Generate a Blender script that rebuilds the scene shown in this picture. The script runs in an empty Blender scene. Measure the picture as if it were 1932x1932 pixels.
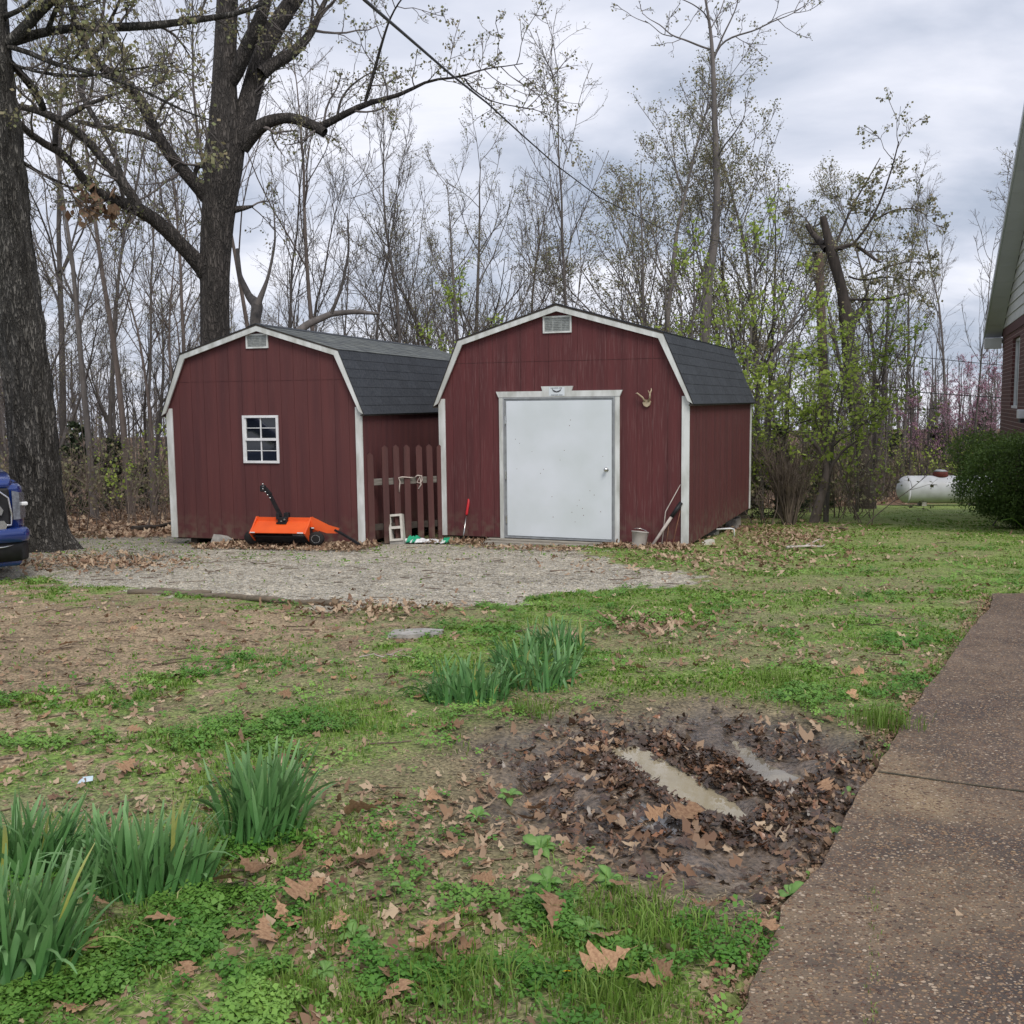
import bpy, math, random
import numpy as np
from mathutils import Vector, Matrix
random.seed(7); rng = np.random.default_rng(11)
SC = bpy.context.scene
COL = SC.collection
R = math.radians

# ------------------------------------------------------------------ camera
PITCH, ROLL, FPX, HC, CAMZ = 0.1066, 0.0104, 1919.6, 966.0, 1.60   # FPX / HC: focal length and half width of a 1932 px frame
_f = np.array([0, math.cos(PITCH), -math.sin(PITCH)])
_r0 = np.array([1., 0, 0]); _u0 = np.array([0, math.sin(PITCH), math.cos(PITCH)])
_R = _r0*math.cos(ROLL) - _u0*math.sin(ROLL); _U = _u0*math.cos(ROLL) + _r0*math.sin(ROLL)
cd = bpy.data.cameras.new('camera'); cam = bpy.data.objects.new('camera', cd); COL.objects.link(cam)
cam.matrix_world = Matrix(((_R[0], _U[0], -_f[0], 0), (_R[1], _U[1], -_f[1], 0), (_R[2], _U[2], -_f[2], CAMZ), (0, 0, 0, 1)))
cd.sensor_width = 36; cd.lens = 36*FPX/(2*HC); cd.clip_start = .05; cd.clip_end = 3000
SC.camera = cam

# ------------------------------------------------------------------ world: overcast sky
SUN_EL, SUN_AZ = R(50), R(160)      # azimuth clockwise from +Y
W = bpy.data.worlds.new('World'); SC.world = W; W.use_nodes = True
nt = W.node_tree; N = nt.nodes; L = nt.links; N.clear()
def wn(t, **k):
    n = N.new(t)
    for a, b in k.items(): setattr(n, a, b)
    return n
sky = wn('ShaderNodeTexSky', sky_type='NISHITA', sun_disc=False, sun_elevation=SUN_EL, sun_rotation=SUN_AZ)
tc = wn('ShaderNodeTexCoord'); sep = wn('ShaderNodeSeparateXYZ'); L.new(tc.outputs['Generated'], sep.inputs[0])
zz = wn('ShaderNodeMath', operation='MAXIMUM'); zz.inputs[1].default_value = 0; L.new(sep.outputs['Z'], zz.inputs[0])
za = wn('ShaderNodeMath', operation='ADD'); za.inputs[1].default_value = .22; L.new(zz.outputs[0], za.inputs[0])
dx = wn('ShaderNodeMath', operation='DIVIDE'); L.new(sep.outputs['X'], dx.inputs[0]); L.new(za.outputs[0], dx.inputs[1])
dy = wn('ShaderNodeMath', operation='DIVIDE'); L.new(sep.outputs['Y'], dy.inputs[0]); L.new(za.outputs[0], dy.inputs[1])
cb = wn('ShaderNodeCombineXYZ'); L.new(dx.outputs[0], cb.inputs[0]); L.new(dy.outputs[0], cb.inputs[1])
mp = wn('ShaderNodeMapping'); mp.inputs['Location'].default_value = (3.1, 1.7, 0); mp.inputs['Rotation'].default_value = (0, 0, R(-28)); mp.inputs['Scale'].default_value = (1.0, 1.25, 1)
L.new(cb.outputs[0], mp.inputs[0])
n1 = wn('ShaderNodeTexNoise'); n1.inputs['Scale'].default_value = 1.35; n1.inputs['Detail'].default_value = 7; n1.inputs['Roughness'].default_value = .52; n1.inputs['Distortion'].default_value = .35
L.new(mp.outputs[0], n1.inputs['Vector'])
rp = wn('ShaderNodeValToRGB'); L.new(n1.outputs['Fac'], rp.inputs[0])
e = rp.color_ramp.elements; e[0].position = .37; e[0].color = (.36, .405, .50, 1); e[1].position = .64; e[1].color = (.72, .73, .80, 1)
e2 = rp.color_ramp.elements.new(.5); e2.color = (.53, .56, .65, 1)
sc10 = wn('ShaderNodeVectorMath', operation='SCALE'); sc10.inputs['Scale'].default_value = 10.4; L.new(rp.outputs[0], sc10.inputs[0])
mx = wn('ShaderNodeMixRGB'); mx.inputs[0].default_value = .95; L.new(sky.outputs[0], mx.inputs[1]); L.new(sc10.outputs[0], mx.inputs[2])
bg = wn('ShaderNodeBackground'); bg.inputs['Strength'].default_value = .10; L.new(mx.outputs[0], bg.inputs[0])
wo = wn('ShaderNodeOutputWorld'); L.new(bg.outputs[0], wo.inputs[0])
sl = bpy.data.lights.new('sun', 'SUN'); sl.energy = 1.75; sl.angle = R(24); sl.color = (1, .94, .85)
so = bpy.data.objects.new('sun', sl); COL.objects.link(so)
sd = Vector((math.sin(SUN_AZ)*math.cos(SUN_EL), math.cos(SUN_AZ)*math.cos(SUN_EL), math.sin(SUN_EL)))
so.rotation_euler = sd.to_track_quat('Z', 'Y').to_euler(); so.location = (0, -10, 20)
vs = SC.view_settings; SC.display_settings.display_device = 'sRGB'
vs.view_transform = 'Standard'; vs.look = 'None'; vs.gamma = 1; vs.use_curve_mapping = False; vs.exposure = 0.38
SC.cycles.max_bounces = 5; SC.cycles.diffuse_bounces = 3; SC.cycles.transparent_max_bounces = 4
SC.cycles.use_denoising = True; SC.cycles.denoiser = 'OPENIMAGEDENOISE'; SC.cycles.denoising_input_passes = 'RGB_ALBEDO_NORMAL'; SC.cycles.denoising_prefilter = 'ACCURATE'

# ------------------------------------------------------------------ noise, terrain
_tab = np.random.default_rng(3).random((256, 256))
def vn(x, y):
    x = np.asarray(x, float); y = np.asarray(y, float)
    xi = np.floor(x).astype(int); yi = np.floor(y).astype(int); fx = x-xi; fy = y-yi
    fx = fx*fx*(3-2*fx); fy = fy*fy*(3-2*fy)
    a = _tab[xi & 255, yi & 255]; b = _tab[(xi+1) & 255, yi & 255]; c = _tab[xi & 255, (yi+1) & 255]; d = _tab[(xi+1) & 255, (yi+1) & 255]
    return (a*(1-fx)+b*fx)*(1-fy)+(c*(1-fx)+d*fx)*fy
def fbm(x, y, s=1., o=4, seed=0):
    v = 0; a = .5; t = 0
    for k in range(o):
        v = v+a*vn(np.asarray(x)*s*2**k+seed*17.3+k*31.7, np.asarray(y)*s*2**k+seed*7.9+k*11.1); t += a; a *= .5
    return v/t
_ty = np.arange(-60, 400, .25)
_tz = np.interp(_ty, [-60, 0, 6, 13.0, 13.75, 14.5, 17.5, 28, 40, 70, 120, 400], [.3, 0, -.05, -.262, -.305, -.36, -.60, -1.33, -2.1, -3.6, -5., -9.])
_k = np.exp(-np.linspace(-2, 2, 17)**2); _k /= _k.sum(); _tz = np.convolve(np.pad(_tz, 8, 'edge'), _k, 'valid')
def base_z(y): return np.interp(y, _ty, _tz)
def P(px, py, up=0.):
    """world point where the ray through pixel (px,py) of the 1932 px frame meets the smooth terrain (raised by up)"""
    d = _f*FPX + _R*(px-HC) + _U*(HC-py); d = d/np.linalg.norm(d); t = .5; p = None
    while t < 400:
        p = np.array([0, 0, CAMZ])+d*t
        h = p[2]-float(base_z(p[1]))-up
        if h < .0005: break
        t += max(h*.6, .0004)
    return p
def PD(px, py, Y):
    """world point on the ray through pixel (px,py) at distance Y"""
    d = _f*FPX + _R*(px-HC) + _U*(HC-py); return np.array([0, 0, CAMZ])+d*(Y/d[1])
def poly(pts): return np.array([P(*p)[:2] for p in pts])
def inpoly(x, y, pg):
    x = np.asarray(x); y = np.asarray(y); c = np.zeros(x.shape, bool); n = len(pg)
    for i in range(n):
        x1, y1 = pg[i]; x2, y2 = pg[i-1]
        if y1 == y2: continue
        c ^= ((y1 > y) != (y2 > y)) & (x < (x2-x1)*(y-y1)/(y2-y1)+x1)
    return c
def segd(x, y, a, b):
    a = np.asarray(a[:2]); b = np.asarray(b[:2]); ab = b-a
    t = np.clip(((x-a[0])*ab[0]+(y-a[1])*ab[1])/(ab@ab), 0, 1)
    return np.hypot(x-a[0]-t*ab[0], y-a[1]-t*ab[1])
DRIVE = poly([(2400, 1120), (1905, 1116), (1872, 1122), (1866, 1150), (1840, 1180), (1796, 1240), (1745, 1310), (1700, 1372), (1672, 1420), (1644, 1455), (1590, 1560), (1540, 1640), (1490, 1715), (1452, 1810), (1420, 1880), (1392, 1932), (1320, 2120), (1300, 2400), (2600, 2400), (2900, 1500)])
GRAVEL = poly([(120, 1082), (330, 1040), (470, 1046), (930, 1036), (1090, 1034), (1190, 1062), (1330, 1090), (1200, 1108), (1010, 1120), (980, 1140), (760, 1146), (640, 1143), (470, 1130), (260, 1118), (150, 1104)])
GRAVEL2 = poly([(118, 1010), (330, 1004), (480, 1022), (900, 1026), (1080, 1032), (1100, 1042), (900, 1046), (460, 1052), (330, 1056), (110, 1088), (40, 1092), (-60, 1100), (-60, 1050)])
DIRT = poly([(-500, 1100), (150, 1104), (260, 1120), (470, 1132), (640, 1146), (760, 1170), (700, 1220), (480, 1245), (330, 1285), (150, 1330), (0, 1420), (-500, 1480)])
MUDC = P(1325, 1464)[:2]
def polyd(pts, up): return np.array([P(*p, up=up)[:2] for p in pts])
PUD = polyd([(1158, 1424), (1205, 1418), (1262, 1442), (1330, 1482), (1402, 1522), (1422, 1545), (1384, 1562), (1322, 1540), (1262, 1502), (1215, 1468)], -.066)
PUD2 = polyd([(1372, 1398), (1396, 1394), (1420, 1420), (1462, 1446), (1500, 1462), (1490, 1488), (1440, 1486), (1402, 1452)], -.066)
PUD3 = polyd([(1165, 1512), (1215, 1500), (1250, 1530), (1300, 1560), (1290, 1580), (1230, 1572), (1180, 1546)], -.066)
def mudd(x, y):
    return np.sqrt(((x-MUDC[0])/.97)**2+((y-MUDC[1])/1.12)**2)+.4*(fbm(x, y, 2.2, 3, 5)-.5)
def mud(x, y):
    dx_ = (x-MUDC[0]); dy_ = (y-MUDC[1]); w = .25*(fbm(x, y, 2.2, 3, 5)-.5)*2
    d = np.sqrt((dx_/.97)**2+(dy_/1.12)**2)+w
    return np.clip((1.12-d)/.32, 0, 1)
def sdist(x, y, pg):
    d = np.full(np.shape(x), 9.)
    for i in range(len(pg)): d = np.minimum(d, segd(x, y, pg[i-1], pg[i]))
    return np.where(inpoly(x, y, pg), -d, d)
PZ = float(base_z(MUDC[1]))-.062
def G(x, y):
    x = np.asarray(x, float); y = np.asarray(y, float); z = base_z(y)
    nearf = np.clip(1.5-np.abs(y)/40, .3, 1)
    z = z+nearf*(.05*(fbm(x, y, .6, 3, 1)-.5)+.025*(fbm(x, y, 3, 3, 2)-.5))*np.where(y > 10, .4, 1)
    dd = -sdist(x, y, DRIVE); z = np.where(dd > -.05, base_z(y)-.02, z)
    m = mud(x, y)
    near = (y < MUDC[1]+2) & (y > MUDC[1]-2) & (abs(x-MUDC[0]) < 2)
    if near.any():
        z = z-m*.055+m*.07*(fbm(x, y, 7, 4, 8)-.45)*1.5+m*.016*(fbm(x, y, 19, 3, 18)-.5)*2
        for pg, dp in ((PUD, .05), (PUD2, .03), (PUD3, .012)):
            s = sdist(x, y, pg); k = np.clip(.5-s/.10, 0, 1)*near
            z = z*(1-k)+k*np.minimum(z, PZ-dp*np.clip(-s/.05, -1, 1))
            if dp > .02:
                rim = np.exp(-((s-.13)/.07)**2)*near; z = z+rim*.035*fbm(x, y, 9, 2, 4)
    return z

# ------------------------------------------------------------------ mesh helpers
def npmesh(name, V, F, mats=None, tint=None, smooth=False, col=None):
    V = np.asarray(V, np.float32).reshape(-1, 3); F = np.asarray(F, np.int32); n, k = F.shape
    me = bpy.data.meshes.new(name); me.vertices.add(len(V)); me.vertices.foreach_set('co', V.ravel())
    me.loops.add(n*k); me.loops.foreach_set('vertex_index', F.ravel())
    me.polygons.add(n); me.polygons.foreach_set('loop_start', np.arange(n, dtype=np.int32)*k)
    me.polygons.foreach_set('loop_total', np.full(n, k, np.int32))
    if smooth: me.polygons.foreach_set('use_smooth', np.ones(n, bool))
    me.update(calc_edges=True)
    if tint is not None:
        a = me.attributes.new('tint', 'FLOAT', 'POINT'); a.data.foreach_set('value', np.asarray(tint, np.float32))
    if col is not None:
        for nm, c in col.items():
            a = me.attributes.new(nm, 'FLOAT_COLOR', 'POINT'); a.data.foreach_set('color', np.asarray(c, np.float32).ravel())
    if mats is not None: me.materials.append(mats)
    return me
def ob(name, me, parent=None, loc=None, rot=None):
    o = bpy.data.objects.new(name, me); COL.objects.link(o)
    if parent: o.parent = parent
    if loc is not None: o.location = tuple(float(c) for c in loc)
    if rot is not None: o.rotation_euler = rot
    return o
def tag(o, label=None, cat=None, group=None, kind=None):
    if label: o['label'] = label
    if cat: o['category'] = cat
    if group: o['group'] = group
    if kind: o['kind'] = kind
    return o
def thing(name, label, cat, loc=(0, 0, 0), rz=0., group=None, rot=None):
    o = ob(name, None, None, loc, rot if rot else (0, 0, rz)); o.empty_display_size = .1
    return tag(o, label, cat, group)
class MB:
    def __init__(s): s.v = []; s.f = []; s.sm = []
    def add(s, vs, fs, smooth=False):
        b = len(s.v); s.v += [tuple(map(float, v)) for v in vs]; s.f += [tuple(b+i for i in f) for f in fs]; s.sm += [smooth]*len(fs); return s
    def box(s, x0, x1, y0, y1, z0, z1, M=None, bev=0.):
        if bev:
            b = bev; vs = []
            for (x, sx) in ((x0, 1), (x1, -1)):
                for (y, sy) in ((y0, 1), (y1, -1)):
                    for (z, sz) in ((z0, 1), (z1, -1)):
                        vs += [(x, y+sy*b, z+sz*b), (x+sx*b, y, z+sz*b), (x+sx*b, y+sy*b, z)]
            bm_v = vs; idx = lambda i, j, k, a: ((i*2+j)*2+k)*3+a
            fs = []
            for i in (0, 1): fs.append([idx(i, 0, 0, 0), idx(i, 1, 0, 0), idx(i, 1, 1, 0), idx(i, 0, 1, 0)][::(-1 if i == 0 else 1)])
            for j in (0, 1): fs.append([idx(0, j, 0, 1), idx(1, j, 0, 1), idx(1, j, 1, 1), idx(0, j, 1, 1)][::(1 if j == 0 else -1)])
            for k in (0, 1): fs.append([idx(0, 0, k, 2), idx(1, 0, k, 2), idx(1, 1, k, 2), idx(0, 1, k, 2)][::(-1 if k == 0 else 1)])
            for i in (0, 1):
                for j in (0, 1): fs.append([idx(i, j, 0, 0), idx(i, j, 1, 0), idx(i, j, 1, 1), idx(i, j, 0, 1)])
                for k in (0, 1): fs.append([idx(i, 0, k, 0), idx(i, 1, k, 0), idx(i, 1, k, 2), idx(i, 0, k, 2)])
            for j in (0, 1):
                for k in (0, 1): fs.append([idx(0, j, k, 1), idx(1, j, k, 1), idx(1, j, k, 2), idx(0, j, k, 2)])
            for i in (0, 1):
                for j in (0, 1):
                    for k in (0, 1): fs.append([idx(i, j, k, 0), idx(i, j, k, 1), idx(i, j, k, 2)])
            vs = bm_v
        else:
            vs = [(x0, y0, z0), (x1, y0, z0), (x1, y1, z0), (x0, y1, z0), (x0, y0, z1), (x1, y0, z1), (x1, y1, z1), (x0, y1, z1)]
            fs = [(0, 3, 2, 1), (4, 5, 6, 7), (0, 1, 5, 4), (1, 2, 6, 5), (2, 3, 7, 6), (3, 0, 4, 7)]
        if M is not None: vs = [tuple(M @ Vector(v)) for v in vs]
        return s.add(vs, fs)
    def prism(s, pts, d, M=None):
        """polygon pts [(x,z)] in the xz plane extruded from y=d[0] to y=d[1]"""
        n = len(pts); vs = [(p[0], d[0], p[1]) for p in pts]+[(p[0], d[1], p[1]) for p in pts]
        fs = [tuple(range(n)), tuple(range(2*n-1, n-1, -1))]+[(i, i+n, (i+1) % n+n, (i+1) % n) for i in range(n)]
        if M is not None: vs = [tuple(M @ Vector(v)) for v in vs]
        return s.add(vs, fs)
    def tube(s, pts, rad, sides=10, caps=True, smooth=True):
        pts = [Vector(p) for p in pts]; n = len(pts)
        if not hasattr(rad, '__len__'): rad = [rad]*n
        vs = []; up = None
        for i in range(n):
            t = (pts[min(i+1, n-1)]-pts[max(i-1, 0)]).normalized()
            if up is None: up = t.orthogonal().normalized()
            up = (up-t*up.dot(t)).normalized(); b = t.cross(up)
            for k in range(sides):
                a = 2*math.pi*k/sides; vs.append(pts[i]+(up*math.cos(a)+b*math.sin(a))*rad[i])
        fs = [(i*sides+k, i*sides+(k+1) % sides, (i+1)*sides+(k+1) % sides, (i+1)*sides+k) for i in range(n-1) for k in range(sides)]
        s.add(vs, fs, smooth)
        if caps:
            b = len(s.v)-len(vs); s.f += [tuple(b+k for k in range(sides-1, -1, -1)), tuple(b+(n-1)*sides+k for k in range(sides))]; s.sm += [False, False]
        return s
    def lathe(s, prof, axis='z', sides=24, M=None):
        """prof [(r, h)] about an axis"""
        n = len(prof); vs = []
        for (r, h) in prof:
            for k in range(sides):
                a = 2*math.pi*k/sides; c, q = r*math.cos(a), r*math.sin(a)
                vs.append((c, q, h) if axis == 'z' else (h, c, q) if axis == 'x' else (q, h, c))
        if M is not None: vs = [tuple(M @ Vector(v)) for v in vs]
        fs = [(i*sides+k, i*sides+(k+1) % sides, (i+1)*sides+(k+1) % sides, (i+1)*sides+k) for i in range(n-1) for k in range(sides)]
        s.add(vs, fs, True); b = len(s.v)-len(vs)
        if prof[0][0] > 1e-4: s.f.append(tuple(b+k for k in range(sides-1, -1, -1))); s.sm.append(False)
        if prof[-1][0] > 1e-4: s.f.append(tuple(b+(n-1)*sides+k for k in range(sides))); s.sm.append(False)
        return s
    def mesh(s, name, m):
        me = bpy.data.meshes.new(name); me.from_pydata(s.v, [], s.f); me.polygons.foreach_set('use_smooth', s.sm); me.materials.append(m); me.update(); return me
    def build(s, name, m, parent=None, loc=None, rot=None): return ob(name, s.mesh(name, m), parent, loc, rot)
def part(name, mb, m, parent, **k): return mb.build(name, m, parent, **k)

# ------------------------------------------------------------------ materials
def mat(name, c1, c2=None, scale=8., rough=.8, bump=0., bscale=None, stretch=(1, 1, 1), metal=0., tint=None, detail=5., rnd=0., transl=0., coat=0., lo=.35, hi=.65, spec=.3, dist=.0):
    m = bpy.data.materials.new(name); m.use_nodes = True; t = m.node_tree; n = t.nodes; l = t.links
    b = n['Principled BSDF']; b.inputs['Roughness'].default_value = rough; b.inputs['Metallic'].default_value = metal
    b.inputs['Specular IOR Level'].default_value = spec; b.inputs['Coat Weight'].default_value = coat; b.inputs['Coat Roughness'].default_value = .06
    c2 = c2 or tuple(x*.75 for x in c1)
    co = n.new('ShaderNodeTexCoord'); mp_ = n.new('ShaderNodeMapping'); mp_.inputs['Scale'].default_value = stretch; l.new(co.outputs['Object'], mp_.inputs[0])
    nz = n.new('ShaderNodeTexNoise'); nz.inputs['Scale'].default_value = scale; nz.inputs['Detail'].default_value = detail; nz.inputs['Distortion'].default_value = dist; l.new(mp_.outputs[0], nz.inputs['Vector'])
    rr = n.new('ShaderNodeMapRange'); rr.inputs[1].default_value = lo; rr.inputs[2].default_value = hi; l.new(nz.outputs['Fac'], rr.inputs[0])
    mix = n.new('ShaderNodeMixRGB'); mix.inputs[1].default_value = (*c1, 1); mix.inputs[2].default_value = (*c2, 1); l.new(rr.outputs[0], mix.inputs[0]); out = mix.outputs[0]
    if tint:
        at_ = n.new('ShaderNodeAttribute'); at_.attribute_name = 'tint'; m2 = n.new('ShaderNodeMixRGB'); m2.inputs[2].default_value = (*tint, 1)
        l.new(at_.outputs['Fac'], m2.inputs[0]); l.new(out, m2.inputs[1]); out = m2.outputs[0]
    if rnd:
        oi = n.new('ShaderNodeObjectInfo'); hs = n.new('ShaderNodeHueSaturation'); ma = n.new('ShaderNodeMapRange'); ma.inputs[3].default_value = 1-rnd; ma.inputs[4].default_value = 1+rnd
        l.new(oi.outputs['Random'], ma.inputs[0]); l.new(ma.outputs[0], hs.inputs['Value']); l.new(out, hs.inputs['Color']); out = hs.outputs[0]
    l.new(out, b.inputs['Base Color'])
    if bump:
        nb = n.new('ShaderNodeTexNoise'); nb.inputs['Scale'].default_value = bscale or scale*3; nb.inputs['Detail'].default_value = 6; l.new(mp_.outputs[0], nb.inputs['Vector'])
        bp = n.new('ShaderNodeBump'); bp.inputs['Strength'].default_value = 1; bp.inputs['Distance'].default_value = bump; l.new(nb.outputs['Fac'], bp.inputs['Height']); l.new(bp.outputs[0], b.inputs['Normal'])
    if transl:
        tr = n.new('ShaderNodeBsdfTranslucent'); l.new(out, tr.inputs[0]); ms = n.new('ShaderNodeMixShader'); ms.inputs[0].default_value = transl
        l.new(b.outputs[0], ms.inputs[1]); l.new(tr.outputs[0], ms.inputs[2]); l.new(ms.outputs[0], n['Material Output'].inputs[0])
    return m
M = {}
M['trim'] = mat('white_trim', (.70, .72, .71), (.46, .47, .44), 9, .6, .001, 60, (1, 1, .3))
M['door'] = mat('door_paint', (.70, .745, .79), (.62, .67, .69), 1.6, .5, .0005, 40)
M['shingle'] = mat('shingle', (.034, .039, .048), (.058, .063, .072), 30, .95, .003, 160, rnd=.10)
M['shingle_lit'] = mat('lit_shingle', (.085, .093, .10), (.15, .16, .15), 6, .95, .003, 120, rnd=.12)  # paler shingle copy: light on the upward-facing slope put into its colour
M['alu'] = mat('grey_metal', (.38, .4, .41), (.3, .31, .32), 12, .5, metal=.3)
M['metal'] = mat('bright_metal', (.7, .7, .68), (.55, .55, .53), 20, .25, metal=1)
M['glass'] = mat('dark_glass', (.008, .01, .013), (.012, .015, .02), 3, .04, spec=.8)
M['vent'] = mat('vent_mesh', (.36, .38, .37), (.24, .25, .24), 30, .7)
M['block'] = mat('concrete', (.42, .40, .37), (.27, .26, .24), 14, .95, .004, 120)
M['palecon'] = mat('pale_concrete', (.62, .6, .54), (.5, .48, .43), 18, .9, .003, 120)
M['skid'] = mat('dark_timber', (.035, .028, .024), (.06, .05, .04), 10, .9, .002, 40)
M['wood'] = mat('grey_wood', (.36, .33, .28), (.2, .18, .15), 5, .9, .003, 30, (1, 9, 9))
M['woodv'] = mat('weathered_rail', (.2, .18, .16), (.13, .12, .1), 5, .9, .002, 30, (1, 9, 9))
M['orange'] = mat('orange_paint', (.80, .115, .02), (.7, .09, .015), 4, .35, coat=.3, spec=.5)
M['black'] = mat('black_plastic', (.012, .012, .014), (.02, .02, .022), 12, .5)
M['rubber'] = mat('rubber', (.014, .014, .015), (.025, .024, .022), 20, .8, .001, 60)
M['white'] = mat('white_plastic', (.78, .79, .8), (.66, .67, .68), 9, .4)
M['green'] = mat('green_print', (.02, .30, .17), (.03, .38, .2), 9, .4)
M['red'] = mat('red_grip', (.55, .02, .03), (.42, .015, .02), 9, .4)
M['blue'] = mat('blue_car_paint', (.005, .028, .17), (.006, .034, .2), 3, .25, coat=1, spec=.6, metal=.25)
M['chrome'] = mat('satin_chrome', (.62, .62, .66), (.5, .5, .53), 8, .22, metal=.9)
M['lamp'] = mat('lamp_lens', (.16, .17, .2), (.08, .085, .1), 30, .08, spec=.8)
M['bone'] = mat('bone', (.5, .42, .3), (.34, .26, .17), 20, .7)
M['pale'] = mat('pale_stick', (.52, .47, .43), (.35, .3, .27), 12, .8)
M['stem'] = mat('dry_stem', (.22, .10, .06), (.14, .07, .045), 14, .9)
M['tank'] = mat('tank_paint', (.52, .54, .57), (.42, .43, .45), 3, .45, .001, 30)
M['rust'] = mat('dull_red', (.12, .025, .02), (.08, .02, .015), 12, .7)
M['siding'] = mat('cream_siding', (.6, .61, .58), (.54, .55, .52), 4, .6)
M['soffit'] = mat('soffit', (.62, .63, .68), (.56, .57, .61), 2, .7)
M['fascia'] = mat('fascia', (.62, .64, .67), (.56, .58, .6), 3, .5)
M['pole'] = mat('pole_wood', (.17, .12, .095), (.11, .085, .07), 4, .9, .004, 30, (3, 3, .4))
M['cable'] = mat('cable', (.03, .03, .035), (.05, .05, .055), 5, .6)
M['rope'] = mat('rope', (.6, .52, .46), (.45, .38, .34), 60, .8)
M['log'] = mat('old_timber', (.20, .16, .12), (.12, .10, .075), 6, .95, .006, 30, (.6, 5, 5))

def siding_mat(name, c1, c2, worn_or_lit, amount):
    m = mat(name, c1, c2, 1.4, .75, .0015, 14, (5, 5, .35)); t = m.node_tree; n = t.nodes; l = t.links; b = n['Principled BSDF']
    src = b.inputs['Base Color'].links[0].from_socket
    co = n['Texture Coordinate']; mp_ = n.new('ShaderNodeMapping'); mp_.inputs['Scale'].default_value = (30, 30, 1.6); l.new(co.outputs['Object'], mp_.inputs[0])
    nz = n.new('ShaderNodeTexNoise'); nz.inputs['Scale'].default_value = 2.2; nz.inputs['Detail'].default_value = 5; l.new(mp_.outputs[0], nz.inputs['Vector'])
    nb = n.new('ShaderNodeTexNoise'); nb.inputs['Scale'].default_value = 1.1; nb.inputs['Detail'].default_value = 3; l.new(co.outputs['Object'], nb.inputs['Vector'])
    r1 = n.new('ShaderNodeMapRange'); r1.inputs[1].default_value = .52; r1.inputs[2].default_value = .72; l.new(nz.outputs['Fac'], r1.inputs[0])
    r2 = n.new('ShaderNodeMapRange'); r2.inputs[1].default_value = .35; r2.inputs[2].default_value = .68; r2.inputs[4].default_value = amount; l.new(nb.outputs['Fac'], r2.inputs[0])
    mu = n.new('ShaderNodeMath'); mu.operation = 'MULTIPLY'; l.new(r1.outputs[0], mu.inputs[0]); l.new(r2.outputs[0], mu.inputs[1])
    mx_ = n.new('ShaderNodeMixRGB'); mx_.inputs[2].default_value = (*worn_or_lit, 1); l.new(mu.outputs[0], mx_.inputs[0]); l.new(src, mx_.inputs[1])
    sz_ = n.new('ShaderNodeSeparateXYZ'); l.new(co.outputs['Object'], sz_.inputs[0]); rz0 = n.new('ShaderNodeMapRange'); rz0.inputs[1].default_value = .42; rz0.inputs[2].default_value = .0; l.new(sz_.outputs[2], rz0.inputs[0])
    ns = n.new('ShaderNodeTexNoise'); ns.inputs['Scale'].default_value = 9; ns.inputs['Detail'].default_value = 8; l.new(co.outputs['Object'], ns.inputs['Vector']); rs = n.new('ShaderNodeMapRange'); rs.inputs[1].default_value = .42; rs.inputs[2].default_value = .68; l.new(ns.outputs['Fac'], rs.inputs[0])
    mz = n.new('ShaderNodeMath'); mz.operation = 'MULTIPLY'; l.new(rz0.outputs[0], mz.inputs[0]); l.new(rs.outputs[0], mz.inputs[1]); mq = n.new('ShaderNodeMixRGB'); mq.inputs[2].default_value = (.14, .10, .075, 1); l.new(mz.outputs[0], mq.inputs[0]); l.new(mx_.outputs[0], mq.inputs[1]); l.new(mq.outputs[0], b.inputs['Base Color'])
    return m
M['red1'] = siding_mat('red_siding', (.118, .040, .039), (.088, .032, .033), (.16, .085, .08), .25)
M['red2'] = siding_mat('worn_red_siding', (.122, .034, .036), (.090, .028, .030), (.22, .13, .125), .5)
M['picket'] = siding_mat('picket_paint', (.10, .042, .038), (.072, .033, .031), (.2, .1, .1), .3)

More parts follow.
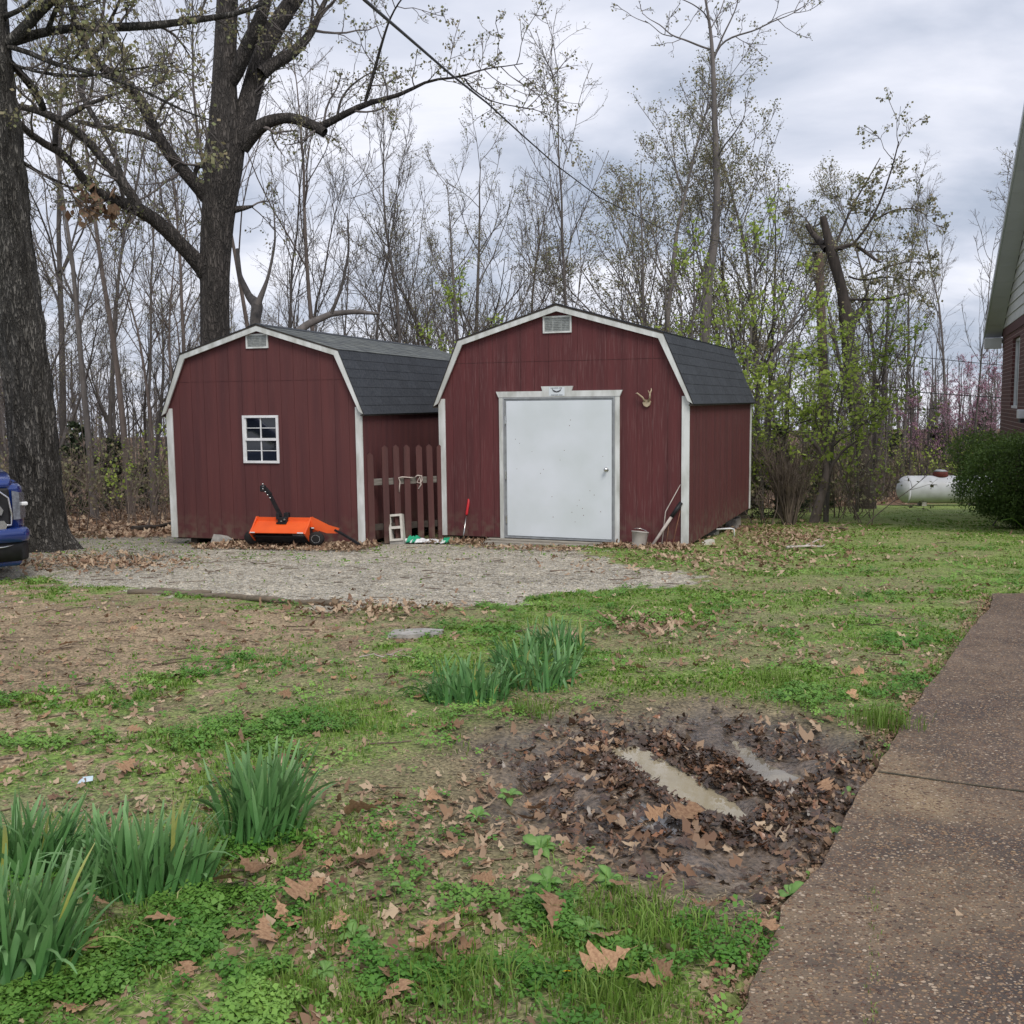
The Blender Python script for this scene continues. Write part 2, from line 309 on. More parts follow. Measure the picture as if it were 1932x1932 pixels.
def bark_mat(name, c1, c2, s=1., bump=.03):
    m = mat(name, c1, c2, 3*s, .95, 0, None, (3, 3, .6), rnd=.1); t = m.node_tree; n = t.nodes; l = t.links; b = n['Principled BSDF']
    mp_ = n['Mapping']; vo = n.new('ShaderNodeTexVoronoi'); vo.feature = 'DISTANCE_TO_EDGE'; vo.inputs['Scale'].default_value = 9*s
    mp2 = n.new('ShaderNodeMapping'); mp2.inputs['Scale'].default_value = (2, 2, .45); l.new(n['Texture Coordinate'].outputs['Object'], mp2.inputs[0])
    nz = n.new('ShaderNodeTexNoise'); nz.inputs['Scale'].default_value = 8*s; nz.inputs['Detail'].default_value = 4; l.new(mp2.outputs[0], nz.inputs['Vector'])
    ad = n.new('ShaderNodeVectorMath'); ad.operation = 'MULTIPLY_ADD'; ad.inputs[1].default_value = (.3, .3, .3); l.new(nz.outputs['Color'], ad.inputs[0]); l.new(mp2.outputs[0], ad.inputs[2])
    l.new(ad.outputs[0], vo.inputs['Vector'])
    r = n.new('ShaderNodeMapRange'); r.inputs[1].default_value = 0; r.inputs[2].default_value = .25; l.new(vo.outputs['Distance'], r.inputs[0])
    sm = n.new('ShaderNodeMath'); sm.operation = 'MULTIPLY_ADD'; sm.inputs[1].default_value = .35; l.new(nz.outputs['Fac'], sm.inputs[0]); l.new(r.outputs[0], sm.inputs[2])
    bp = n.new('ShaderNodeBump'); bp.inputs['Distance'].default_value = bump; bp.inputs['Strength'].default_value = 1; l.new(sm.outputs[0], bp.inputs['Height']); l.new(bp.outputs[0], b.inputs['Normal'])
    mx_ = n.new('ShaderNodeMixRGB'); mx_.blend_type = 'MULTIPLY'; mx_.inputs[0].default_value = .5; src = b.inputs['Base Color'].links[0].from_socket
    l.new(src, mx_.inputs[1]); l.new(r.outputs[0], mx_.inputs[2]); l.new(mx_.outputs[0], b.inputs['Base Color'])
    return m
M['bark'] = bark_mat('oak_bark', (.12, .105, .095), (.065, .058, .053))
M['barkmoss'] = bark_mat('lichened_bark', (.19, .178, .162), (.06, .055, .047), 1.4, .05)
M['barkdark'] = mat('dark_bark', (.085, .07, .062), (.05, .042, .038), 6, .95, .01, 30, (2, 2, .5))
M['brushm'] = mat('brush_stem', (.19, .15, .12), (.12, .095, .08), 4, .95)
M['barkthin'] = mat('thin_bark', (.155, .138, .13), (.10, .09, .084), 5, .95, 0, None, (2, 2, .5), rnd=.28)
M['barkred'] = mat('reddish_bark', (.165, .135, .122), (.11, .09, .08), 5, .95, 0, None, (2, 2, .5), rnd=.2)
M['twig'] = mat('twig', (.145, .125, .118), (.10, .088, .083), 3, .95, rnd=.2)
def leafmat(name, c1, c2, tint, tr=.3, rough=.5, rnd=.12): return mat(name, c1, c2, 1.2, rough, tint=tint, transl=tr, rnd=rnd, spec=.3)
M['bud'] = leafmat('olive_young_leaf', (.22, .25, .11), (.17, .19, .09), (.30, .25, .15))
M['lime'] = leafmat('spring_leaf', (.31, .43, .07), (.22, .33, .05), (.46, .56, .12), .45)
M['pink'] = leafmat('redbud_blossom', (.52, .29, .39), (.38, .2, .28), (.58, .36, .46), .3)
M['cedar'] = leafmat('cedar_needles', (.022, .042, .018), (.035, .055, .022), (.05, .07, .03), .1, .7)
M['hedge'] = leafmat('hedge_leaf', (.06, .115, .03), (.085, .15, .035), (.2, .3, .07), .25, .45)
M['daff'] = leafmat('daffodil_leaf', (.065, .185, .05), (.10, .25, .07), (.27, .42, .19), .2, .4, .16)
M['daffy'] = leafmat('yellowed_leaf', (.30, .34, .06), (.38, .40, .1), (.4, .4, .2), .3, .5)
M['grass'] = leafmat('grass_blade', (.165, .30, .04), (.12, .235, .03), (.42, .40, .18), .3, .5)
M['clover'] = leafmat('clover_leaf', (.115, .28, .04), (.075, .20, .03), (.28, .48, .10), .25, .45)
M['weed'] = leafmat('broad_weed_leaf', (.13, .28, .06), (.10, .22, .045), (.22, .38, .11), .25, .45, .1)
M['oakleaf'] = mat('dead_oak_leaf', (.42, .26, .15), (.27, .15, .085), 14, .75, .002, 40, rnd=.42, transl=.12)
M['litter'] = mat('leaf_litter', (.25, .15, .09), (.16, .09, .06), 3, .85, tint=(.50, .38, .26), transl=.1)
M['wetleaf'] = mat('wet_leaf', (.050, .034, .024), (.085, .052, .034), 5, .32, tint=(.26, .12, .06), spec=.5)
M['wetoak'] = mat('damp_oak_leaf', (.12, .068, .045), (.05, .032, .025), 9, .35, .002, 40, rnd=.6, spec=.5)
M['stick'] = mat('fallen_twig', (.12, .085, .065), (.2, .15, .11), 5, .9)
M['yellow'] = mat('yellow_petal', (.85, .55, .01), (.8, .45, .005), 60, .6)
M['water'] = mat('muddy_water', (.37, .315, .215), (.30, .255, .17), 2.5, .03, .0007, 9, spec=.9)
M['water2'] = mat('thin_muddy_water', (.33, .28, .19), (.17, .145, .11), 6, .06, .0012, 9, spec=.6)
M['greywater'] = mat('shallow_water', (.10, .09, .08), (.14, .12, .10), 5, .05, .001, 12, spec=.7)
M['pebble'] = mat('pebble', (.34, .25, .165), (.26, .165, .095), 60, .7, tint=(.12, .09, .085), rnd=0)

# ground material: base colour from the point attribute 'gcol' (rgb), wetness / gravel masks from 'gmask'
def ground_mat():
    m = bpy.data.materials.new('soil_and_turf'); m.use_nodes = True; t = m.node_tree; n = t.nodes; l = t.links; b = n['Principled BSDF']
    co = n.new('ShaderNodeTexCoord')
    ac = n.new('ShaderNodeAttribute'); ac.attribute_name = 'gcol'; am = n.new('ShaderNodeAttribute'); am.attribute_name = 'gmask'; sp = n.new('ShaderNodeSeparateColor'); l.new(am.outputs['Color'], sp.inputs[0])
    def noise(s, d=4):
        z = n.new('ShaderNodeTexNoise'); z.inputs['Scale'].default_value = s; z.inputs['Detail'].default_value = d; l.new(co.outputs['Object'], z.inputs['Vector']); return z
    a = noise(55, 9); c = noise(6, 4)
    r = n.new('ShaderNodeMapRange'); r.inputs[1].default_value = .3; r.inputs[2].default_value = .7; r.inputs[3].default_value = .35; r.inputs[4].default_value = 1.65; l.new(a.outputs['Fac'], r.inputs[0])
    r2 = n.new('ShaderNodeMapRange'); r2.inputs[1].default_value = .3; r2.inputs[2].default_value = .7; r2.inputs[3].default_value = .8; r2.inputs[4].default_value = 1.2; l.new(c.outputs['Fac'], r2.inputs[0])
    v1 = n.new('ShaderNodeVectorMath'); v1.operation = 'SCALE'; l.new(ac.outputs['Color'], v1.inputs[0]); l.new(r.outputs[0], v1.inputs['Scale'])
    v2 = n.new('ShaderNodeVectorMath'); v2.operation = 'SCALE'; l.new(v1.outputs[0], v2.inputs[0]); l.new(r2.outputs[0], v2.inputs['Scale'])
    # gravel stones
    vo = n.new('ShaderNodeTexVoronoi'); vo.inputs['Scale'].default_value = 34; l.new(co.outputs['Object'], vo.inputs['Vector'])
    vb = n.new('ShaderNodeSeparateColor'); l.new(vo.outputs['Color'], vb.inputs[0])
    rg = n.new('ShaderNodeMapRange'); rg.inputs[3].default_value = .55; rg.inputs[4].default_value = 1.5; l.new(vb.outputs[0], rg.inputs[0])
    v3 = n.new('ShaderNodeVectorMath'); v3.operation = 'SCALE'; l.new(v2.outputs[0], v3.inputs[0]); l.new(rg.outputs[0], v3.inputs['Scale'])
    mg = n.new('ShaderNodeMixRGB'); l.new(sp.outputs[1], mg.inputs[0]); l.new(v2.outputs[0], mg.inputs[1]); l.new(v3.outputs[0], mg.inputs[2]); l.new(mg.outputs[0], b.inputs['Base Color'])
    # wetness lowers roughness
    wn_ = noise(9, 3); wm = n.new('ShaderNodeMath'); wm.operation = 'MULTIPLY'; l.new(sp.outputs[0], wm.inputs[0]); 
    wr = n.new('ShaderNodeMapRange'); wr.inputs[1].default_value = .28; wr.inputs[2].default_value = .5; l.new(wn_.outputs['Fac'], wr.inputs[0]); l.new(wr.outputs[0], wm.inputs[1])
    ro = n.new('ShaderNodeMapRange'); ro.inputs[3].default_value = .95; ro.inputs[4].default_value = .14; l.new(wm.outputs[0], ro.inputs[0]); l.new(ro.outputs[0], b.inputs['Roughness'])
    sw = n.new('ShaderNodeMapRange'); sw.inputs[3].default_value = .3; sw.inputs[4].default_value = .8; l.new(sp.outputs[0], sw.inputs[0]); l.new(sw.outputs[0], b.inputs['Specular IOR Level'])
    hb = noise(24, 8); bp = n.new('ShaderNodeBump'); bp.inputs['Distance'].default_value = .022; l.new(hb.outputs['Fac'], bp.inputs['Height'])
    bp2 = n.new('ShaderNodeBump'); bp2.inputs['Distance'].default_value = .012; bp2.invert = True; l.new(vo.outputs['Distance'], bp2.inputs['Height']); l.new(bp.outputs[0], bp2.inputs['Normal']); l.new(sp.outputs[1], bp2.inputs['Strength'])
    l.new(bp2.outputs[0], b.inputs['Normal'])
    return m
M['ground'] = ground_mat()
def drive_mat():
    m = bpy.data.materials.new('exposed_aggregate'); m.use_nodes = True; t = m.node_tree; n = t.nodes; l = t.links; b = n['Principled BSDF']
    co = n.new('ShaderNodeTexCoord')
    def noise(s, d=4):
        z = n.new('ShaderNodeTexNoise'); z.inputs['Scale'].default_value = s; z.inputs['Detail'].default_value = d; l.new(co.outputs['Object'], z.inputs['Vector']); return z
    def mr(src, a, b_, c=0., d=1.):
        q = n.new('ShaderNodeMapRange'); q.inputs[1].default_value = a; q.inputs[2].default_value = b_; q.inputs[3].default_value = c; q.inputs[4].default_value = d; l.new(src, q.inputs[0]); return q.outputs[0]
    def mix(f, a, b_, bl='MIX'):
        q = n.new('ShaderNodeMixRGB'); q.blend_type = bl
        for i, s in ((0, f), (1, a), (2, b_)):
            if hasattr(s, 'links') or hasattr(s, 'is_linked'): l.new(s, q.inputs[i])
            else: q.inputs[i].default_value = s if i == 0 else (*s, 1)
        return q.outputs[0]
    big = noise(.9, 5); mid = noise(7, 5)
    binder = mix(mr(mid.outputs['Fac'], .35, .65), (.060, .045, .039), (.125, .090, .070)); binder = mix(mr(big.outputs['Fac'], .52, .60, 0., .8), binder, (.040, .034, .036))
    at_ = n.new('ShaderNodeAttribute'); at_.attribute_name = 'tint'
    ds = n.new('ShaderNodeMath'); ds.operation = 'MULTIPLY'; l.new(at_.outputs['Fac'], ds.inputs[0]); l.new(mr(mid.outputs['Fac'], .2, .7, .4, 1.2), ds.inputs[1])
    silt = mix(ds.outputs[0], binder, (.27, .20, .12))
    def stones(scale, s0, s1, r0, r1, base):
        mpv = n.new('ShaderNodeMapping'); mpv.inputs['Scale'].default_value = (1, 1.25, 1); l.new(co.outputs['Object'], mpv.inputs[0])
        wv = noise(scale*1.2, 2); av = n.new('ShaderNodeVectorMath'); av.operation = 'MULTIPLY_ADD'; av.inputs[1].default_value = (.6/scale,)*3; l.new(wv.outputs['Color'], av.inputs[0]); l.new(mpv.outputs[0], av.inputs[2])
        vo = n.new('ShaderNodeTexVoronoi'); vo.inputs['Scale'].default_value = scale; l.new(av.outputs[0], vo.inputs['Vector'])
        sp = n.new('ShaderNodeSeparateColor'); l.new(vo.outputs['Color'], sp.inputs[0])
        cr = n.new('ShaderNodeValToRGB'); l.new(sp.outputs[1], cr.inputs[0]); e = cr.color_ramp.elements; e[0].color = (.07, .045, .036, 1); e[1].color = (.46, .37, .28, 1); q = e.new(.4); q.color = (.17, .095, .055, 1); q = e.new(.8); q.color = (.30, .20, .115, 1)
        mu = n.new('ShaderNodeMath'); mu.operation = 'MULTIPLY'; l.new(mr(sp.outputs[0], s0, s1), mu.inputs[0]); l.new(mr(vo.outputs['Distance'], r0, r1), mu.inputs[1])
        return mix(mu.outputs[0], base, cr.outputs[0]), mu
    c, m1_ = stones(120, .35, .45, .55, .4, silt)
    c, mu = stones(58, .55, .62, .52, .40, c); l.new(c, b.inputs['Base Color'])
    rr = mr(big.outputs['Fac'], .35, .65, .45, .8); l.new(rr, b.inputs['Roughness']); b.inputs['Specular IOR Level'].default_value = .35
    bp = n.new('ShaderNodeBump'); bp.inputs['Distance'].default_value = .004; l.new(mu.outputs[0], bp.inputs['Height']); nb = noise(120, 4); bp2 = n.new('ShaderNodeBump'); bp2.inputs['Distance'].default_value = .004
    l.new(nb.outputs['Fac'], bp2.inputs['Height']); l.new(bp.outputs[0], bp2.inputs['Normal']); l.new(bp2.outputs[0], b.inputs['Normal'])
    return m
M['drive'] = drive_mat()
def brick_mat():
    m = bpy.data.materials.new('red_brick'); m.use_nodes = True; t = m.node_tree; n = t.nodes; l = t.links; b = n['Principled BSDF']
    co = n.new('ShaderNodeTexCoord'); sx = n.new('ShaderNodeSeparateXYZ'); l.new(co.outputs['Object'], sx.inputs[0]); cx = n.new('ShaderNodeCombineXYZ')
    ad = n.new('ShaderNodeMath'); ad.operation = 'ADD'; l.new(sx.outputs[0], ad.inputs[0]); l.new(sx.outputs[1], ad.inputs[1])
    l.new(ad.outputs[0], cx.inputs[0]); l.new(sx.outputs[2], cx.inputs[1])
    br = n.new('ShaderNodeTexBrick'); l.new(cx.outputs[0], br.inputs['Vector']); br.inputs['Scale'].default_value = 1
    br.inputs['Brick Width'].default_value = .205; br.inputs['Row Height'].default_value = .0762; br.inputs['Mortar Size'].default_value = .007
    br.inputs['Color1'].default_value = (.13, .045, .04, 1); br.inputs['Color2'].default_value = (.085, .035, .034, 1); br.inputs['Mortar'].default_value = (.30, .22, .2, 1)
    l.new(br.outputs['Color'], b.inputs['Base Color']); b.inputs['Roughness'].default_value = .9
    bp = n.new('ShaderNodeBump'); bp.invert = True; bp.inputs['Distance'].default_value = .006; l.new(br.outputs['Fac'], bp.inputs['Height']); l.new(bp.outputs[0], b.inputs['Normal'])
    return m
M['brick'] = brick_mat()

# ------------------------------------------------------------------ ground
def cover(x, y):
    """weights of what grows or lies at x,y"""
    wx = x+.5*(fbm(x, y, 1.1, 3, 21)-.5)*np.clip(y/8, .3, 1.2)*1.6; wy = y+.5*(fbm(x, y, 1.1, 3, 22)-.5)*np.clip(y/8, .3, 1.2)*1.6
    jit = (fbm(x, y, 5, 3, 23)-.5)*1.0+(vn(x*23., y*23.)-.5)*.5
    gr = ((sdist(wx, wy, GRAVEL)+jit*.5) < 0) | ((sdist(wx, wy, GRAVEL2)+jit*1.2) < -.05); di = ((sdist(wx, wy, DIRT)+jit*2.4) < -.15) & ~gr; dr = inpoly(x, y, DRIVE); mu = mud(x, y)
    return gr, di, dr, mu
SHED_LINE = lambda x: 14.0
def ground_colour(x, y):
    gr, di, dr, mu = cover(x, y); n = len(x)
    f1 = fbm(x, y, .55, 4, 31)[:, None]; f2 = fbm(x, y, 2.3, 4, 32)[:, None]; f3 = fbm(x, y, 7, 3, 33)[:, None]
    soil = np.array([.22, .165, .105])*(1-f2)*1.2+np.array([.15, .125, .085])*f2*1.2
    turf = np.array([.115, .20, .04])*(1-f3)+np.array([.20, .265, .07])*f3
    k = np.clip((fbm(x, y, 1.3, 4, 35)[:, None]-.48)*6, 0, 1)*.6
    far = np.clip((y-9)/5, 0, 1)[:, None]
    c = turf*(1-k)+soil*k
    lawn = (np.array([.17, .25, .06])*(1-f1)+np.array([.27, .28, .10])*f1)*1.05
    c = c*(1-far*.75)+lawn*far*.75
    # browner lawn band at the right, beyond the drive end
    e = np.exp(-((x-6.2)/1.2)**2-((y-9.0)/1.2)**2)[:, None]; c = c*(1-.5*e)+soil*.5*e
    c = np.where(di[:, None], np.array([.285, .215, .135])*(.6+.8*f2)*.95, c)
    tracks = np.exp(-((y-11.2)/.7)**2)*(x < -3.2); c = np.where(di[:, None] & (tracks[:, None] > .3), c*.72, c)
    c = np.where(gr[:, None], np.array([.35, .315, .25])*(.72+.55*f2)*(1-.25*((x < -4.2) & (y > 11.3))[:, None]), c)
    # forest floor
    ff = np.clip((y-16.2-.09*np.abs(x)+1.5*(f1[:, 0]-.5))/.8, 0, 1)
    ff = ff*np.where(x > 3.4, np.clip((y-27.2-.25*(x-8)+2*(f1[:, 0]-.5))/.7, 0, 1) + np.clip((5.6-x+(y-15)*.42*0-1.3*f1[:, 0]+ (y-18)*.13)/.5, 0, 1)*(y > 15.5), 1); ff = np.clip(ff, 0, 1)[:, None]
    c = c*(1-ff)+(np.array([.15, .09, .055])*(.7+.6*f2))*ff
    rg_ = np.clip((1.55-mudd(x, y))/.5, 0, 1)[:, None]; c = c*(1-.85*rg_)+np.array([.17, .125, .085])*(.6+.8*f3)*.85*rg_
    mm = mu[:, None]; c = c*(1-mm)+(np.array([.125, .092, .066])*(.5+.9*f3))*mm
    # bare strip along the drive edge
    ed = np.clip(1-sdist(x, y, DRIVE)/.16, 0, 1)[:, None]*(y[:, None] < 9); c = c*(1-.6*ed)+np.array([.10, .06, .04])*.6*ed
    msk = np.zeros((n, 4)); msk[:, 0] = np.clip(mu*1.2, 0, 1); msk[:, 1] = gr*1. + di*.45; msk[:, 3] = 1
    return np.concatenate([c, np.ones((n, 1))], 1), msk
def grid(xs_fn, ys, nx):
    X = []; Y = []
    for y in ys: X.append(xs_fn(y, np.linspace(-1, 1, nx))); Y.append(np.full(nx, y))
    X = np.array(X).ravel(); Y = np.array(Y).ravel(); ny = len(ys)
    i = np.arange(ny-1)[:, None]*nx+np.arange(nx-1)[None]; F = np.stack([i, i+1, i+1+nx, i+nx], -1).reshape(-1, 4)
    return X, Y, F
ys = [-12., -9, -6, -4, -2, -1, 0, .6, 1.1, 1.5]; 
while ys[-1] < 320: ys.append(ys[-1]+max(.016, ys[-1]*.0068))
X, Y, F_ = grid(lambda y, t: t*(5+.75*max(y, 0)+.0*y)*np.where(abs(t) > .9, 1+(abs(t)-.9)*(15 if y > 1 else 6), 1), ys, 420)
Zg = G(X, Y); gc, gm = ground_colour(X, Y)
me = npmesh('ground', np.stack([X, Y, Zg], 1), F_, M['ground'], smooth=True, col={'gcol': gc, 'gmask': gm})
tag(ob('ground', me), 'patchy lawn, bare earth, gravel and leaf strewn ground', kind='structure')

# driveway slab
def driveway():
    ys = list(np.arange(-4, 1.2, .4))
    while ys[-1] < 9.6: ys.append(ys[-1]+max(.03, ys[-1]*.012))
    # left edge of the drive at each y
    e = [DRIVE[i] for i in range(2, 18)]; e = sorted(e, key=lambda p: p[1]); ex = [p[0] for p in e]; ey = [p[1] for p in e]
    top = float(DRIVE[2][1]); ys = [y for y in ys if y < top]+[top]
    V = []; nx = 150; tint = []
    t = np.linspace(0, 1, nx)**1.7
    for y in ys:
        x0 = np.interp(y, ey, ex)+.03*(fbm([y], [0.], 2.2, 3, 41)[0]-.5)*2+.012*(fbm([y], [5.], 16, 2, 42)[0]-.5)*2
        xs = x0+t*(9-x0); yy = y+(0 if y < top-1e-6 else 1)*(.12*(fbm(xs, xs*0, 2, 3, 43)-.5))
        z = base_z(yy)+.012+.008*(fbm(xs, np.full(nx, y), 1.2, 3, 44)-.5)
        V.append(np.stack([xs, np.full(nx, 1.)*yy, z], 1))
    V = np.array(V); ny = len(ys)
    low = V[:, 0].copy(); low[:, 2] -= .08; low[:, 0] -= .01; V = np.concatenate([low[:, None], V], 1); nx += 1
    lowt = V[-1:].copy(); lowt[..., 2] -= .08; lowt[..., 1] += .01; V = np.concatenate([V, lowt], 0); ny += 1
    i = np.arange(ny-1)[:, None]*nx+np.arange(nx-1)[None]; F = np.stack([i, i+1, i+1+nx, i+nx], -1).reshape(-1, 4)
    V = V.reshape(-1, 3); x, y = V[:, 0], V[:, 1]
    dl = -sdist(x, y, DRIVE)
    c1 = P(1640, 1520)[:2]; tn = np.exp(-((x-c1[0]-.05)/.34)**2-((y-c1[1])/.75)**2)*1.1
    tn = tn+.0+.22*np.clip(1-dl/1.2, 0, 1)+.55*np.clip(1-dl/.7, 0, 1)*np.clip((3.9-y)/1.2, 0, 1)+.35*np.clip((fbm(x, y, 1.0, 4, 46)-.5)*5, 0, 1)
    tn = tn*np.clip(.35+1.6*(fbm(x, y, 2.2, 4, 47)-.3), 0, 1.3)*(1-.7*np.exp(-((y-3.4+.45*(x-2.2))/.16)**2))
    tag(ob('driveway', npmesh('driveway', V, F, M['drive'], tint=np.clip(tn, 0, 1), smooth=True)), 'dark brown exposed aggregate driveway', kind='structure')
driveway()
# joint across the drive, filled with soil and moss
ja, jb = P(1657, 1461), P(2080, 1520); jb = ja+(jb-ja)*2.6; mb = MB(); n_ = 40; vs = []
for i in range(n_+1):
    q = ja+(jb-ja)*i/n_; w_ = .003+.008*float(vn(i*.9, 3.)); dx__ = .012*(float(vn(i*.5, 8.))-.5); z_ = float(base_z(q[1]))+.012+.008*(float(fbm(q[0], q[1], 1.2, 3, 44))-.5)+.004
    vs += [(q[0], q[1]-w_+dx__, z_), (q[0], q[1]+w_+dx__, z_)]
mb.add(vs, [(2*i, 2*i+2, 2*i+3, 2*i+1) for i in range(n_)]); tag(mb.build('driveway_joint', mat('joint_soil', (.10, .085, .055), (.05, .045, .03), 30, .95)), 'dark soil filled joint crossing the driveway', kind='structure')
# puddles
def puddle(name, pg, z, m, label, grow=.10):
    c = pg.mean(0); n = 40; pts = []
    d = np.diff(np.vstack([pg, pg[:1]]), axis=0); s = np.hypot(*d.T); cs = np.concatenate([[0], np.cumsum(s)])
    for k in range(60):
        q = k/60*cs[-1]; i = min(np.searchsorted(cs, q, 'right')-1, len(pg)-1); f = (q-cs[i])/s[i]; p = pg[i]+d[i]*f
        v = (p-c)/np.linalg.norm(p-c); pts.append(p+v*(grow+.03*(float(vn(k*.9+5, 2.2))-.5)))
    V = [(c[0], c[1], z)]+[(p[0], p[1], z) for p in pts]; F = [(0, 1+k, 1+(k+1) % 60) for k in range(60)]
    me = bpy.data.meshes.new(name); me.from_pydata(V, [], F); me.materials.append(m)
    tag(ob(name, me), label, kind='structure')
puddle('water', PUD, PZ-.004, M['water'], 'long narrow puddle of tan muddy water in the muddy hollow')
puddle('water', PUD2, PZ-.006, M['water2'], 'small tan puddle behind the dark leaf ridge', .05)
puddle('water', PUD3, PZ+.002, M['greywater'], 'thin film of grey water among the wet leaves', .03)

# ------------------------------------------------------------------ sheds
class ShedFrame:
    def __init__(s, xr, yr, z, yaw, Wd, H, bi, bh, ph, ov, ed, D):
        s.yaw = yaw; s.a = np.array([math.cos(yaw), -math.sin(yaw), 0]); s.d = np.array([math.sin(yaw), math.cos(yaw), 0])
        s.o = np.array([xr, yr, z])-s.a*Wd; s.W, s.H, s.bi, s.bh, s.ph, s.ov, s.ed, s.D = Wd, H, bi, bh, ph, ov, ed, D
    def on(s, px, py, off=0.):
        """pixel -> (x, z) on the front plane at depth off"""
        d = _f*FPX+_R*(px-HC)+_U*(HC-py); o = np.array([0, 0, CAMZ]); p0 = s.o+s.d*off
        t = ((p0-o)@s.d)/(d@s.d); p = o+d*t-s.o; return float(p@s.a), float(p[2])
    def wp(s, x, y, z=0.): return s.o+s.a*x+s.d*y+np.array([0, 0, z])
    def top(s, x):
        return float(np.interp(x, [0, s.bi, s.W/2, s.W-s.bi, s.W], [s.H, s.bh, s.ph, s.bh, s.H]))
def clip_strip(S, xa, xb, z0, z1, inset=.012):
    """front wall strip between xa and xb, z0..min(z1, roofline)"""
    xs = sorted({xa, xb, *[b for b in (S.bi, S.W/2, S.W-S.bi) if xa < b < xb]})
    top = [(x, min(z1, S.top(x)-inset)) for x in xs]
    if max(t[1] for t in top) <= z0+.01: return None
    # crossing of the roofline with z0 / z1
    fine = np.linspace(xa, xb, 25); ex = []
    for x0, x1 in zip(fine[:-1], fine[1:]):
        for zc in (z0, z1):
            a, b = S.top(x0)-inset-zc, S.top(x1)-inset-zc
            if a*b < 0: ex.append(x0+(x1-x0)*a/(a-b))
    xs = sorted(set(xs) | set(ex)); pts = [(x, max(z0, min(z1, S.top(x)-inset))) for x in xs]
    pts = [p for p in pts if True]
    keep = [p for i, p in enumerate(pts) if p[1] > z0+.003 or (i+1 < len(pts) and pts[i+1][1] > z0+.003) or (i > 0 and pts[i-1][1] > z0+.003)]
    if len(keep) < 2: return None
    pl = [(keep[0][0], z0), (keep[-1][0], z0)]+[(p[0], p[1]) for p in reversed(keep) if p[1] > z0+.003]
    out = []
    for p in pl:
        if not out or abs(p[0]-out[-1][0])+abs(p[1]-out[-1][1]) > 1e-4: out.append(p)
    return out if len(out) > 2 else None
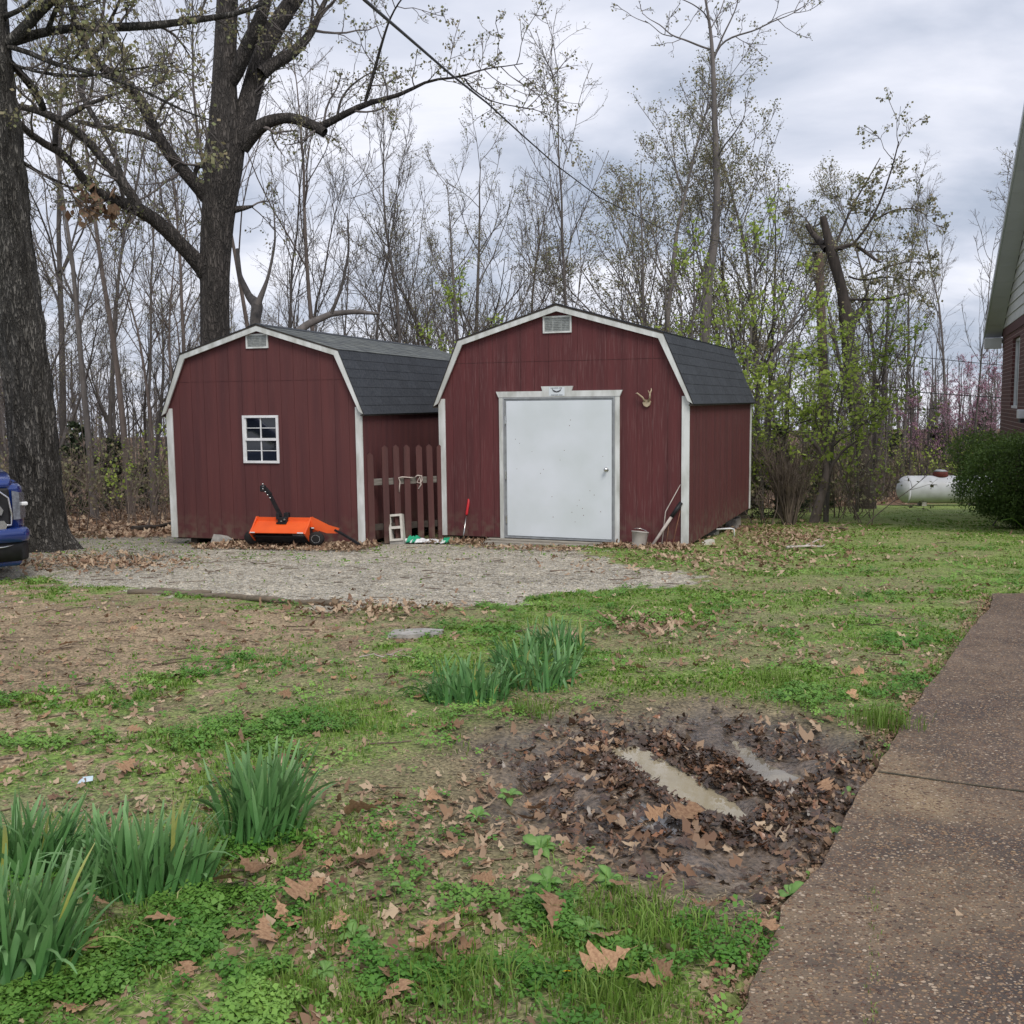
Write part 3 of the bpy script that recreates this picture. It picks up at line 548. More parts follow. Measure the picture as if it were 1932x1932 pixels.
def build_shed(S, name, label, m, seam, hole=None, groove=.203, zs=None, worn_or_lit=None):
    t = thing(name, label, 'shed', S.o, -S.yaw)
    zc = seam; gw = .007 if not worn_or_lit is None and False else (.007 if hole else .0045)
    # front wall: panels of grooved boards
    edges = list(np.arange(0, S.W, groove))+[S.W]
    if edges[-1]-edges[-2] < .05: edges.pop(-2)
    per = 6
    for z0, z1 in ((0., zc-.003), (zc+.003, 9.)):
        for g in range(0, len(edges)-1, per):
            mb = MB(); k = 0
            for i in range(g, min(g+per, len(edges)-1)):
                xa, xb = edges[i]+gw/2, edges[i+1]-gw/2
                spans = [(z0, z1)]
                if hole and xb > hole[0] and xa < hole[1] and z0 < hole[3]:
                    spans = []
                    for (u, v, w0, w1) in ((xa, min(xb, hole[0]), z0, z1), (max(xa, hole[1]), xb, z0, z1), (max(xa, hole[0]), min(xb, hole[1]), z0, hole[2]), (max(xa, hole[0]), min(xb, hole[1]), hole[3], z1)):
                        if v-u > .004 and w1-w0 > .01:
                            p = clip_strip(S, u, v, w0, w1)
                            if p: mb.prism(p, (-.012, 0)); k += 1
                else:
                    p = clip_strip(S, xa, xb, z0, z1)
                    if p: mb.prism(p, (-.012, 0)); k += 1
            if k: part('siding_panel', mb, m, t)
    mb = MB()      # backing sheet in the grooves
    def back(x0, x1, z0, z1):
        p = clip_strip(S, x0, x1, z0, z1, .02)
        if p: mb.prism(p, (-.0075, .03))
    if hole: back(.01, hole[0], .01, 9); back(hole[1], S.W-.01, .01, 9); back(hole[0], hole[1], .01, hole[2]); back(hole[0], hole[1], hole[3], 9)
    else: back(.01, S.W-.01, .01, 9)
    part('front_wall_backing', mb, M['picket'] if not worn_or_lit else m, t)
    # side walls
    for sx in (0, 1):
        k = 0; y = .0
        while y < S.D-.01:
            mb = MB()
            for i in range(6):
                y1 = min(y+groove, S.D)
                x0, x1 = (-.012, .004) if sx == 0 else (S.W-.004, S.W+.012)
                mb.box(x0, x1, y+gw/2, y1-gw/2, 0, S.H-.02); y = y1
                if y >= S.D-.01: break
            part('siding_panel', mb, m, t)
        mb = MB(); mb.box(*((-.0075, .03) if sx == 0 else (S.W-.03, S.W+.0075)), .03, S.D, .01, S.H-.02); part('side_wall_backing', mb, m, t)
    mb = MB(); p = [(0, 0), (S.W, 0), (S.W, S.H-.02), (S.W-S.bi, S.bh-.02), (S.W/2, S.ph-.02), (S.bi, S.bh-.02), (0, S.H-.02)]; mb.prism(p, (S.D-.02, S.D)); part('rear_wall', mb, m, t)
    mb = MB(); mb.box(.03, S.W-.03, .03, S.D-.03, -.02, .03); part('floor_deck', mb, M['skid'], t)
    # roof deck, trim, shingles
    pr = [(-S.ov, S.H-S.ed), (S.bi, S.bh), (S.W/2, S.ph), (S.W-S.bi, S.bh), (S.W+S.ov, S.H-S.ed)]
    th = .02; F0, F1 = -.088, S.D+.088
    for i in range(4):
        (x0, z0), (x1, z1) = pr[i], pr[i+1]; ln = math.hypot(x1-x0, z1-z0); ux, uz = (x1-x0)/ln, (z1-z0)/ln; nx_, nz_ = -uz, ux
        mb = MB(); mb.prism([(x0, z0), (x1, z1), (x1-nx_*th*.0, z1-th), (x0+.0, z0-th)], (F0+.004, F1)); part('roof_panel', mb, M['skid'], t)
        # rake trim board (front)
        mb = MB(); w = .088
        q = lambda xx, zz, f: (xx+(f*nx_*-w), zz+(f*nz_*-w))
        def inner(j):
            # mitred inner corner at profile vertex j
            if j in (0, 4): 
                return (pr[j][0]+(.035 if j == 0 else -.035), pr[j][1]-.0) 
            a, b, c = map(np.array, (pr[j-1], pr[j], pr[j+1])); u = (b-a)/np.linalg.norm(b-a); v = (c-b)/np.linalg.norm(c-b)
            n1_, n2_ = np.array([u[1], -u[0]]), np.array([v[1], -v[0]]); bi = n1_+n2_; bi /= np.linalg.norm(bi); return tuple(b+bi*w/(bi@n1_))
        a_in, b_in = inner(i), inner(i+1)
        if i == 0: a_in = (x0+.075, z0+.035); pts = [(x0, z0-.012), a_in, b_in, (x1, z1-.006)]
        elif i == 3: b_in = (x1-.075, z1+.035); pts = [(x0, z0-.006), a_in, b_in, (x1, z1-.012)]
        else: pts = [(x0, z0-.006), a_in, b_in, (x1, z1-.006)]
        mb.prism(pts, (-.08, -.058)); part('rake_trim', mb, M['trim'], t)
        mb = MB(); mb.prism([(x0, z0-.02), (a_in[0], a_in[1]), (b_in[0], b_in[1]), (x1, z1-.02)], (-.058, -.0125)); part('rake_soffit', mb, m, t)
        # shingles
        rows = max(1, int(round(ln/.135))); e_ = ln/rows; tw = .30
        side_vis = (i >= 2)
        allb = MB(); cnt = 0
        for r_ in range(rows):
            d0 = r_*e_ if i < 2 else ln-r_*e_ - 0
            y = F0-(.15 if r_ % 2 else 0)
            while y < F1:
                ya, yb = max(y, F0), min(y+tw, F1); y += tw
                if yb-ya < .03: continue
                s0 = (r_*e_-.012); s1 = s0+e_+.03
                if i >= 2: pa = (x1-ux*s0, z1-uz*s0); pb = (x1-ux*s1, z1-uz*s1)
                else: pa = (x0+ux*s0, z0+uz*s0); pb = (x0+ux*min(s1, ln), z0+uz*min(s1, ln))
                if i >= 2 and s1 > ln: pb = (x0, z0)
                lift = .007+random.random()*.002
                lo_ = .003
                quad = [(pa[0]+nx_*.001, pa[1]+nz_*.001), (pa[0]+nx_*lift, pa[1]+nz_*lift), (pb[0]+nx_*lo_, pb[1]+nz_*lo_), (pb[0]+nx_*.001, pb[1]+nz_*.001)]
                if side_vis:
                    mb = MB(); mb.prism(quad, (ya+.0012, yb-.0012)); part('shingle', mb, worn_or_lit[1 if i == 2 else 0] if worn_or_lit else M['shingle'], t)
                else: allb.prism(quad, (ya+.0012, yb-.0012))
        if not side_vis: o = part('shingle', allb, M['shingle'], t); o['kind'] = 'stuff'
    mb = MB()   # ridge cap
    w = .13; zr = S.ph+.014; sl_ = (S.ph-S.bh)/(S.W/2-S.bi); mb.prism([(S.W/2-w, zr-w*sl_), (S.W/2, zr), (S.W/2+w, zr-w*sl_), (S.W/2+w, zr-w*sl_-.006), (S.W/2, zr-.006), (S.W/2-w, zr-w*sl_-.006)], (F0-.002, F1)); part('ridge_cap', mb, M['shingle'], t)
    for sx in (0, 1):  # corner trims
        x0, x1 = (-.015, .085) if sx == 0 else (S.W-.085, S.W+.015)
        mb = MB(); mb.box(x0, x1, -.034, -.0125, -.0, S.H+(.07 if 0 else .05), bev=.002); part('corner_trim', mb, M['trim'], t)
        mb = MB(); mb.box(*((-.032, -.0145) if sx == 0 else (S.W+.0145, S.W+.032)), S.D-.06, S.D+.01, 0, S.H-.03); part('corner_trim', mb, M['trim'], t)
        mb = MB(); x = -.02 if sx == 0 else S.W-.0; mb.box(*((-S.ov, -.013) if sx == 0 else (S.W+.013, S.W+S.ov)), F0+.01, F1-.01, S.H-S.ed-.03, S.H-S.ed-.012); part('eave_board', mb, M['skid'], t)
    for sx in (.25, S.W*.5-.05, S.W-.35):
        mb = MB(); mb.box(sx, sx+.1, .05, S.D-.05, -.14, -.021); part('skid_beam', mb, M['skid'], t)
    return t
S2 = ShedFrame(2.2678, 13.0271, -.25, .3865, 3.5183, 1.8679, .321, 2.7251, 3.1418, .0722, .044, 4.8427)
S1 = ShedFrame(-2.0056, 13.7466, -.277, .2953, 3.0285, 1.7989, .2898, 2.616, 2.9865, .0647, .0432, 6.2)
# left shed
wx0, wz1 = S1.on(458.5, 784); wx1, wz0 = S1.on(529, 874)
h1 = (wx0+.03, wx1-.03, wz0+.03, wz1-.03)
shed1 = build_shed(S1, 'storage_shed', 'smaller dark red barn shaped shed with a small white framed window', M['red1'], S1.on(600, 717)[1], hole=h1, worn_or_lit=(M['shingle'], M['shingle_lit']))
def vent(S, t, px0, py0, px1, py1, slats):
    x0, z1 = S.on(px0, py0, -.03); x1, z0 = S.on(px1, py1, -.03)
    mb = MB(); f = .022
    mb.box(x0, x1, -.032, -.0125, z1-f, z1); mb.box(x0, x1, -.032, -.0125, z0, z0+f); mb.box(x0, x0+f, -.032, -.0125, z0+f, z1-f); mb.box(x1-f, x1, -.032, -.0125, z0+f, z1-f)
    v = part('gable_vent', mb, M['trim'], t)
    mb = MB(); mb.box(x0+f, x1-f, -.019, -.0128, z0+f, z1-f); ob('mesh_screen', mb.mesh('mesh_screen', M['vent']), v)
    mb = MB(); n = slats
    for i in range(n):
        z = z0+f+(z1-z0-2*f)*(i+.5)/n
        for k in range(3):
            w = (x1-x0-2*f)/3; mb.box(x0+f+k*w+.008, x0+f+(k+1)*w-.008, -.026, -.020, z-.004, z+.004)
    ob('louvre', mb.mesh('louvre', M['vent']), v)
vent(S1, shed1, 463, 630.5, 505.5, 656.5, 7)
def shed_window(S, t, x0, x1, z0, z1):
    f = .034; mb = MB(); y0, y1 = -.036, -.0125
    mb.box(x0, x1, y0, y1, z1-f, z1, bev=.002); mb.box(x0, x1, y0, y1, z0, z0+f, bev=.002); mb.box(x0, x0+f, y0, y1, z0+f, z1-f, bev=.002); mb.box(x1-f, x1, y0, y1, z0+f, z1-f, bev=.002)
    w = part('window', mb, M['white'], t)
    zm = (z0+z1)/2; xm = (x0+x1)/2; r = .013
    mb = MB(); mb.box(x0+f, x1-f, -.028, -.004, zm-.018, zm+.018)
    mb.box(x0+f, x0+f+.02, -.024, -.004, zm+.018, z1-f); mb.box(x0+f, x0+f+.01, -.018, -.004, z0+f, zm-.018); ob('sash', mb.mesh('sash', M['white']), w)
    mb = MB(); 
    for (a, b) in ((z0+f, zm-.018), (zm+.018, z1-f)):
        mb.box(xm-r/2-.002, xm+r/2+.002, -.016, -.005, a, b); mb.box(x0+f+.02, xm-r/2-.003, -.0155, -.005, (a+b)/2-.005, (a+b)/2+.005); mb.box(xm+r/2+.003, x1-f, -.0155, -.005, (a+b)/2-.005, (a+b)/2+.005)
    ob('muntin', mb.mesh('muntin', M['white']), w)
    for (a, b) in ((z0+f, zm-.018), (zm+.018, z1-f)):
        h = (a+b)/2
        for (c, d) in ((a, h-.005), (h+.005, b)):
            for (e, g) in ((x0+f+.012, xm-.009), (xm+.009, x1-f)):
                mb = MB(); mb.box(e, g, -.004, .001, c, d); ob('pane', mb.mesh('pane', M['glass']), w)
shed_window(S1, shed1, wx0, wx1, wz0, wz1)
# right shed with door
shed2 = build_shed(S2, 'storage_shed', 'larger weathered red barn shaped shed with a wide white door', M['red2'], S2.on(1060, 681)[1])
vent(S2, shed2, 1024, 597, 1078, 627, 8)
dxa, dzt = S2.on(955, 757, -.03); dxb, dzb = S2.on(1154, 1009, -.03)
dzb = .035
trw = .062
mb = MB(); mb.box(dxa-.045, dxb+.045, -.022, -.0125, dzb-.03, dzt+.05); 
door_f = part('door_frame', mb, M['alu'], shed2)
mb = MB()
mb.box(dxa-.045, dxa-.026, -.04, -.022, dzb-.03, dzt+.05); mb.box(dxb+.026, dxb+.045, -.04, -.022, dzb-.03, dzt+.05); mb.box(dxa-.026, dxb+.026, -.04, -.022, dzt+.03, dzt+.05); mb.box(dxa-.026, dxb+.026, -.044, -.022, dzb-.03, dzb-.012)
ob('door_stop', mb.mesh('door_stop', M['alu']), door_f)
mb = MB(); mb.box(dxa, dxb, -.036, -.0222, dzb, dzt, bev=.003); door = part('door', mb, M['door'], shed2)
kx, kz = S2.on(1144, 886, -.05)
mb = MB(); mb.lathe([(.03, -.036), (.03, -.041), (.012, -.044), (.012, -.065), (.024, -.072), (.028, -.085), (.022, -.098), (.0, -.102)], 'y', 20, Matrix.Translation((kx, 0, kz))); ob('door_knob', mb.mesh('door_knob', M['metal']), door)
for zf in (.12, .45, .86):
    mb = MB(); z = dzb+(dzt-dzb)*zf; mb.box(dxa-.022, dxa-.004, -.044, -.0225, z-.055, z+.055, bev=.002); ob('hinge', mb.mesh('hinge', M['metal']), door)
mb = MB()   # small chips and screw heads on the door skin
for (cx_, cz_) in [(.1, .5), (.09, .72), (.13, .69), (.62, .86), (.61, .82), (.92, .6), (.8, .35), (.84, .32), (.7, .28), (.68, .24), (.73, .22), (.74, .17), (.9, .2), (.63, .19), (.45, .15), (.44, .3), (.33, .47), (.36, .5), (.52, .57), (.56, .64), (.25, .63), (.66, .12)]:
    x = dxa+(dxb-dxa)*cx_; z = dzb+(dzt-dzb)*cz_; r = .003+.0022*random.random(); mb.box(x-r, x+r, -.0368, -.0355, z-r, z+r)
ob('chip', mb.mesh('chip', M['rust']), door)
jb = -.02
mb = MB(); mb.box(dxa-.045-trw, dxa-.0455, -.036, -.0125, -.03, dzt+.051, bev=.002); part('door_trim', mb, M['trim'], shed2)
mb = MB(); mb.box(dxb+.0455, dxb+.045+trw, -.036, -.0125, -.06, dzt+.051, bev=.002); part('door_trim', mb, M['trim'], shed2)
hz0 = dzt+.052; hz1 = hz0+.078; xa, xb = dxa-.045-trw, dxb+.045+trw; xm = (xa+xb)/2-.01
mb = MB(); mb.prism([(xa-.005, hz0), (xb+.005, hz0), (xb+.04, hz1), (xm+.205, hz1), (xm+.225, hz1+.062), (xm-.225, hz1+.062), (xm-.205, hz1), (xa-.04, hz1)], (-.042, -.0125)); hd = part('door_header', mb, M['trim'], shed2)
# maker's plate on the header: spread wings between two short illegible lines
mb = MB(); pz0 = hz0+.012; pz1 = hz1+.05; mb.box(xm-.11, xm+.11, -.0445, -.0421, pz0, pz1); pl = ob('name_plate', mb.mesh('name_plate', M['door']), hd)
mb = MB(); zc = (pz0+pz1)/2+.012
def wing(sgn):
    o = [(0, -.026), (.03, -.022), (.055, -.005), (.068, .026), (.060, .024), (.052, .008), (.046, .014), (.040, .000), (.032, .008), (.025, -.006), (.012, -.004), (.0, -.012)]
    p = [(xm+sgn*a, zc+b) for a, b in o]; mb.prism(p if sgn > 0 else p[::-1], (-.0462, -.0447))
wing(1); wing(-1)
def scrib(z, ws):
    for (a, b) in ws:
        x = a
        while x < b: mb.box(xm+x, xm+x+.005, -.0462, -.0447, z-.004-.002*random.random(), z+.003+.002*random.random()); x += .0075
scrib(pz1-.012, [(-.085, -.045), (-.035, .02), (.035, .075)]); scrib(pz0+.012, [(-.08, -.04), (-.03, .02), (.032, .08)])
ob('lettering', mb.mesh('lettering', M['cable']), hd)
# antlers on the wall
ax_, az = S2.on(1219, 757, -.05)
t = thing('antler_mount', 'small deer antlers on a skull plate nailed right of the white door', 'antlers', S2.wp(ax_, -.013, az), -S2.yaw)
mb = MB(); mb.prism([(-.05, -.02), (-.03, -.06), (.01, -.075), (.045, -.05), (.06, -.005), (.03, .02), (-.02, .02)], (-.03, .0)); part('skull_plate', mb, M['bone'], t)
mb = MB(); mb.tube([(-.02, -.03, 0), (-.045, -.05, .05), (-.085, -.07, .085), (-.11, -.06, .105), (-.135, -.045, .102)], [.013, .012, .011, .009, .004], 8); part('antler', mb, M['bone'], t)
mb = MB(); mb.tube([(.03, -.03, 0), (.055, -.06, .04), (.06, -.075, .1), (.075, -.06, .14), (.07, -.05, .165)], [.013, .012, .011, .008, .004], 8); mb.tube([(.06, -.07, .09), (.045, -.09, .125), (.04, -.09, .14)], [.008, .006, .003], 6); part('antler', mb, M['bone'], t)
# foundation blocks
def blockobj(name, label, w, d, h, loc, rz, m, group=None):
    mb = MB(); mb.box(-w/2, w/2, -d/2, d/2, 0, h, bev=.008); o = mb.build(name, m, None, loc, (0, 0, rz)); tag(o, label, 'block', group); return o
def gz(p): return float(G(np.array([p[0]]), np.array([p[1]]))[0])
for (S, x, y, lab) in ((S2, 3.3, 4.6, 'tall concrete block pier under the rear right corner of the larger shed'), (S2, 3.3, 2.6, 'concrete block pier under the right side of the larger shed'), (S2, 1.9, 4.5, None), (S2, .3, 4.5, None), (S2, .45, .3, None), (S2, 3.05, .5, None), (S1, .45, .25, None), (S1, 2.4, .3, None), (S1, .4, 5.6, None), (S1, 2.6, 5.6, None), (S2, .5, 2.5, None), (S1, .4, 3, None), (S1, 2.5, 3, None)):
    p = S.wp(x, y); g = gz(p)-.03; blockobj('foundation_block', lab or 'grey block carrying a skid in the dark gap under a shed', .2, .38, S.o[2]-.14-g, (p[0], p[1], g), -S.yaw, M['block'], None if lab else 'blocks under the sheds')

# ---- picket gate between the sheds
gA = np.array([-1.93, 13.86, 0]); gB = np.array([-.99, 14.33, 0]); gu = (gB-gA)/np.linalg.norm(gB-gA)
gt = thing('picket_gate', 'dark red picket gate tied shut between the two sheds', 'gate', (gA[0], gA[1], -.33), math.atan2(gu[1], gu[0]))
n = np.array([gu[1], -gu[0], 0])
for i, (pxt, pyt, pyb) in enumerate([(696, 854, 1019), (723.5, 840, 1020), (744.5, 839, 1019), (765, 839, 1019), (788, 839, 1018), (807.5, 838, 1018), (827, 839, 1018)]):
    d = _f*FPX+_R*(pxt+1.5-HC)+_U*(HC-pyt); o = np.array([0, 0, CAMZ]); tt = ((gA-o)[:2]@n[:2])/(d[:2]@n[:2]); p = o+d*tt; lx = float((p-gA)@gu); zt = p[2]+.33
    mb = MB(); w = .044; lean = .008*(i % 3-1)
    mb.prism([(lx-w+lean+.012, .02), (lx+w+lean+.012, .02), (lx+w, zt-.04), (lx, zt), (lx-w, zt-.04)], (-.012, .01)); pk = part('picket', mb, M['picket'], gt)
rz = PD(760, 906, 14.2)[2]+.33
for z, m_ in ((rz, M['woodv']), (.25, M['skid'])):
    mb = MB(); mb.box(.03, 1.03, .0105, .04, z-.045, z+.045, bev=.003); part('rail', mb, m_, gt)
r1x = .50
t = thing('rope_tie', 'frayed pale string tied round the gate pickets at the rail', 'string', (gA[0], gA[1], -.33), math.atan2(gu[1], gu[0]))
mb = MB(); lx = .42; mb.tube([(lx-.01, -.018, rz-.15), (lx-.012, -.03, rz-.08), (lx, -.024, rz-.01), (lx-.02, -.03, rz+.05), (lx+.03, -.03, rz+.058), (lx+.14, -.022, rz+.045), (lx+.19, -.02, rz+.04)], .008, 6)
part('string_loop', mb, M['rope'], t)
mb = MB(); lx = .68; mb.tube([(lx-.03, -.02, rz+.05), (lx, -.03, rz+.07), (lx+.06, -.03, rz+.06), (lx+.065, -.028, rz), (lx+.04, -.026, rz-.04), (lx-.01, -.02, rz-.03), (lx+.03, -.03, rz+.05), (lx+.05, -.026, rz-.06), (lx+.01, -.022, rz-.12)], .009, 6)
part('string_loop', mb, M['rope'], t)

# ---- door step of planks
sx0, _ = S2.on(930, 1012, 0); sx1, _ = S2.on(1152, 1012, 0)
t = thing('door_step', 'low weathered plank ramp in front of the white shed door', 'step', S2.wp(0, 0, 0), -S2.yaw)
fz = gz(S2.wp(1.6, -.6))-S2.o[2]
Mr = Matrix.Rotation(math.atan2(-.075-fz-.05+.0, .6), 4, 'X')
for k in range(5):
    y0 = -.07-.118*k; z = .002-.020*k; xo = random.uniform(-.02, .02); x0 = sx0+xo-.0*k; x1 = sx1-.03+xo*.5-(.16 if k == 4 else .03*k)
    mb = MB(); mb.box(x0-(.03*k), x1, y0-.112, y0, z-.05, z-.004+random.uniform(-.003, .003), bev=.004); part('plank', mb, M['wood'], t)
for x in (sx0+.1, sx1-.25):
    mb = MB(); mb.box(x, x+.09, -.62, -.08, fz-.05, -.08); part('joist', mb, M['skid'], t)
mb = MB(); mb.box(sx0+.0, sx1-.3, -.675, -.66, fz-.04, -.05); part('front_edge_board', mb, M['wood'], t)

# ---- objects leaning on / standing by the sheds
def gp(px, py): p = P(px, py); return np.array([p[0], p[1], gz(p)])
def sp(S, px, py, off):
    x, z = S.on(px, py, off); q = S.wp(x, off); return np.array([q[0], q[1], gz(q)])
# cinder block leaning on gate, standing on a brick-like stub
p = PD(748, 1018, 13.92); p = np.array([p[0], p[1], gz(p)])
t = thing('cinder_block', 'pale two hole cinder block standing on end against the picket gate', 'cinder block', (p[0], p[1], p[2]+.05), 0, None, (R(-9), R(-4.5), R(-6)))
w, h, d, f = .095, .37, .16, .03
mb = MB()
for z0, z1 in ((0, .03), (h/2-.018, h/2+.018), (h-.03, h)): mb.box(-w, w, 0, d, z0, z1)
for z0, z1 in ((.03, h/2-.018), (h/2+.018, h-.03)):
    mb.box(-w, -w+f, 0, d, z0, z1); mb.box(w-f, w, 0, d, z0, z1)
part('block_shell', mb, M['palecon'], t)
mb = MB(); mb.box(-.1, .1, .02, .16, -.06, -.001, M=Matrix.Rotation(0, 4, 'X')); part('footing_brick', mb, M['block'], t)
# grey concrete lump at left shed
p = sp(S1, 418, 1022, -.14); mb = MB(); mb.prism([(-.13, -.03), (.14, -.03), (.13, .08), (.04, .13), (-.09, .14), (-.12, .05)], (-.08, .08)); o = mb.build('concrete_block', M['block'], None, (p[0], p[1], p[2]), (R(-12), 0, R(-14))); tag(o, 'rough grey concrete lump leaning on the left shed beside the orange sweeper', 'concrete lump')
# bag
p0 = gp(800, 1029)
def bag(pxs, name, m, lab, par=None, h=.05):
    V = []; F = []; nx, ny = 22, 9
    a = sp(S2, *pxs[0], -.42); b = sp(S2, *pxs[1], -.42); ax = b-a; ln = np.linalg.norm(ax); ax /= ln; ay = np.array([-ax[1], ax[0], 0])
    for i in range(nx):
        for j in range(ny):
            u = i/(nx-1); v = j/(ny-1)*2-1; wd = (.10+.05*math.sin(u*9+.6)+.04*math.sin(u*23))*min(1, 6*u+.2)*min(1, 6*(1-u)+.2)
            q = a+ax*ln*u+ay*v*wd; z = gz(q)+.015+h*1.15*(1-v*v)*(.5+.5*float(vn(u*9, v*2+pxs[0][0])))+.012*float(vn(u*14, v*3+3))
            V.append((q[0], q[1], z))
    F = [(i*ny+j, (i+1)*ny+j, (i+1)*ny+j+1, i*ny+j+1) for i in range(nx-1) for j in range(ny-1)]
    mb = MB(); mb.add(V, F, True); o = mb.build(name, m, par); md = o.modifiers.new('s', 'SOLIDIFY'); md.thickness = .004
    return o
t = thing('plastic_bag', 'crumpled white and green plastic bag on leaves by the gate', 'bag', (0, 0, 0))
bag([(752, 1029), (800, 1030)], 'bag_body', M['white'], None, t, .06); bag([(772, 1026), (792, 1028)], 'green_print', M['green'], None, t, .085)
bag([(790, 1028), (850, 1026)], 'bag_body', M['white'], None, t, .05); bag([(838, 1025), (851, 1024)], 'green_print', M['green'], None, t, .07)
# red handled tool
b = sp(S2, 872, 1024, -.22); top = PD(885, 940, float(S2.wp(.3, -.04)[1])); mid = b+(top-b)*.62
t = thing('long_handled_tool', 'thin metal tool with a bright red grip leaning left of the door', 'tool', tuple(b))
mb = MB(); mb.tube([(0, 0, -.02), tuple(mid-b)], .009, 8); part('shaft', mb, M['metal'], t)
mb = MB(); mb.tube([tuple(mid-b), tuple((mid-b)*1.05), tuple(top-b-(top-b)*.02), tuple(top-b)], [.012, .019, .018, .012], 10); part('grip', mb, M['red'], t)
# tilted bucket
b = sp(S2, 1205, 1026, -.24); t = thing('bucket', 'dirty off white plastic bucket tilted against the right shed', 'bucket', (b[0], b[1], b[2]+.0), 0, None, (R(-4), R(7), R(10)))
mb = MB(); mb.lathe([(.0, .0), (.082, .0), (.088, .03), (.105, .20), (.112, .205), (.112, .215), (.10, .215), (.085, .03), (0, .02)], 'z', 28); part('pail', mb, mat('pail_plastic', (.5, .47, .43), (.36, .33, .3), 9, .6), t)
mb = MB(); mb.tube([(.112*math.cos(a), .112*math.sin(a)*.9, .2+.05*math.sin(a)) for a in np.linspace(0, math.pi, 14)], .004, 6); part('handle', mb, M['metal'], t)
# pole leaning at the corner
b = sp(S2, 1227, 1026, -.3); e_ = S2.wp(3.40, -.06, 0); tp = PD(1284, 950, float(e_[1]))
t = thing('leaning_pole', 'chalky pale pole with a dark end leaning into the shed corner', 'pole', tuple(b)); k = (tp-b)
mb = MB(); mb.tube([(0, 0, 0), tuple(k*.74)], [.018, .021], 10); part('pale_shaft', mb, M['pale'], t)
mb = MB(); mb.tube([tuple(k*.7), tuple(k*1.02)], .027, 10); part('dark_sleeve', mb, M['black'], t)
for (x0, y0, x1, y1, c) in ((1248, 1026, 1284, 914, 'brown'), (1256, 1026, 1262, 985, 'short'), (1268, 1024, 1284, 962, 'straight')):
    a = sp(S2, x0, y0, -.2); bb = PD(x1, y1, float(S2.wp(3.3, -.06)[1])); m_ = (a+bb)/2+np.array([-.07 if c == 'brown' else .01, 0, .06]); mb = MB(); mb.tube([tuple(a), tuple(m_), tuple(bb)], [.008, .007, .005], 6)
    o = mb.build('dry_stem', M['stem'] if c != 'brown' else M['pale']); tag(o, {'brown': 'long bowed dry stem reaching up the shed corner trim', 'short': 'short dry upright stalk behind the leaning pole', 'straight': 'straight reddish stalk between the pole and corner trim'}[c], 'stem')
# white pipe and scraps under the right side
p = gp(1400, 1018)
mb = MB(); mb.tube([(-.2, 0, .11), (0, 0, .12), (.05, 0, .11), (.06, .02, -.02)], .012, 8); o = mb.build('pvc_pipe', M['white'], None, (p[0]-.1, p[1]+.3, p[2])); tag(o, 'white bent pipe in the dark gap under the right shed', 'pipe')
p = gp(1332, 1029); mb = MB(); mb.prism([(-.1, -.02), (.13, -.02), (.12, .06), (.03, .05)], (-.04, .04)); o = mb.build('concrete_block', M['palecon'], None, (p[0], p[1]+.05, p[2]), (0, 0, .5)); tag(o, 'pale broken block chip beside the right corner trim', 'concrete chip')

# ---- orange lawn sweeper
b = sp(S1, 572, 1030, -.52)
t = thing('lawn_sweeper', 'bright orange tow behind lawn sweeper parked before the left shed', 'lawn sweeper', (b[0]-.25, b[1]+.05, b[2]+.045), -.2); t.scale = (.92, .92, .80)
def side_prof(): return [(-.22, .22), (-.17, .27), (-.03, .41), (.03, .455), (.06, .455), (.10, .40), (.2, .30), (.25, .2)]
Wd = .42
mb = MB(); sp_ = [(-.25, .225), (-.14, .30), (-.02, .385), (.0, .385), (.0, .45), (.03, .45), (.03, .37), (.16, .31), (.24, .2), (.225, .2), (.15, .29), (.0, .36), (-.13, .285), (-.245, .215)]
# prism profile is in (x,z) extruded over y: rotate so it runs along x
Mx = Matrix(((0, 1, 0, 0), (1, 0, 0, 0), (0, 0, 1, 0), (0, 0, 0, 1)))
mb.prism(sp_, (-Wd, Wd-.02), M=Mx); part('hood', mb, M['orange'], t)
mb = MB(); mb.prism([(-.25, .215), (-.14, .31), (.0, .46), (.05, .46), (.22, .30), (.26, .2), (.12, .07), (-.08, .06), (-.17, .14)], (Wd-.02, Wd), M=Mx); mb.prism([(-.25, .215), (-.14, .31), (.0, .46), (.05, .46), (.22, .30), (.26, .2), (.12, .07), (-.08, .06), (-.17, .14)], (-Wd-.02, -Wd), M=Mx); part('side_panel', mb, M['orange'], t)
mb = MB(); mb.prism([(Wd, .46), (Wd+.02, .46), (Wd+.26, .33), (Wd+.42, .28), (Wd+.40, .20), (Wd+.24, .20), (Wd+.06, .26), (Wd, .24)], (-.03, .01)); part('wing_panel', mb, M['orange'], t)
mb = MB(); mb.tube([(-Wd+.02, 0, .13), (Wd-.02, 0, .13)], .115, 24); bd = part('brush_drum', mb, M['black'], t)
mb = MB()
for k in range(220):
    a = random.uniform(0, 6.28); x = random.uniform(-Wd+.03, Wd-.03); r = .14; mb.box(x-.002, x+.002, .1*math.cos(a)-.002, r*math.cos(a)+.002, .13+.1*math.sin(a), .13+r*math.sin(a)+.004)
ob('bristle', mb.mesh('bristle', M['black']), bd)['kind'] = 'stuff'
mb = MB(); mb.box(-Wd, Wd, .05, .2, .05, .2); mb.box(-Wd, Wd-.02, -.16, -.13, .14, .165); part('frame_bar', mb, M['black'], t)
mb = MB(); mb.tube([(.2, -.19, .205), (Wd-.03, -.19, .205)], .008, 8); mb.tube([(.2, -.18, .175), (Wd-.03, -.18, .175)], .006, 8); part('linkage_rod', mb, M['alu'], t)
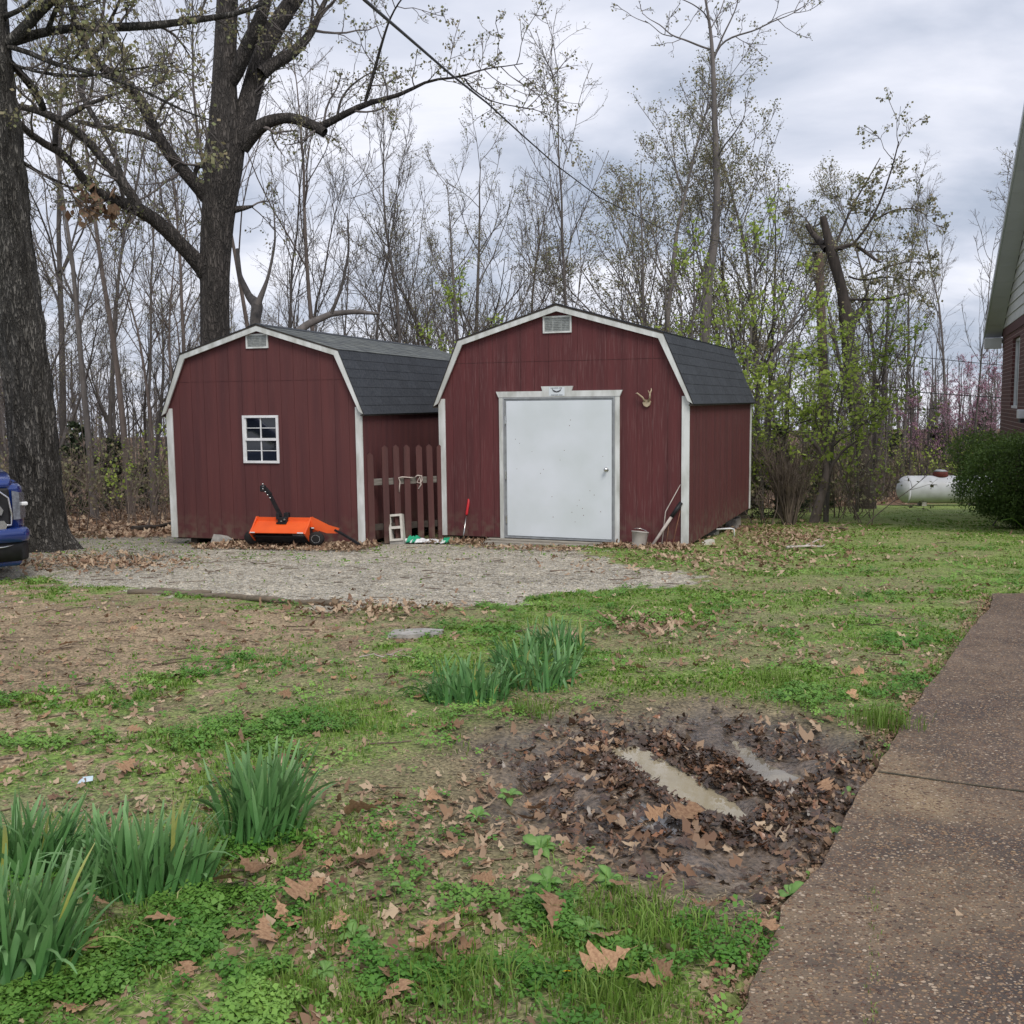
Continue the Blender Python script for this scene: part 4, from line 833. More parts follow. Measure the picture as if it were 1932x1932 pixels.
def wheel(px_, r, wdt, hubm, par, y=0., rimr=.55):
    Mt = Matrix.Translation((px_, y, r)); Mr_ = Matrix.Rotation(0, 4, 'Z')
    mb = MB(); mb.lathe([(r*rimr, -wdt/2), (r*.9, -wdt/2), (r, -wdt*.3), (r, wdt*.3), (r*.9, wdt/2), (r*rimr, wdt/2), (r*rimr*.9, wdt*.2), (r*rimr*.9, -wdt*.2), (r*rimr, -wdt/2)], 'y', 32, Mt)
    return mb, Mt
mw = MB(); r = .115
mw.lathe([(r*.55, -.035), (r*.88, -.035), (r, -.02), (r, .02), (r*.88, .035), (r*.55, .035)], 'y', 32, Matrix.Translation((Wd+.1, -.08, r)))
wh = part('wheel', mw, M['rubber'], t)
mw = MB(); mw.lathe([(0, -.03), (r*.2, -.034), (r*.22, -.02), (r*.5, -.018), (r*.55, -.036), (r*.58, -.034), (r*.56, .03), (0, .03)], 'y', 32, Matrix.Translation((Wd+.1, -.08, r))); ob('rim', mw.mesh('rim', M['white']), wh)
mw = MB(); mw.lathe([(0, -.035), (r*.88, -.035), (r, -.02), (r, .02), (r*.88, .035), (0, .035)], 'y', 32, Matrix.Translation((-Wd-.07, -.05, r))); part('wheel', mw, M['rubber'], t)
mb = MB(); mb.box(-.08, .06, -.06, .06, .37, .46, bev=.008); mb.box(-.1, -.05, -.07, .03, .42, .53, bev=.006); mb.box(.0, .07, -.02, .06, .44, .53, bev=.006); mb.box(-.09, .06, -.09, -.04, .35, .375); br_ = part('bracket', mb, M['black'], t)
mb = MB(); mb.tube([(.0, -.1, .40), (.0, -.115, .40)], .012, 8); mb.tube([(.035, -.065, .425), (.035, -.085, .425)], .015, 8); ob('bolt', mb.mesh('bolt', M['metal']), br_)
hp = [(-.05, -.01, .47), (-.21, -.03, .86), (-.26, -.03, .93)]
mb = MB(); mb.tube(hp[:2], [.033, .03], 4, smooth=False); mb.tube([(-.19, -.03, .83), (-.27, -.035, .94)], .036, 4, smooth=False); mb.box(-.34, -.26, -.06, 0, .88, .99, M=None, bev=.012); part('hitch_bar', mb, M['black'], t)
mb = MB(); 
for k in range(4): mb.lathe([(0, -.045-.02), (.012, -.045-.02), (.012, -.03)], 'y', 10, Matrix.Translation((-.29+.035*k, 0, .93-.05*k)))
mb.tube([(-.30, -.03, .99), (-.30, -.03, 1.02)], .012, 8); mb.tube([(-.28, -.065, .97), (-.28, -.08, .97)], .014, 8); part('hitch_pin', mb, M['metal'], t)
mb = MB(); mb.tube([(Wd+.36, -.02, .26), (Wd+.62, -.06, .11), (Wd+.76, -.1, .03)], .024, 4, smooth=False); part('tow_tube', mb, M['black'], t)
mb = MB(); mb.box(Wd-.0, Wd+.03, -.08, -.05, .1, .3); mb.box(Wd+.02, Wd+.05, -.09, -.03, .27, .29); part('axle_bracket', mb, M['black'], t)
mb = MB(); mb.box(-Wd, -Wd+.07, -.255, -.249, .222, .238); mb.box(Wd-.12, Wd-.03, -.256, -.250, .222, .24); mb.box(Wd+.03, Wd+.07, -.095, -.085, .285, .30); part('sticker', mb, M['white'], t)

# ---- blue pickup truck (only its front corner is in view)
TA = R(36); cn = PD(60, 1020, 10.55); b = np.array([cn[0]-.985*math.cos(TA), cn[1]-.985*math.sin(TA), 0]); bz = gz(b)
t = thing('pickup_truck', 'shiny blue pickup truck nosing in from the edge in front of the big tree', 'truck', (b[0], b[1], bz), TA)
# local: front at y=0 facing -y, truck runs to +y; right edge x=+.98
def loft(mb, secs, smooth=True, close=True):
    n = len(secs[0]); vs = [p for s_ in secs for p in s_]; fs = []
    for i in range(len(secs)-1):
        for k in range(n if close else n-1): fs.append((i*n+k, i*n+(k+1) % n, (i+1)*n+(k+1) % n, (i+1)*n+k))
    if close: fs += [tuple(range(n-1, -1, -1)), tuple((len(secs)-1)*n+k for k in range(n))]
    mb.add(vs, fs, smooth)
def sec(y, w, z0, z1, r=.06, crown=.0):
    p = []
    for (sx, sz, a0) in ((1, -1, -90), (1, 1, 0), (-1, 1, 90), (-1, -1, 180)):
        for k in range(4):
            a = R(a0+k*30); x = sx*(w-r)+r*math.cos(a); z = (z1-r if sz > 0 else z0+r)+r*math.sin(a); z += crown*(1-(x/w)**2) if sz > 0 else 0; p.append((x, y, z))
    return p
mb = MB(); loft(mb, [sec(.03, .80, .93, .985, .025, .05), sec(.1, .84, .93, 1.03, .03, .06), sec(.4, .88, .93, 1.07, .04, .06), sec(1.2, .90, .93, 1.12, .05, .05)]); part('hood', mb, M['blue'], t)
mb = MB(); loft(mb, [sec(.06, .88, .5, .95, .05), sec(.25, .97, .45, .97, .08), sec(.62, .99, .5, .98, .08)]); loft(mb, [sec(1.35, .99, .4, .98, .08), sec(4.2, .99, .38, 1.0, .08), sec(5.3, .98, .45, 1.02, .08)]); loft(mb, [sec(.6, .985, .78, .98, .06), sec(1.4, .985, .78, .98, .06)]); part('body', mb, M['blue'], t)
mb = MB(); loft(mb, [sec(1.2, .86, .95, 1.12, .05), sec(1.75, .72, 1.3, 1.62, .1), sec(3.2, .72, 1.3, 1.66, .1), sec(3.5, .84, .95, 1.1, .05)]); part('cab', mb, M['blue'], t)
mb = MB(); loft(mb, [sec(1.28, .74, 1.12, 1.16, .02), sec(1.72, .66, 1.46, 1.53, .02)]); part('windshield', mb, M['glass'], t)
mb = MB(); mb.box(-.80, .80, .005, .058, .52, .93, bev=.02); gr_ = part('grille', mb, M['black'], t)
mb = MB(); mb.tube([(.46, .0, .915), (.70, .0, .905), (.785, .0, .83), (.81, .0, .66), (.80, .0, .55), (.52, -.005, .535)], .011, 8); mb.tube([(-.46, .0, .915), (-.70, .0, .905), (-.785, .0, .83), (-.81, .0, .66), (-.80, .0, .55), (-.52, -.005, .535)], .011, 8); ob('grille_surround', mb.mesh('grille_surround', M['chrome']), gr_)
for (z0, z1, e_) in ((.82, .90, .70), (.66, .755, .73), (.51, .60, .76)):
    mb = MB(); mb.prism([(-e_, z0), (e_-.02, z0), (e_, (z0+z1)/2), (e_-.03, z1), (-e_, z1)], (-.03, .004)); ob('grille_bar', mb.mesh('grille_bar', M['chrome']), gr_)
mb = MB(); mb.box(.64, .66, -.01, .004, .6, .82); mb.box(-.66, -.64, -.01, .004, .6, .82); ob('grille_bar', mb.mesh('grille_bar', M['chrome']), gr_)
for s_ in (1, -1):
    mb = MB(); loft(mb, [[(s_*.83, .03, .60), (s_*.90, .05, .60), (s_*.90, .06, .88), (s_*.83, .05, .90)], [(s_*.83, .2, .60), (s_*.99, .26, .60), (s_*.985, .26, .86), (s_*.83, .3, .90)]], smooth=False); hl = part('headlight', mb, M['lamp'], t)
    mb = MB(); mb.box(*sorted((s_*.92, s_*.995)), .13, .17, .73, .77, bev=.01); ob('marker_lens', mb.mesh('marker_lens', M['white']), hl)
mb = MB(); loft(mb, [sec(-.10, .90, .38, .5, .05), sec(.0, .97, .37, .52, .05), sec(.30, 1.0, .38, .52, .05)]); bm_ = part('bumper', mb, M['blue'], t)
mb = MB(); loft(mb, [sec(-.07, .88, .18, .37, .03), sec(.0, .95, .18, .38, .03), sec(.25, .985, .2, .38, .03)]); ob('lower_valance', mb.mesh('lower_valance', M['black']), bm_)
mb = MB(); mb.tube([(.45, -.095, .335), (.7, -.088, .335), (.80, -.07, .35)], .008, 6); mb.tube([(-.45, -.095, .335), (-.7, -.088, .335)], .008, 6); ob('trim_strip', mb.mesh('trim_strip', M['chrome']), bm_)
mb = MB(); loft(mb, [sec(-.05, .86, .13, .2, .03), sec(.25, .96, .13, .2, .03)]); ob('air_dam', mb.mesh('air_dam', M['blue']), bm_)
for (x, y) in ((.86, .98), (-.86, .98), (.86, 4.4), (-.86, 4.4)):
    mb = MB(); r = .39; mb.lathe([(.24, -.12), (.34, -.13), (r, -.09), (r, .09), (.34, .13), (.24, .12)], 'x', 40, Matrix.Translation((x, y, r))); w_ = part('wheel', mb, M['rubber'], t)
    mb = MB(); mb.lathe([(0, -.1), (.2, -.08), (.245, -.11), (.245, .11), (.2, .08), (.06, .09), (0, .1)], 'x', 40, Matrix.Translation((x, y, r))); ob('rim', mb.mesh('rim', M['chrome']), w_)

# ---- propane tank
c = PD(1752, 930, 27.6); g = base_z(27.6)
t = thing('propane_tank', 'pale grey horizontal propane tank on the far edge of the lawn', 'propane tank', (c[0]+.45, c[1], g), R(-6))
r = .375; Lh = 1.0
prof = [(0, -Lh-.30)]+[(r*math.cos(a), -Lh-.28*math.sin(a)) for a in np.linspace(math.pi/2-.12, 0, 9)]+[(r, -Lh), (r*1.012, -Lh+.01), (r*1.012, -Lh+.03), (r, -Lh+.04), (r, Lh-.04), (r*1.012, Lh-.03), (r*1.012, Lh-.01), (r, Lh)]+[(r*math.cos(a), Lh+.28*math.sin(a)) for a in np.linspace(0, math.pi/2-.12, 9)]+[(0, Lh+.30)]
mb = MB(); mb.lathe(prof, 'x', 48, Matrix.Translation((0, 0, r+.07))); part('shell', mb, M['tank'], t)
mb = MB(); mb.lathe([(0, -.02), (.19, -.02), (.2, 0), (.2, .07), (.18, .13), (.1, .165), (0, .175)], 'z', 32, Matrix.Translation((-.14, 0, 2*r+.06))); dome = part('valve_dome', mb, M['rust'], t)
mb = MB(); mb.lathe([(.185, .128), (.1, .17), (0, .18)], 'z', 32, Matrix.Translation((-.14, 0, 2*r+.06))); ob('dome_lid', mb.mesh('dome_lid', M['alu']), dome)
for x in (-.6, .75):
    mb = MB(); mb.box(x-.06, x+.06, -.22, .22, -.05, .12); part('foot', mb, M['block'], t)
mb = MB(); mb.tube([(.3, -.38, 2*r), (.32, -.40, r), (.33, -.39, .05)], .012, 6); mb.tube([(.3, -.36, 2*r-.05), (.55, -.3, 2*r+.05), (.7, -.28, 2*r)], .012, 6); part('fuel_line', mb, M['cable'], t)

# ---- brick house corner on the right
hy = .37; ha = np.array([math.cos(hy), -math.sin(hy), 0]); hd_ = np.array([-math.sin(hy), -math.cos(hy), 0])   # hd_ runs toward the viewer along the gable wall
HO = np.array([10.733, 22.4, 0.])
Mh = Matrix(((hd_[0], ha[0], 0, HO[0]), (hd_[1], ha[1], 0, HO[1]), (0, 0, 1, 0), (0, 0, 0, 1)))
house = ob('brick_house', None); house.matrix_world = Mh; tag(house, 'red brick house with white gable siding at the right edge of the lawn', 'house')
HL = 9.0; zb = 2.90; zs = 3.08; sl_ = .42
gw0 = -1.2
mb = MB(); mb.box(0, 2.15, 0, .2, gw0, zb); mb.box(3.6, HL, 0, .2, gw0, zb); mb.box(2.15, 3.6, 0, .2, gw0, 1.40); mb.box(2.15, 3.6, 0, .2, 2.76, zb)
mb.box(0, HL, .2, 6, gw0, zb-.02); part('brick_wall', mb, M['brick'], house)
mb = MB(); mb.box(-.01, HL, -.02, .2, zb, zs); part('frieze_board', mb, mat('dark_red_trim', (.12, .06, .06), (.10, .05, .05)), house)
for k in range(20):
    z0 = zs+.2*k; z1 = z0+.2; x0 = max(0, (z0-zs-.02)/sl_); x1 = (z1-zs-.02)/sl_
    if x0 > HL: break
    mb = MB(); v = [(x0, 0), (HL, 0), (HL, 0), (min(x1, HL), 0)]
    mb.prism([(x0+.0, z0+.002), (HL, z0+.002), (HL, z1-.002), (min(x1, HL), z1-.002)], (-.012, .1), M=None)
    # tilt each lap board: lower edge stands proud
    nv = len(mb.v)//2; mb.v = [(a, b-(.018 if (abs(c-(z0+.002)) < 1e-4 and b < 0) else 0), c) for (a, b, c) in mb.v]; part('siding_board', mb, M['siding'], house)
mb = MB(); mb.box(HL-.12, HL-.005, .11, 6, zb-.01, zs-.06+sl_*(HL-.2)); part('end_wall', mb, M['siding'], house)
def window_house():
    x0, x1, z0, z1 = 2.15, 3.6, 1.40, 2.76; mb = MB(); f = .05
    mb.box(x0, x1, .06, .12, z1-f, z1); mb.box(x0, x1, .02, .12, z0, z0+f); mb.box(x0, x0+f, .06, .12, z0+f, z1-f); mb.box(x1-f*1.6, x1, .0, .12, z0+f, z1-f); w = part('window', mb, M['white'], house)
    for a, b in ((x0+f, (x0+x1)/2-.02), ((x0+x1)/2+.02, x1-f)):
        mb = MB(); mb.box(a, b, .10, .11, z0+f, z1-f); ob('pane', mb.mesh('pane', M['glass']), w)
    mb = MB(); mb.box((x0+x1)/2-.02, (x0+x1)/2+.02, .08, .12, z0+f, z1-f); ob('mullion', mb.mesh('mullion', M['white']), w)
window_house()
ovr = .37; ove = .22
def rz_(x): return zs-.05+sl_*x
mb = MB()
V = [(-ove, -ovr, rz_(-ove)), (HL, -ovr, rz_(HL)), (HL, 6, rz_(HL)), (-ove, 6, rz_(-ove))]; th = .1
mb.add(V+[(a, b, c+th) for a, b, c in V], [(0, 3, 2, 1), (4, 5, 6, 7), (0, 1, 5, 4), (1, 2, 6, 5), (2, 3, 7, 6), (3, 0, 4, 7)]); rf = part('roof', mb, M['shingle'], house)
mb = MB(); V = [(-ove, -ovr+.02, rz_(-ove)-.012), (HL, -ovr+.02, rz_(HL)-.012), (HL, -.03, rz_(HL)-.012), (-ove, -.03, rz_(-ove)-.012)]
k = 0; 
for i in range(16):
    xa = -ove+(HL+ove)*i/16+.004; xb = -ove+(HL+ove)*(i+1)/16-.004; mb = MB()
    mb.add([(xa, -ovr+.02, rz_(xa)-.02), (xb, -ovr+.02, rz_(xb)-.02), (xb, -.03, rz_(xb)-.02), (xa, -.03, rz_(xa)-.02), (xa, -ovr+.02, rz_(xa)-.004), (xb, -ovr+.02, rz_(xb)-.004), (xb, -.03, rz_(xb)-.004), (xa, -.03, rz_(xa)-.004)], [(0, 3, 2, 1), (4, 5, 6, 7), (0, 1, 5, 4), (1, 2, 6, 5), (2, 3, 7, 6), (3, 0, 4, 7)]); ob('soffit_panel', mb.mesh('soffit_panel', M['soffit']), rf)
mb = MB(); mb.add([(-ove-.02, -ovr-.015, rz_(-ove)-.03), (HL, -ovr-.015, rz_(HL)-.03), (HL, -ovr-.015, rz_(HL)+.12), (-ove-.02, -ovr-.015, rz_(-ove)+.12), (-ove-.02, -ovr+.015, rz_(-ove)-.03), (HL, -ovr+.015, rz_(HL)-.03), (HL, -ovr+.015, rz_(HL)+.12), (-ove-.02, -ovr+.015, rz_(-ove)+.12)], [(0, 1, 2, 3), (7, 6, 5, 4), (0, 4, 5, 1), (3, 2, 6, 7), (0, 3, 7, 4)]); ob('fascia', mb.mesh('fascia', M['fascia']), rf)
mb = MB(); mb.box(-ove, .02, -ovr, -.03, rz_(-ove)-.26, rz_(-ove)-.035, bev=.004); mb.box(-ove, 0, 0, 6, rz_(-ove)-.26, rz_(-ove)-.02); ob('eave_return', mb.mesh('eave_return', M['siding']), rf)
mb = MB(); mb.box(-ove-.12, -ove-.005, -ovr-.02, 6, rz_(-ove)-.14, rz_(-ove)-.02, bev=.01); ob('gutter', mb.mesh('gutter', M['fascia']), rf)
# wall vent
def on_house(px, py, off=0.):
    d = _f*FPX+_R*(px-HC)+_U*(HC-py); o = np.array([0, 0, CAMZ]); tt = ((HO+ha*off-o)@ha)/(d@ha); p = o+d*tt-HO; return float(p@hd_), float(p[2])
vx, vz = on_house(1926, 786, -.1); mb = MB(); mb.box(vx-.08, vx+.3, -.16, -.001, vz-.03, vz+.12, bev=.01); v_ = part('dryer_vent', mb, M['white'], house)
mb = MB(); mb.box(vx-.06, vx+.28, -.13, -.003, vz-.10, vz-.032); ob('vent_flap', mb.mesh('vent_flap', M['black']), v_)
# ---- utility pole with lamp and wires
p = gp(1563, 958); topp = PD(1545, 474, p[1]+.3)
t = thing('utility_pole', 'brown wooden utility pole with a grey conduit among the trees', 'utility pole', tuple(p)); k = topp-p
mb = MB(); mb.tube([(0, 0, -.1), tuple(k*.5), tuple(k)], [.15, .13, .11], 14); part('shaft', mb, M['pole'], t)
mb = MB(); mb.tube([(.13, -.08, 0), tuple(k*.5+np.array([.12, -.08, 0])), tuple(k*.86+np.array([.1, -.08, 0]))], .03, 8); part('conduit', mb, M['alu'], t)
mb = MB(); mb.box(k[0]-.16, k[0]+.14, k[1]-.12, k[1]+.12, k[2]-.02, k[2]+.05); part('pole_cap', mb, M['alu'], t)
q = PD(1511, 673, p[1])-p
mb = MB(); mb.box(q[0]-.28, q[0]+.32, -.12, .12, q[2]-.06, q[2]+.06, bev=.03); mb.tube([tuple(q+np.array([.3, 0, 0])), tuple(np.array([k[0]*(q[2]/k[2]), 0, q[2]+.05]))], .02, 6); part('lamp_head', mb, M['black'], t)
q2 = PD(1540, 775, p[1])-p; mb = MB(); mb.box(q2[0]-.12, q2[0]+.06, -.12, .1, q2[2]-.18, q2[2]+.14, bev=.02); mb.box(q2[0]-.08, q2[0]+.02, -.1, .05, q2[2]-.5, q2[2]-.2, bev=.02); part('meter_box', mb, M['black'], t)
pole_top = p+k
def wire(name, a, b, sag, r_, lab, n=24):
    a = np.array(a, float); b = np.array(b, float); pts = [a+(b-a)*u-np.array([0, 0, sag*4*u*(1-u)]) for u in np.linspace(0, 1, n)]; mb = MB(); mb.tube([tuple(q_) for q_ in pts], r_, 5); o = mb.build(name, M['cable']); tag(o, lab, 'wire')
a_ = PD(688, 0, 5.5); b_ = PD(1060, 325, 19.0); dirw = (b_-a_); a0 = a_-dirw*.25
# thick service drop crossing the sky from near overhead to the pole
def wire2():
    pts2 = [(650, -40, 4.9), (688, 0, 5.5), (760, 62, 6.7), (850, 140, 8.6), (920, 195, 10.8), (980, 250, 13.2), (1050, 312, 16.5), (1130, 372, 19.5), (1250, 432, 22.3), (1400, 465, 24.2)]
    pts = [PD(*q_) for q_ in pts2]+[pole_top-np.array([0, 0, .15])]; mb = MB(); mb.tube([tuple(q_) for q_ in pts], [.0095]*len(pts), 6); o = mb.build('power_line', M['cable']); tag(o, 'thick twisted power line sloping down across the sky to the trees', 'wire')
wire2()

# ------------------------------------------------------------------ trees
def nrm(v): return v/np.maximum(np.linalg.norm(v, axis=-1, keepdims=True), 1e-9)
def tubes(paths, rad, sides):
    """paths (N,n,3), rad (N,n) -> V, F"""
    Nn, n, _ = paths.shape
    if Nn == 0: return np.zeros((0, 3)), np.zeros((0, 4), int)
    T = np.empty_like(paths); T[:, 1:-1] = paths[:, 2:]-paths[:, :-2]; T[:, 0] = paths[:, 1]-paths[:, 0]; T[:, -1] = paths[:, -1]-paths[:, -2]; T = nrm(T)
    ref = np.where(np.abs(T[:, :1, 2:3]) > .9, np.array([1., 0, 0]), np.array([0, 0, 1.])); A = nrm(np.cross(T, np.broadcast_to(ref, T.shape))); B = np.cross(T, A)
    a = np.arange(sides)*2*math.pi/sides
    V = paths[:, :, None]+rad[:, :, None, None]*(A[:, :, None]*np.cos(a)[:, None]+B[:, :, None]*np.sin(a)[:, None])
    base = (np.arange(Nn)*n*sides)[:, None, None]+(np.arange(n-1)*sides)[None, :, None]; k = np.arange(sides); k2 = (k+1) % sides
    F = np.stack([base+k, base+k2, base+sides+k2, base+sides+k], -1).reshape(-1, 4)
    return V.reshape(-1, 3), F
def spawn(paths, rad, per, g, t0=.25, t1=1., ang=(35, 70), ln=(.3, .5), n=5, wig=.25, up=.15, rr=.5, rmin=.004, plen=None, rend=.25, lenfall=.6):
    """children: per branches from each parent path"""
    Nn, m, _ = paths.shape
    if plen is None: plen = np.linalg.norm(np.diff(paths, axis=1), axis=2).sum(1)
    idx = np.repeat(np.arange(Nn), per); K = len(idx); t = t0+(t1-t0)*g.random(K)**.9
    f = t*(m-1); i = np.minimum(f.astype(int), m-2); fr = (f-i)[:, None]
    p0 = paths[idx, i]*(1-fr)+paths[idx, i+1]*fr; T = nrm(paths[idx, i+1]-paths[idx, i]); r0 = rad[idx, i]*(1-fr[:, 0])+rad[idx, i+1]*fr[:, 0]
    rv = nrm(g.normal(size=(K, 3))); side = nrm(rv-(rv*T).sum(1, keepdims=True)*T); a = np.radians(g.uniform(*ang, K))[:, None]
    d = nrm(T*np.cos(a)+side*np.sin(a)+np.array([0, 0, up])); L_ = plen[idx]*g.uniform(*ln, K)*(1-lenfall*(t-t0)/(t1-t0+1e-6)); st = (L_/(n-1))[:, None]
    out = np.empty((K, n, 3)); out[:, 0] = p0; p = p0
    for k in range(1, n):
        d = nrm(d+g.normal(size=(K, 3))*wig+np.array([0, 0, up*.5])); p = p+d*st; out[:, k] = p
    r1 = np.maximum(np.minimum(r0*rr, L_*.022+.002), rmin); R_ = r1[:, None]*np.linspace(1, rend, n)[None]; R_ = np.maximum(R_, rmin*.7)
    return out, R_, L_
def leaves(paths, per, g, size, spread=.05, droop=0., t0=.3, horiz=0.):
    Nn, m, _ = paths.shape; idx = np.repeat(np.arange(Nn), per); K = len(idx); t = t0+(1-t0)*g.random(K); f = t*(m-1); i = np.minimum(f.astype(int), m-2); fr = (f-i)[:, None]
    p = paths[idx, i]*(1-fr)+paths[idx, i+1]*fr+g.normal(size=(K, 3))*spread
    u = nrm(g.normal(size=(K, 3))+np.array([0, 0, -droop])); w = nrm(g.normal(size=(K, 3))*np.array([1, 1, 1-horiz])); w = nrm(w-(w*u).sum(1, keepdims=True)*u)
    s = (size*g.uniform(.6, 1.4, K))[:, None]
    V = np.stack([p-w*s*.1, p+u*s*.5-w*s*.45, p+u*s*1.05, p+u*s*.5+w*s*.45], 1).reshape(-1, 3); F = np.arange(K*4).reshape(-1, 4)
    return V, F, np.repeat(g.random(K), 4)
def cat(parts):
    V = []; F = []; o = 0
    for v, f in parts: V.append(v); F.append(f+o); o += len(v)
    return np.concatenate(V), np.concatenate(F)
TR = {}
def make_variant(key, seed, H=11., r=.13, lean=.04, nb=16, sub=8, tw=6, t0=.3, ang=(25, 58), ln=(.25, .42), up=.25, leafm=None, lper=3, lsize=.05, bark='barkthin', forks=0, wig=.14, twm='twig', droop=.3, lspread=.05, horiz=0., trunk_wig=.02, fs=.22):
    g = np.random.default_rng(seed); n = 12; p = np.zeros((1+forks, n, 3)); 
    for q in range(1+forks):
        d = np.array([g.normal()*lean, g.normal()*lean, 1.]) if q == 0 else np.array([g.normal()*fs, g.normal()*fs, 1.]); x = np.zeros(3); b = g.normal(size=3)*trunk_wig
        for k in range(n):
            p[q, k] = x; d = nrm(d+g.normal(size=3)*np.array([1, 1, 0])*trunk_wig*3*(k/n+.2)+b*.3); x = x+d*H*(1 if q == 0 else .8)/(n-1)
    rt = r*np.linspace(1, .07, n)[None]**.9*np.ones((1+forks, 1)); rt[:, 0] *= 1.35
    if forks: rt[1:] *= .8
    bV, bF = tubes(p, rt, 9)
    b1, r1, l1 = spawn(p, rt, nb, g, t0=t0, ang=ang, ln=ln, n=7, wig=wig, up=up, rr=.5, rmin=.012, plen=np.full(len(p), H), lenfall=.55)
    b2, r2, l2 = spawn(b1, r1, sub, g, t0=.2, ang=(25, 60), ln=(.25, .5), n=5, wig=.18, up=.12, rr=.6, rmin=.007, plen=l1)
    b3, r3, l3 = spawn(b2, r2, tw, g, t0=.15, ang=(20, 60), ln=(.3, .6), n=4, wig=.2, up=.1, rr=.6, rmin=.0042, plen=l2)
    mV, mF = cat([(bV, bF), tubes(b1, r1, 5)]); cV, cF = cat([tubes(b2, r2, 4), tubes(b3, r3, 3)])
    trunk = npmesh('trunk', mV, mF, M[bark], smooth=True); crown = npmesh('crown', cV, cF, M[twm], smooth=True); leaf = None
    if leafm:
        V, F, t_ = leaves(b3, lper, g, lsize, lspread, droop, horiz=horiz); leaf = npmesh('leaf', V, F, M[leafm], tint=t_)
    TR[key] = (trunk, crown, leaf, H)
make_variant('bare_a', 1, H=13, r=0.102, nb=17, leafm='bud', lper=1, lsize=.035)
make_variant('bare_b', 2, H=12, r=0.075, nb=15, up=.35, ang=(20, 42), lean=.07, leafm='bud', lper=1, lsize=.035)
make_variant('bare_c', 3, H=11, r=0.082, nb=14, forks=1, leafm='bud', lper=1, lsize=.04, bark='barkred')
make_variant('bare_d', 4, H=10, r=0.048, nb=16, sub=6, tw=4, t0=.2, lean=.1)
make_variant('bare_e', 5, H=14, r=0.095, nb=12, t0=.5, ang=(30, 60), bark='barkred')
make_variant('broad', 6, H=11, r=0.109, nb=13, forks=4, ang=(30, 60), ln=(.3, .45), fs=.34, t0=.25, leafm='bud', lper=2, lsize=.04)
make_variant('olive', 7, H=12, r=0.102, nb=19, forks=4, ang=(26, 58), up=.30, ln=(.28, .44), t0=.22, fs=.38, sub=7, leafm='bud', lper=4, lsize=.05, lspread=.08)
make_variant('sapling', 8, H=6, r=.05, nb=11, forks=2, ang=(35, 70), t0=.18, leafm='lime', lper=2, lsize=.07, sub=5, tw=4)
make_variant('redbud', 9, H=7, r=.08, nb=11, forks=3, ang=(30, 65), t0=.2, leafm='pink', lper=4, lsize=.055, lspread=.05, sub=6, tw=4)
make_variant('layered', 10, H=7, r=.06, nb=16, forks=1, ang=(60, 88), up=.02, ln=(.3, .48), t0=.34, leafm='lime', lper=3, lsize=.10, sub=5, tw=4, horiz=.9, droop=.0, lspread=.07)
# evergreen: dense needles hung on drooping boughs
def make_cedar():
    g = np.random.default_rng(50); H = 5.; n = 10; p = np.zeros((1, n, 3)); p[0, :, 2] = np.linspace(0, H, n); rt = .07*np.linspace(1, .15, n)[None]
    b1, r1, l1 = spawn(p, rt, 46, g, t0=.06, ang=(60, 95), ln=(.22, .32), n=6, wig=.1, up=.05, rmin=.01, plen=np.array([H]), lenfall=.78)
    b2, r2, l2 = spawn(b1, r1, 9, g, t0=.15, ang=(25, 60), ln=(.25, .45), n=4, wig=.15, up=.02, rmin=.006, plen=l1)
    V, F = cat([tubes(p, rt, 8), tubes(b1, r1, 4), tubes(b2, r2, 3)]); V2, F2, t_ = leaves(b2, 26, g, .075, .045, .3)
    TR['cedar'] = (npmesh('trunk', *cat([tubes(p, rt, 8), tubes(b1, r1, 4)]), M['barkthin'], smooth=True), npmesh('crown', *tubes(b2, r2, 3), M['twig'], smooth=True), npmesh('leaf', V2, F2, M['cedar'], tint=t_), H)
make_cedar()
def place_tree(key, px, Y, toppx, label, group=None, cat_='tree', rz=None, lean=(0, 0), wide=1., name='tree', dz=0.):
    tr, cr, lf, H = TR[key]; base = PD(px, 900, Y); x = base[0]; z = float(base_z(Y))-.1+dz; tp = PD(px, toppx, Y)[2]; s = max(.2, (tp-z)/H)
    t = thing(name, label, cat_, (x, Y, z), 0, group, (lean[1], lean[0], rz if rz is not None else random.uniform(0, 6.28))); t.scale = (s*wide, s*wide, s)
    ob('trunk', tr, t); ob('crown', cr, t)
    if lf: ob('foliage', lf, t)['kind'] = 'stuff'
    return t
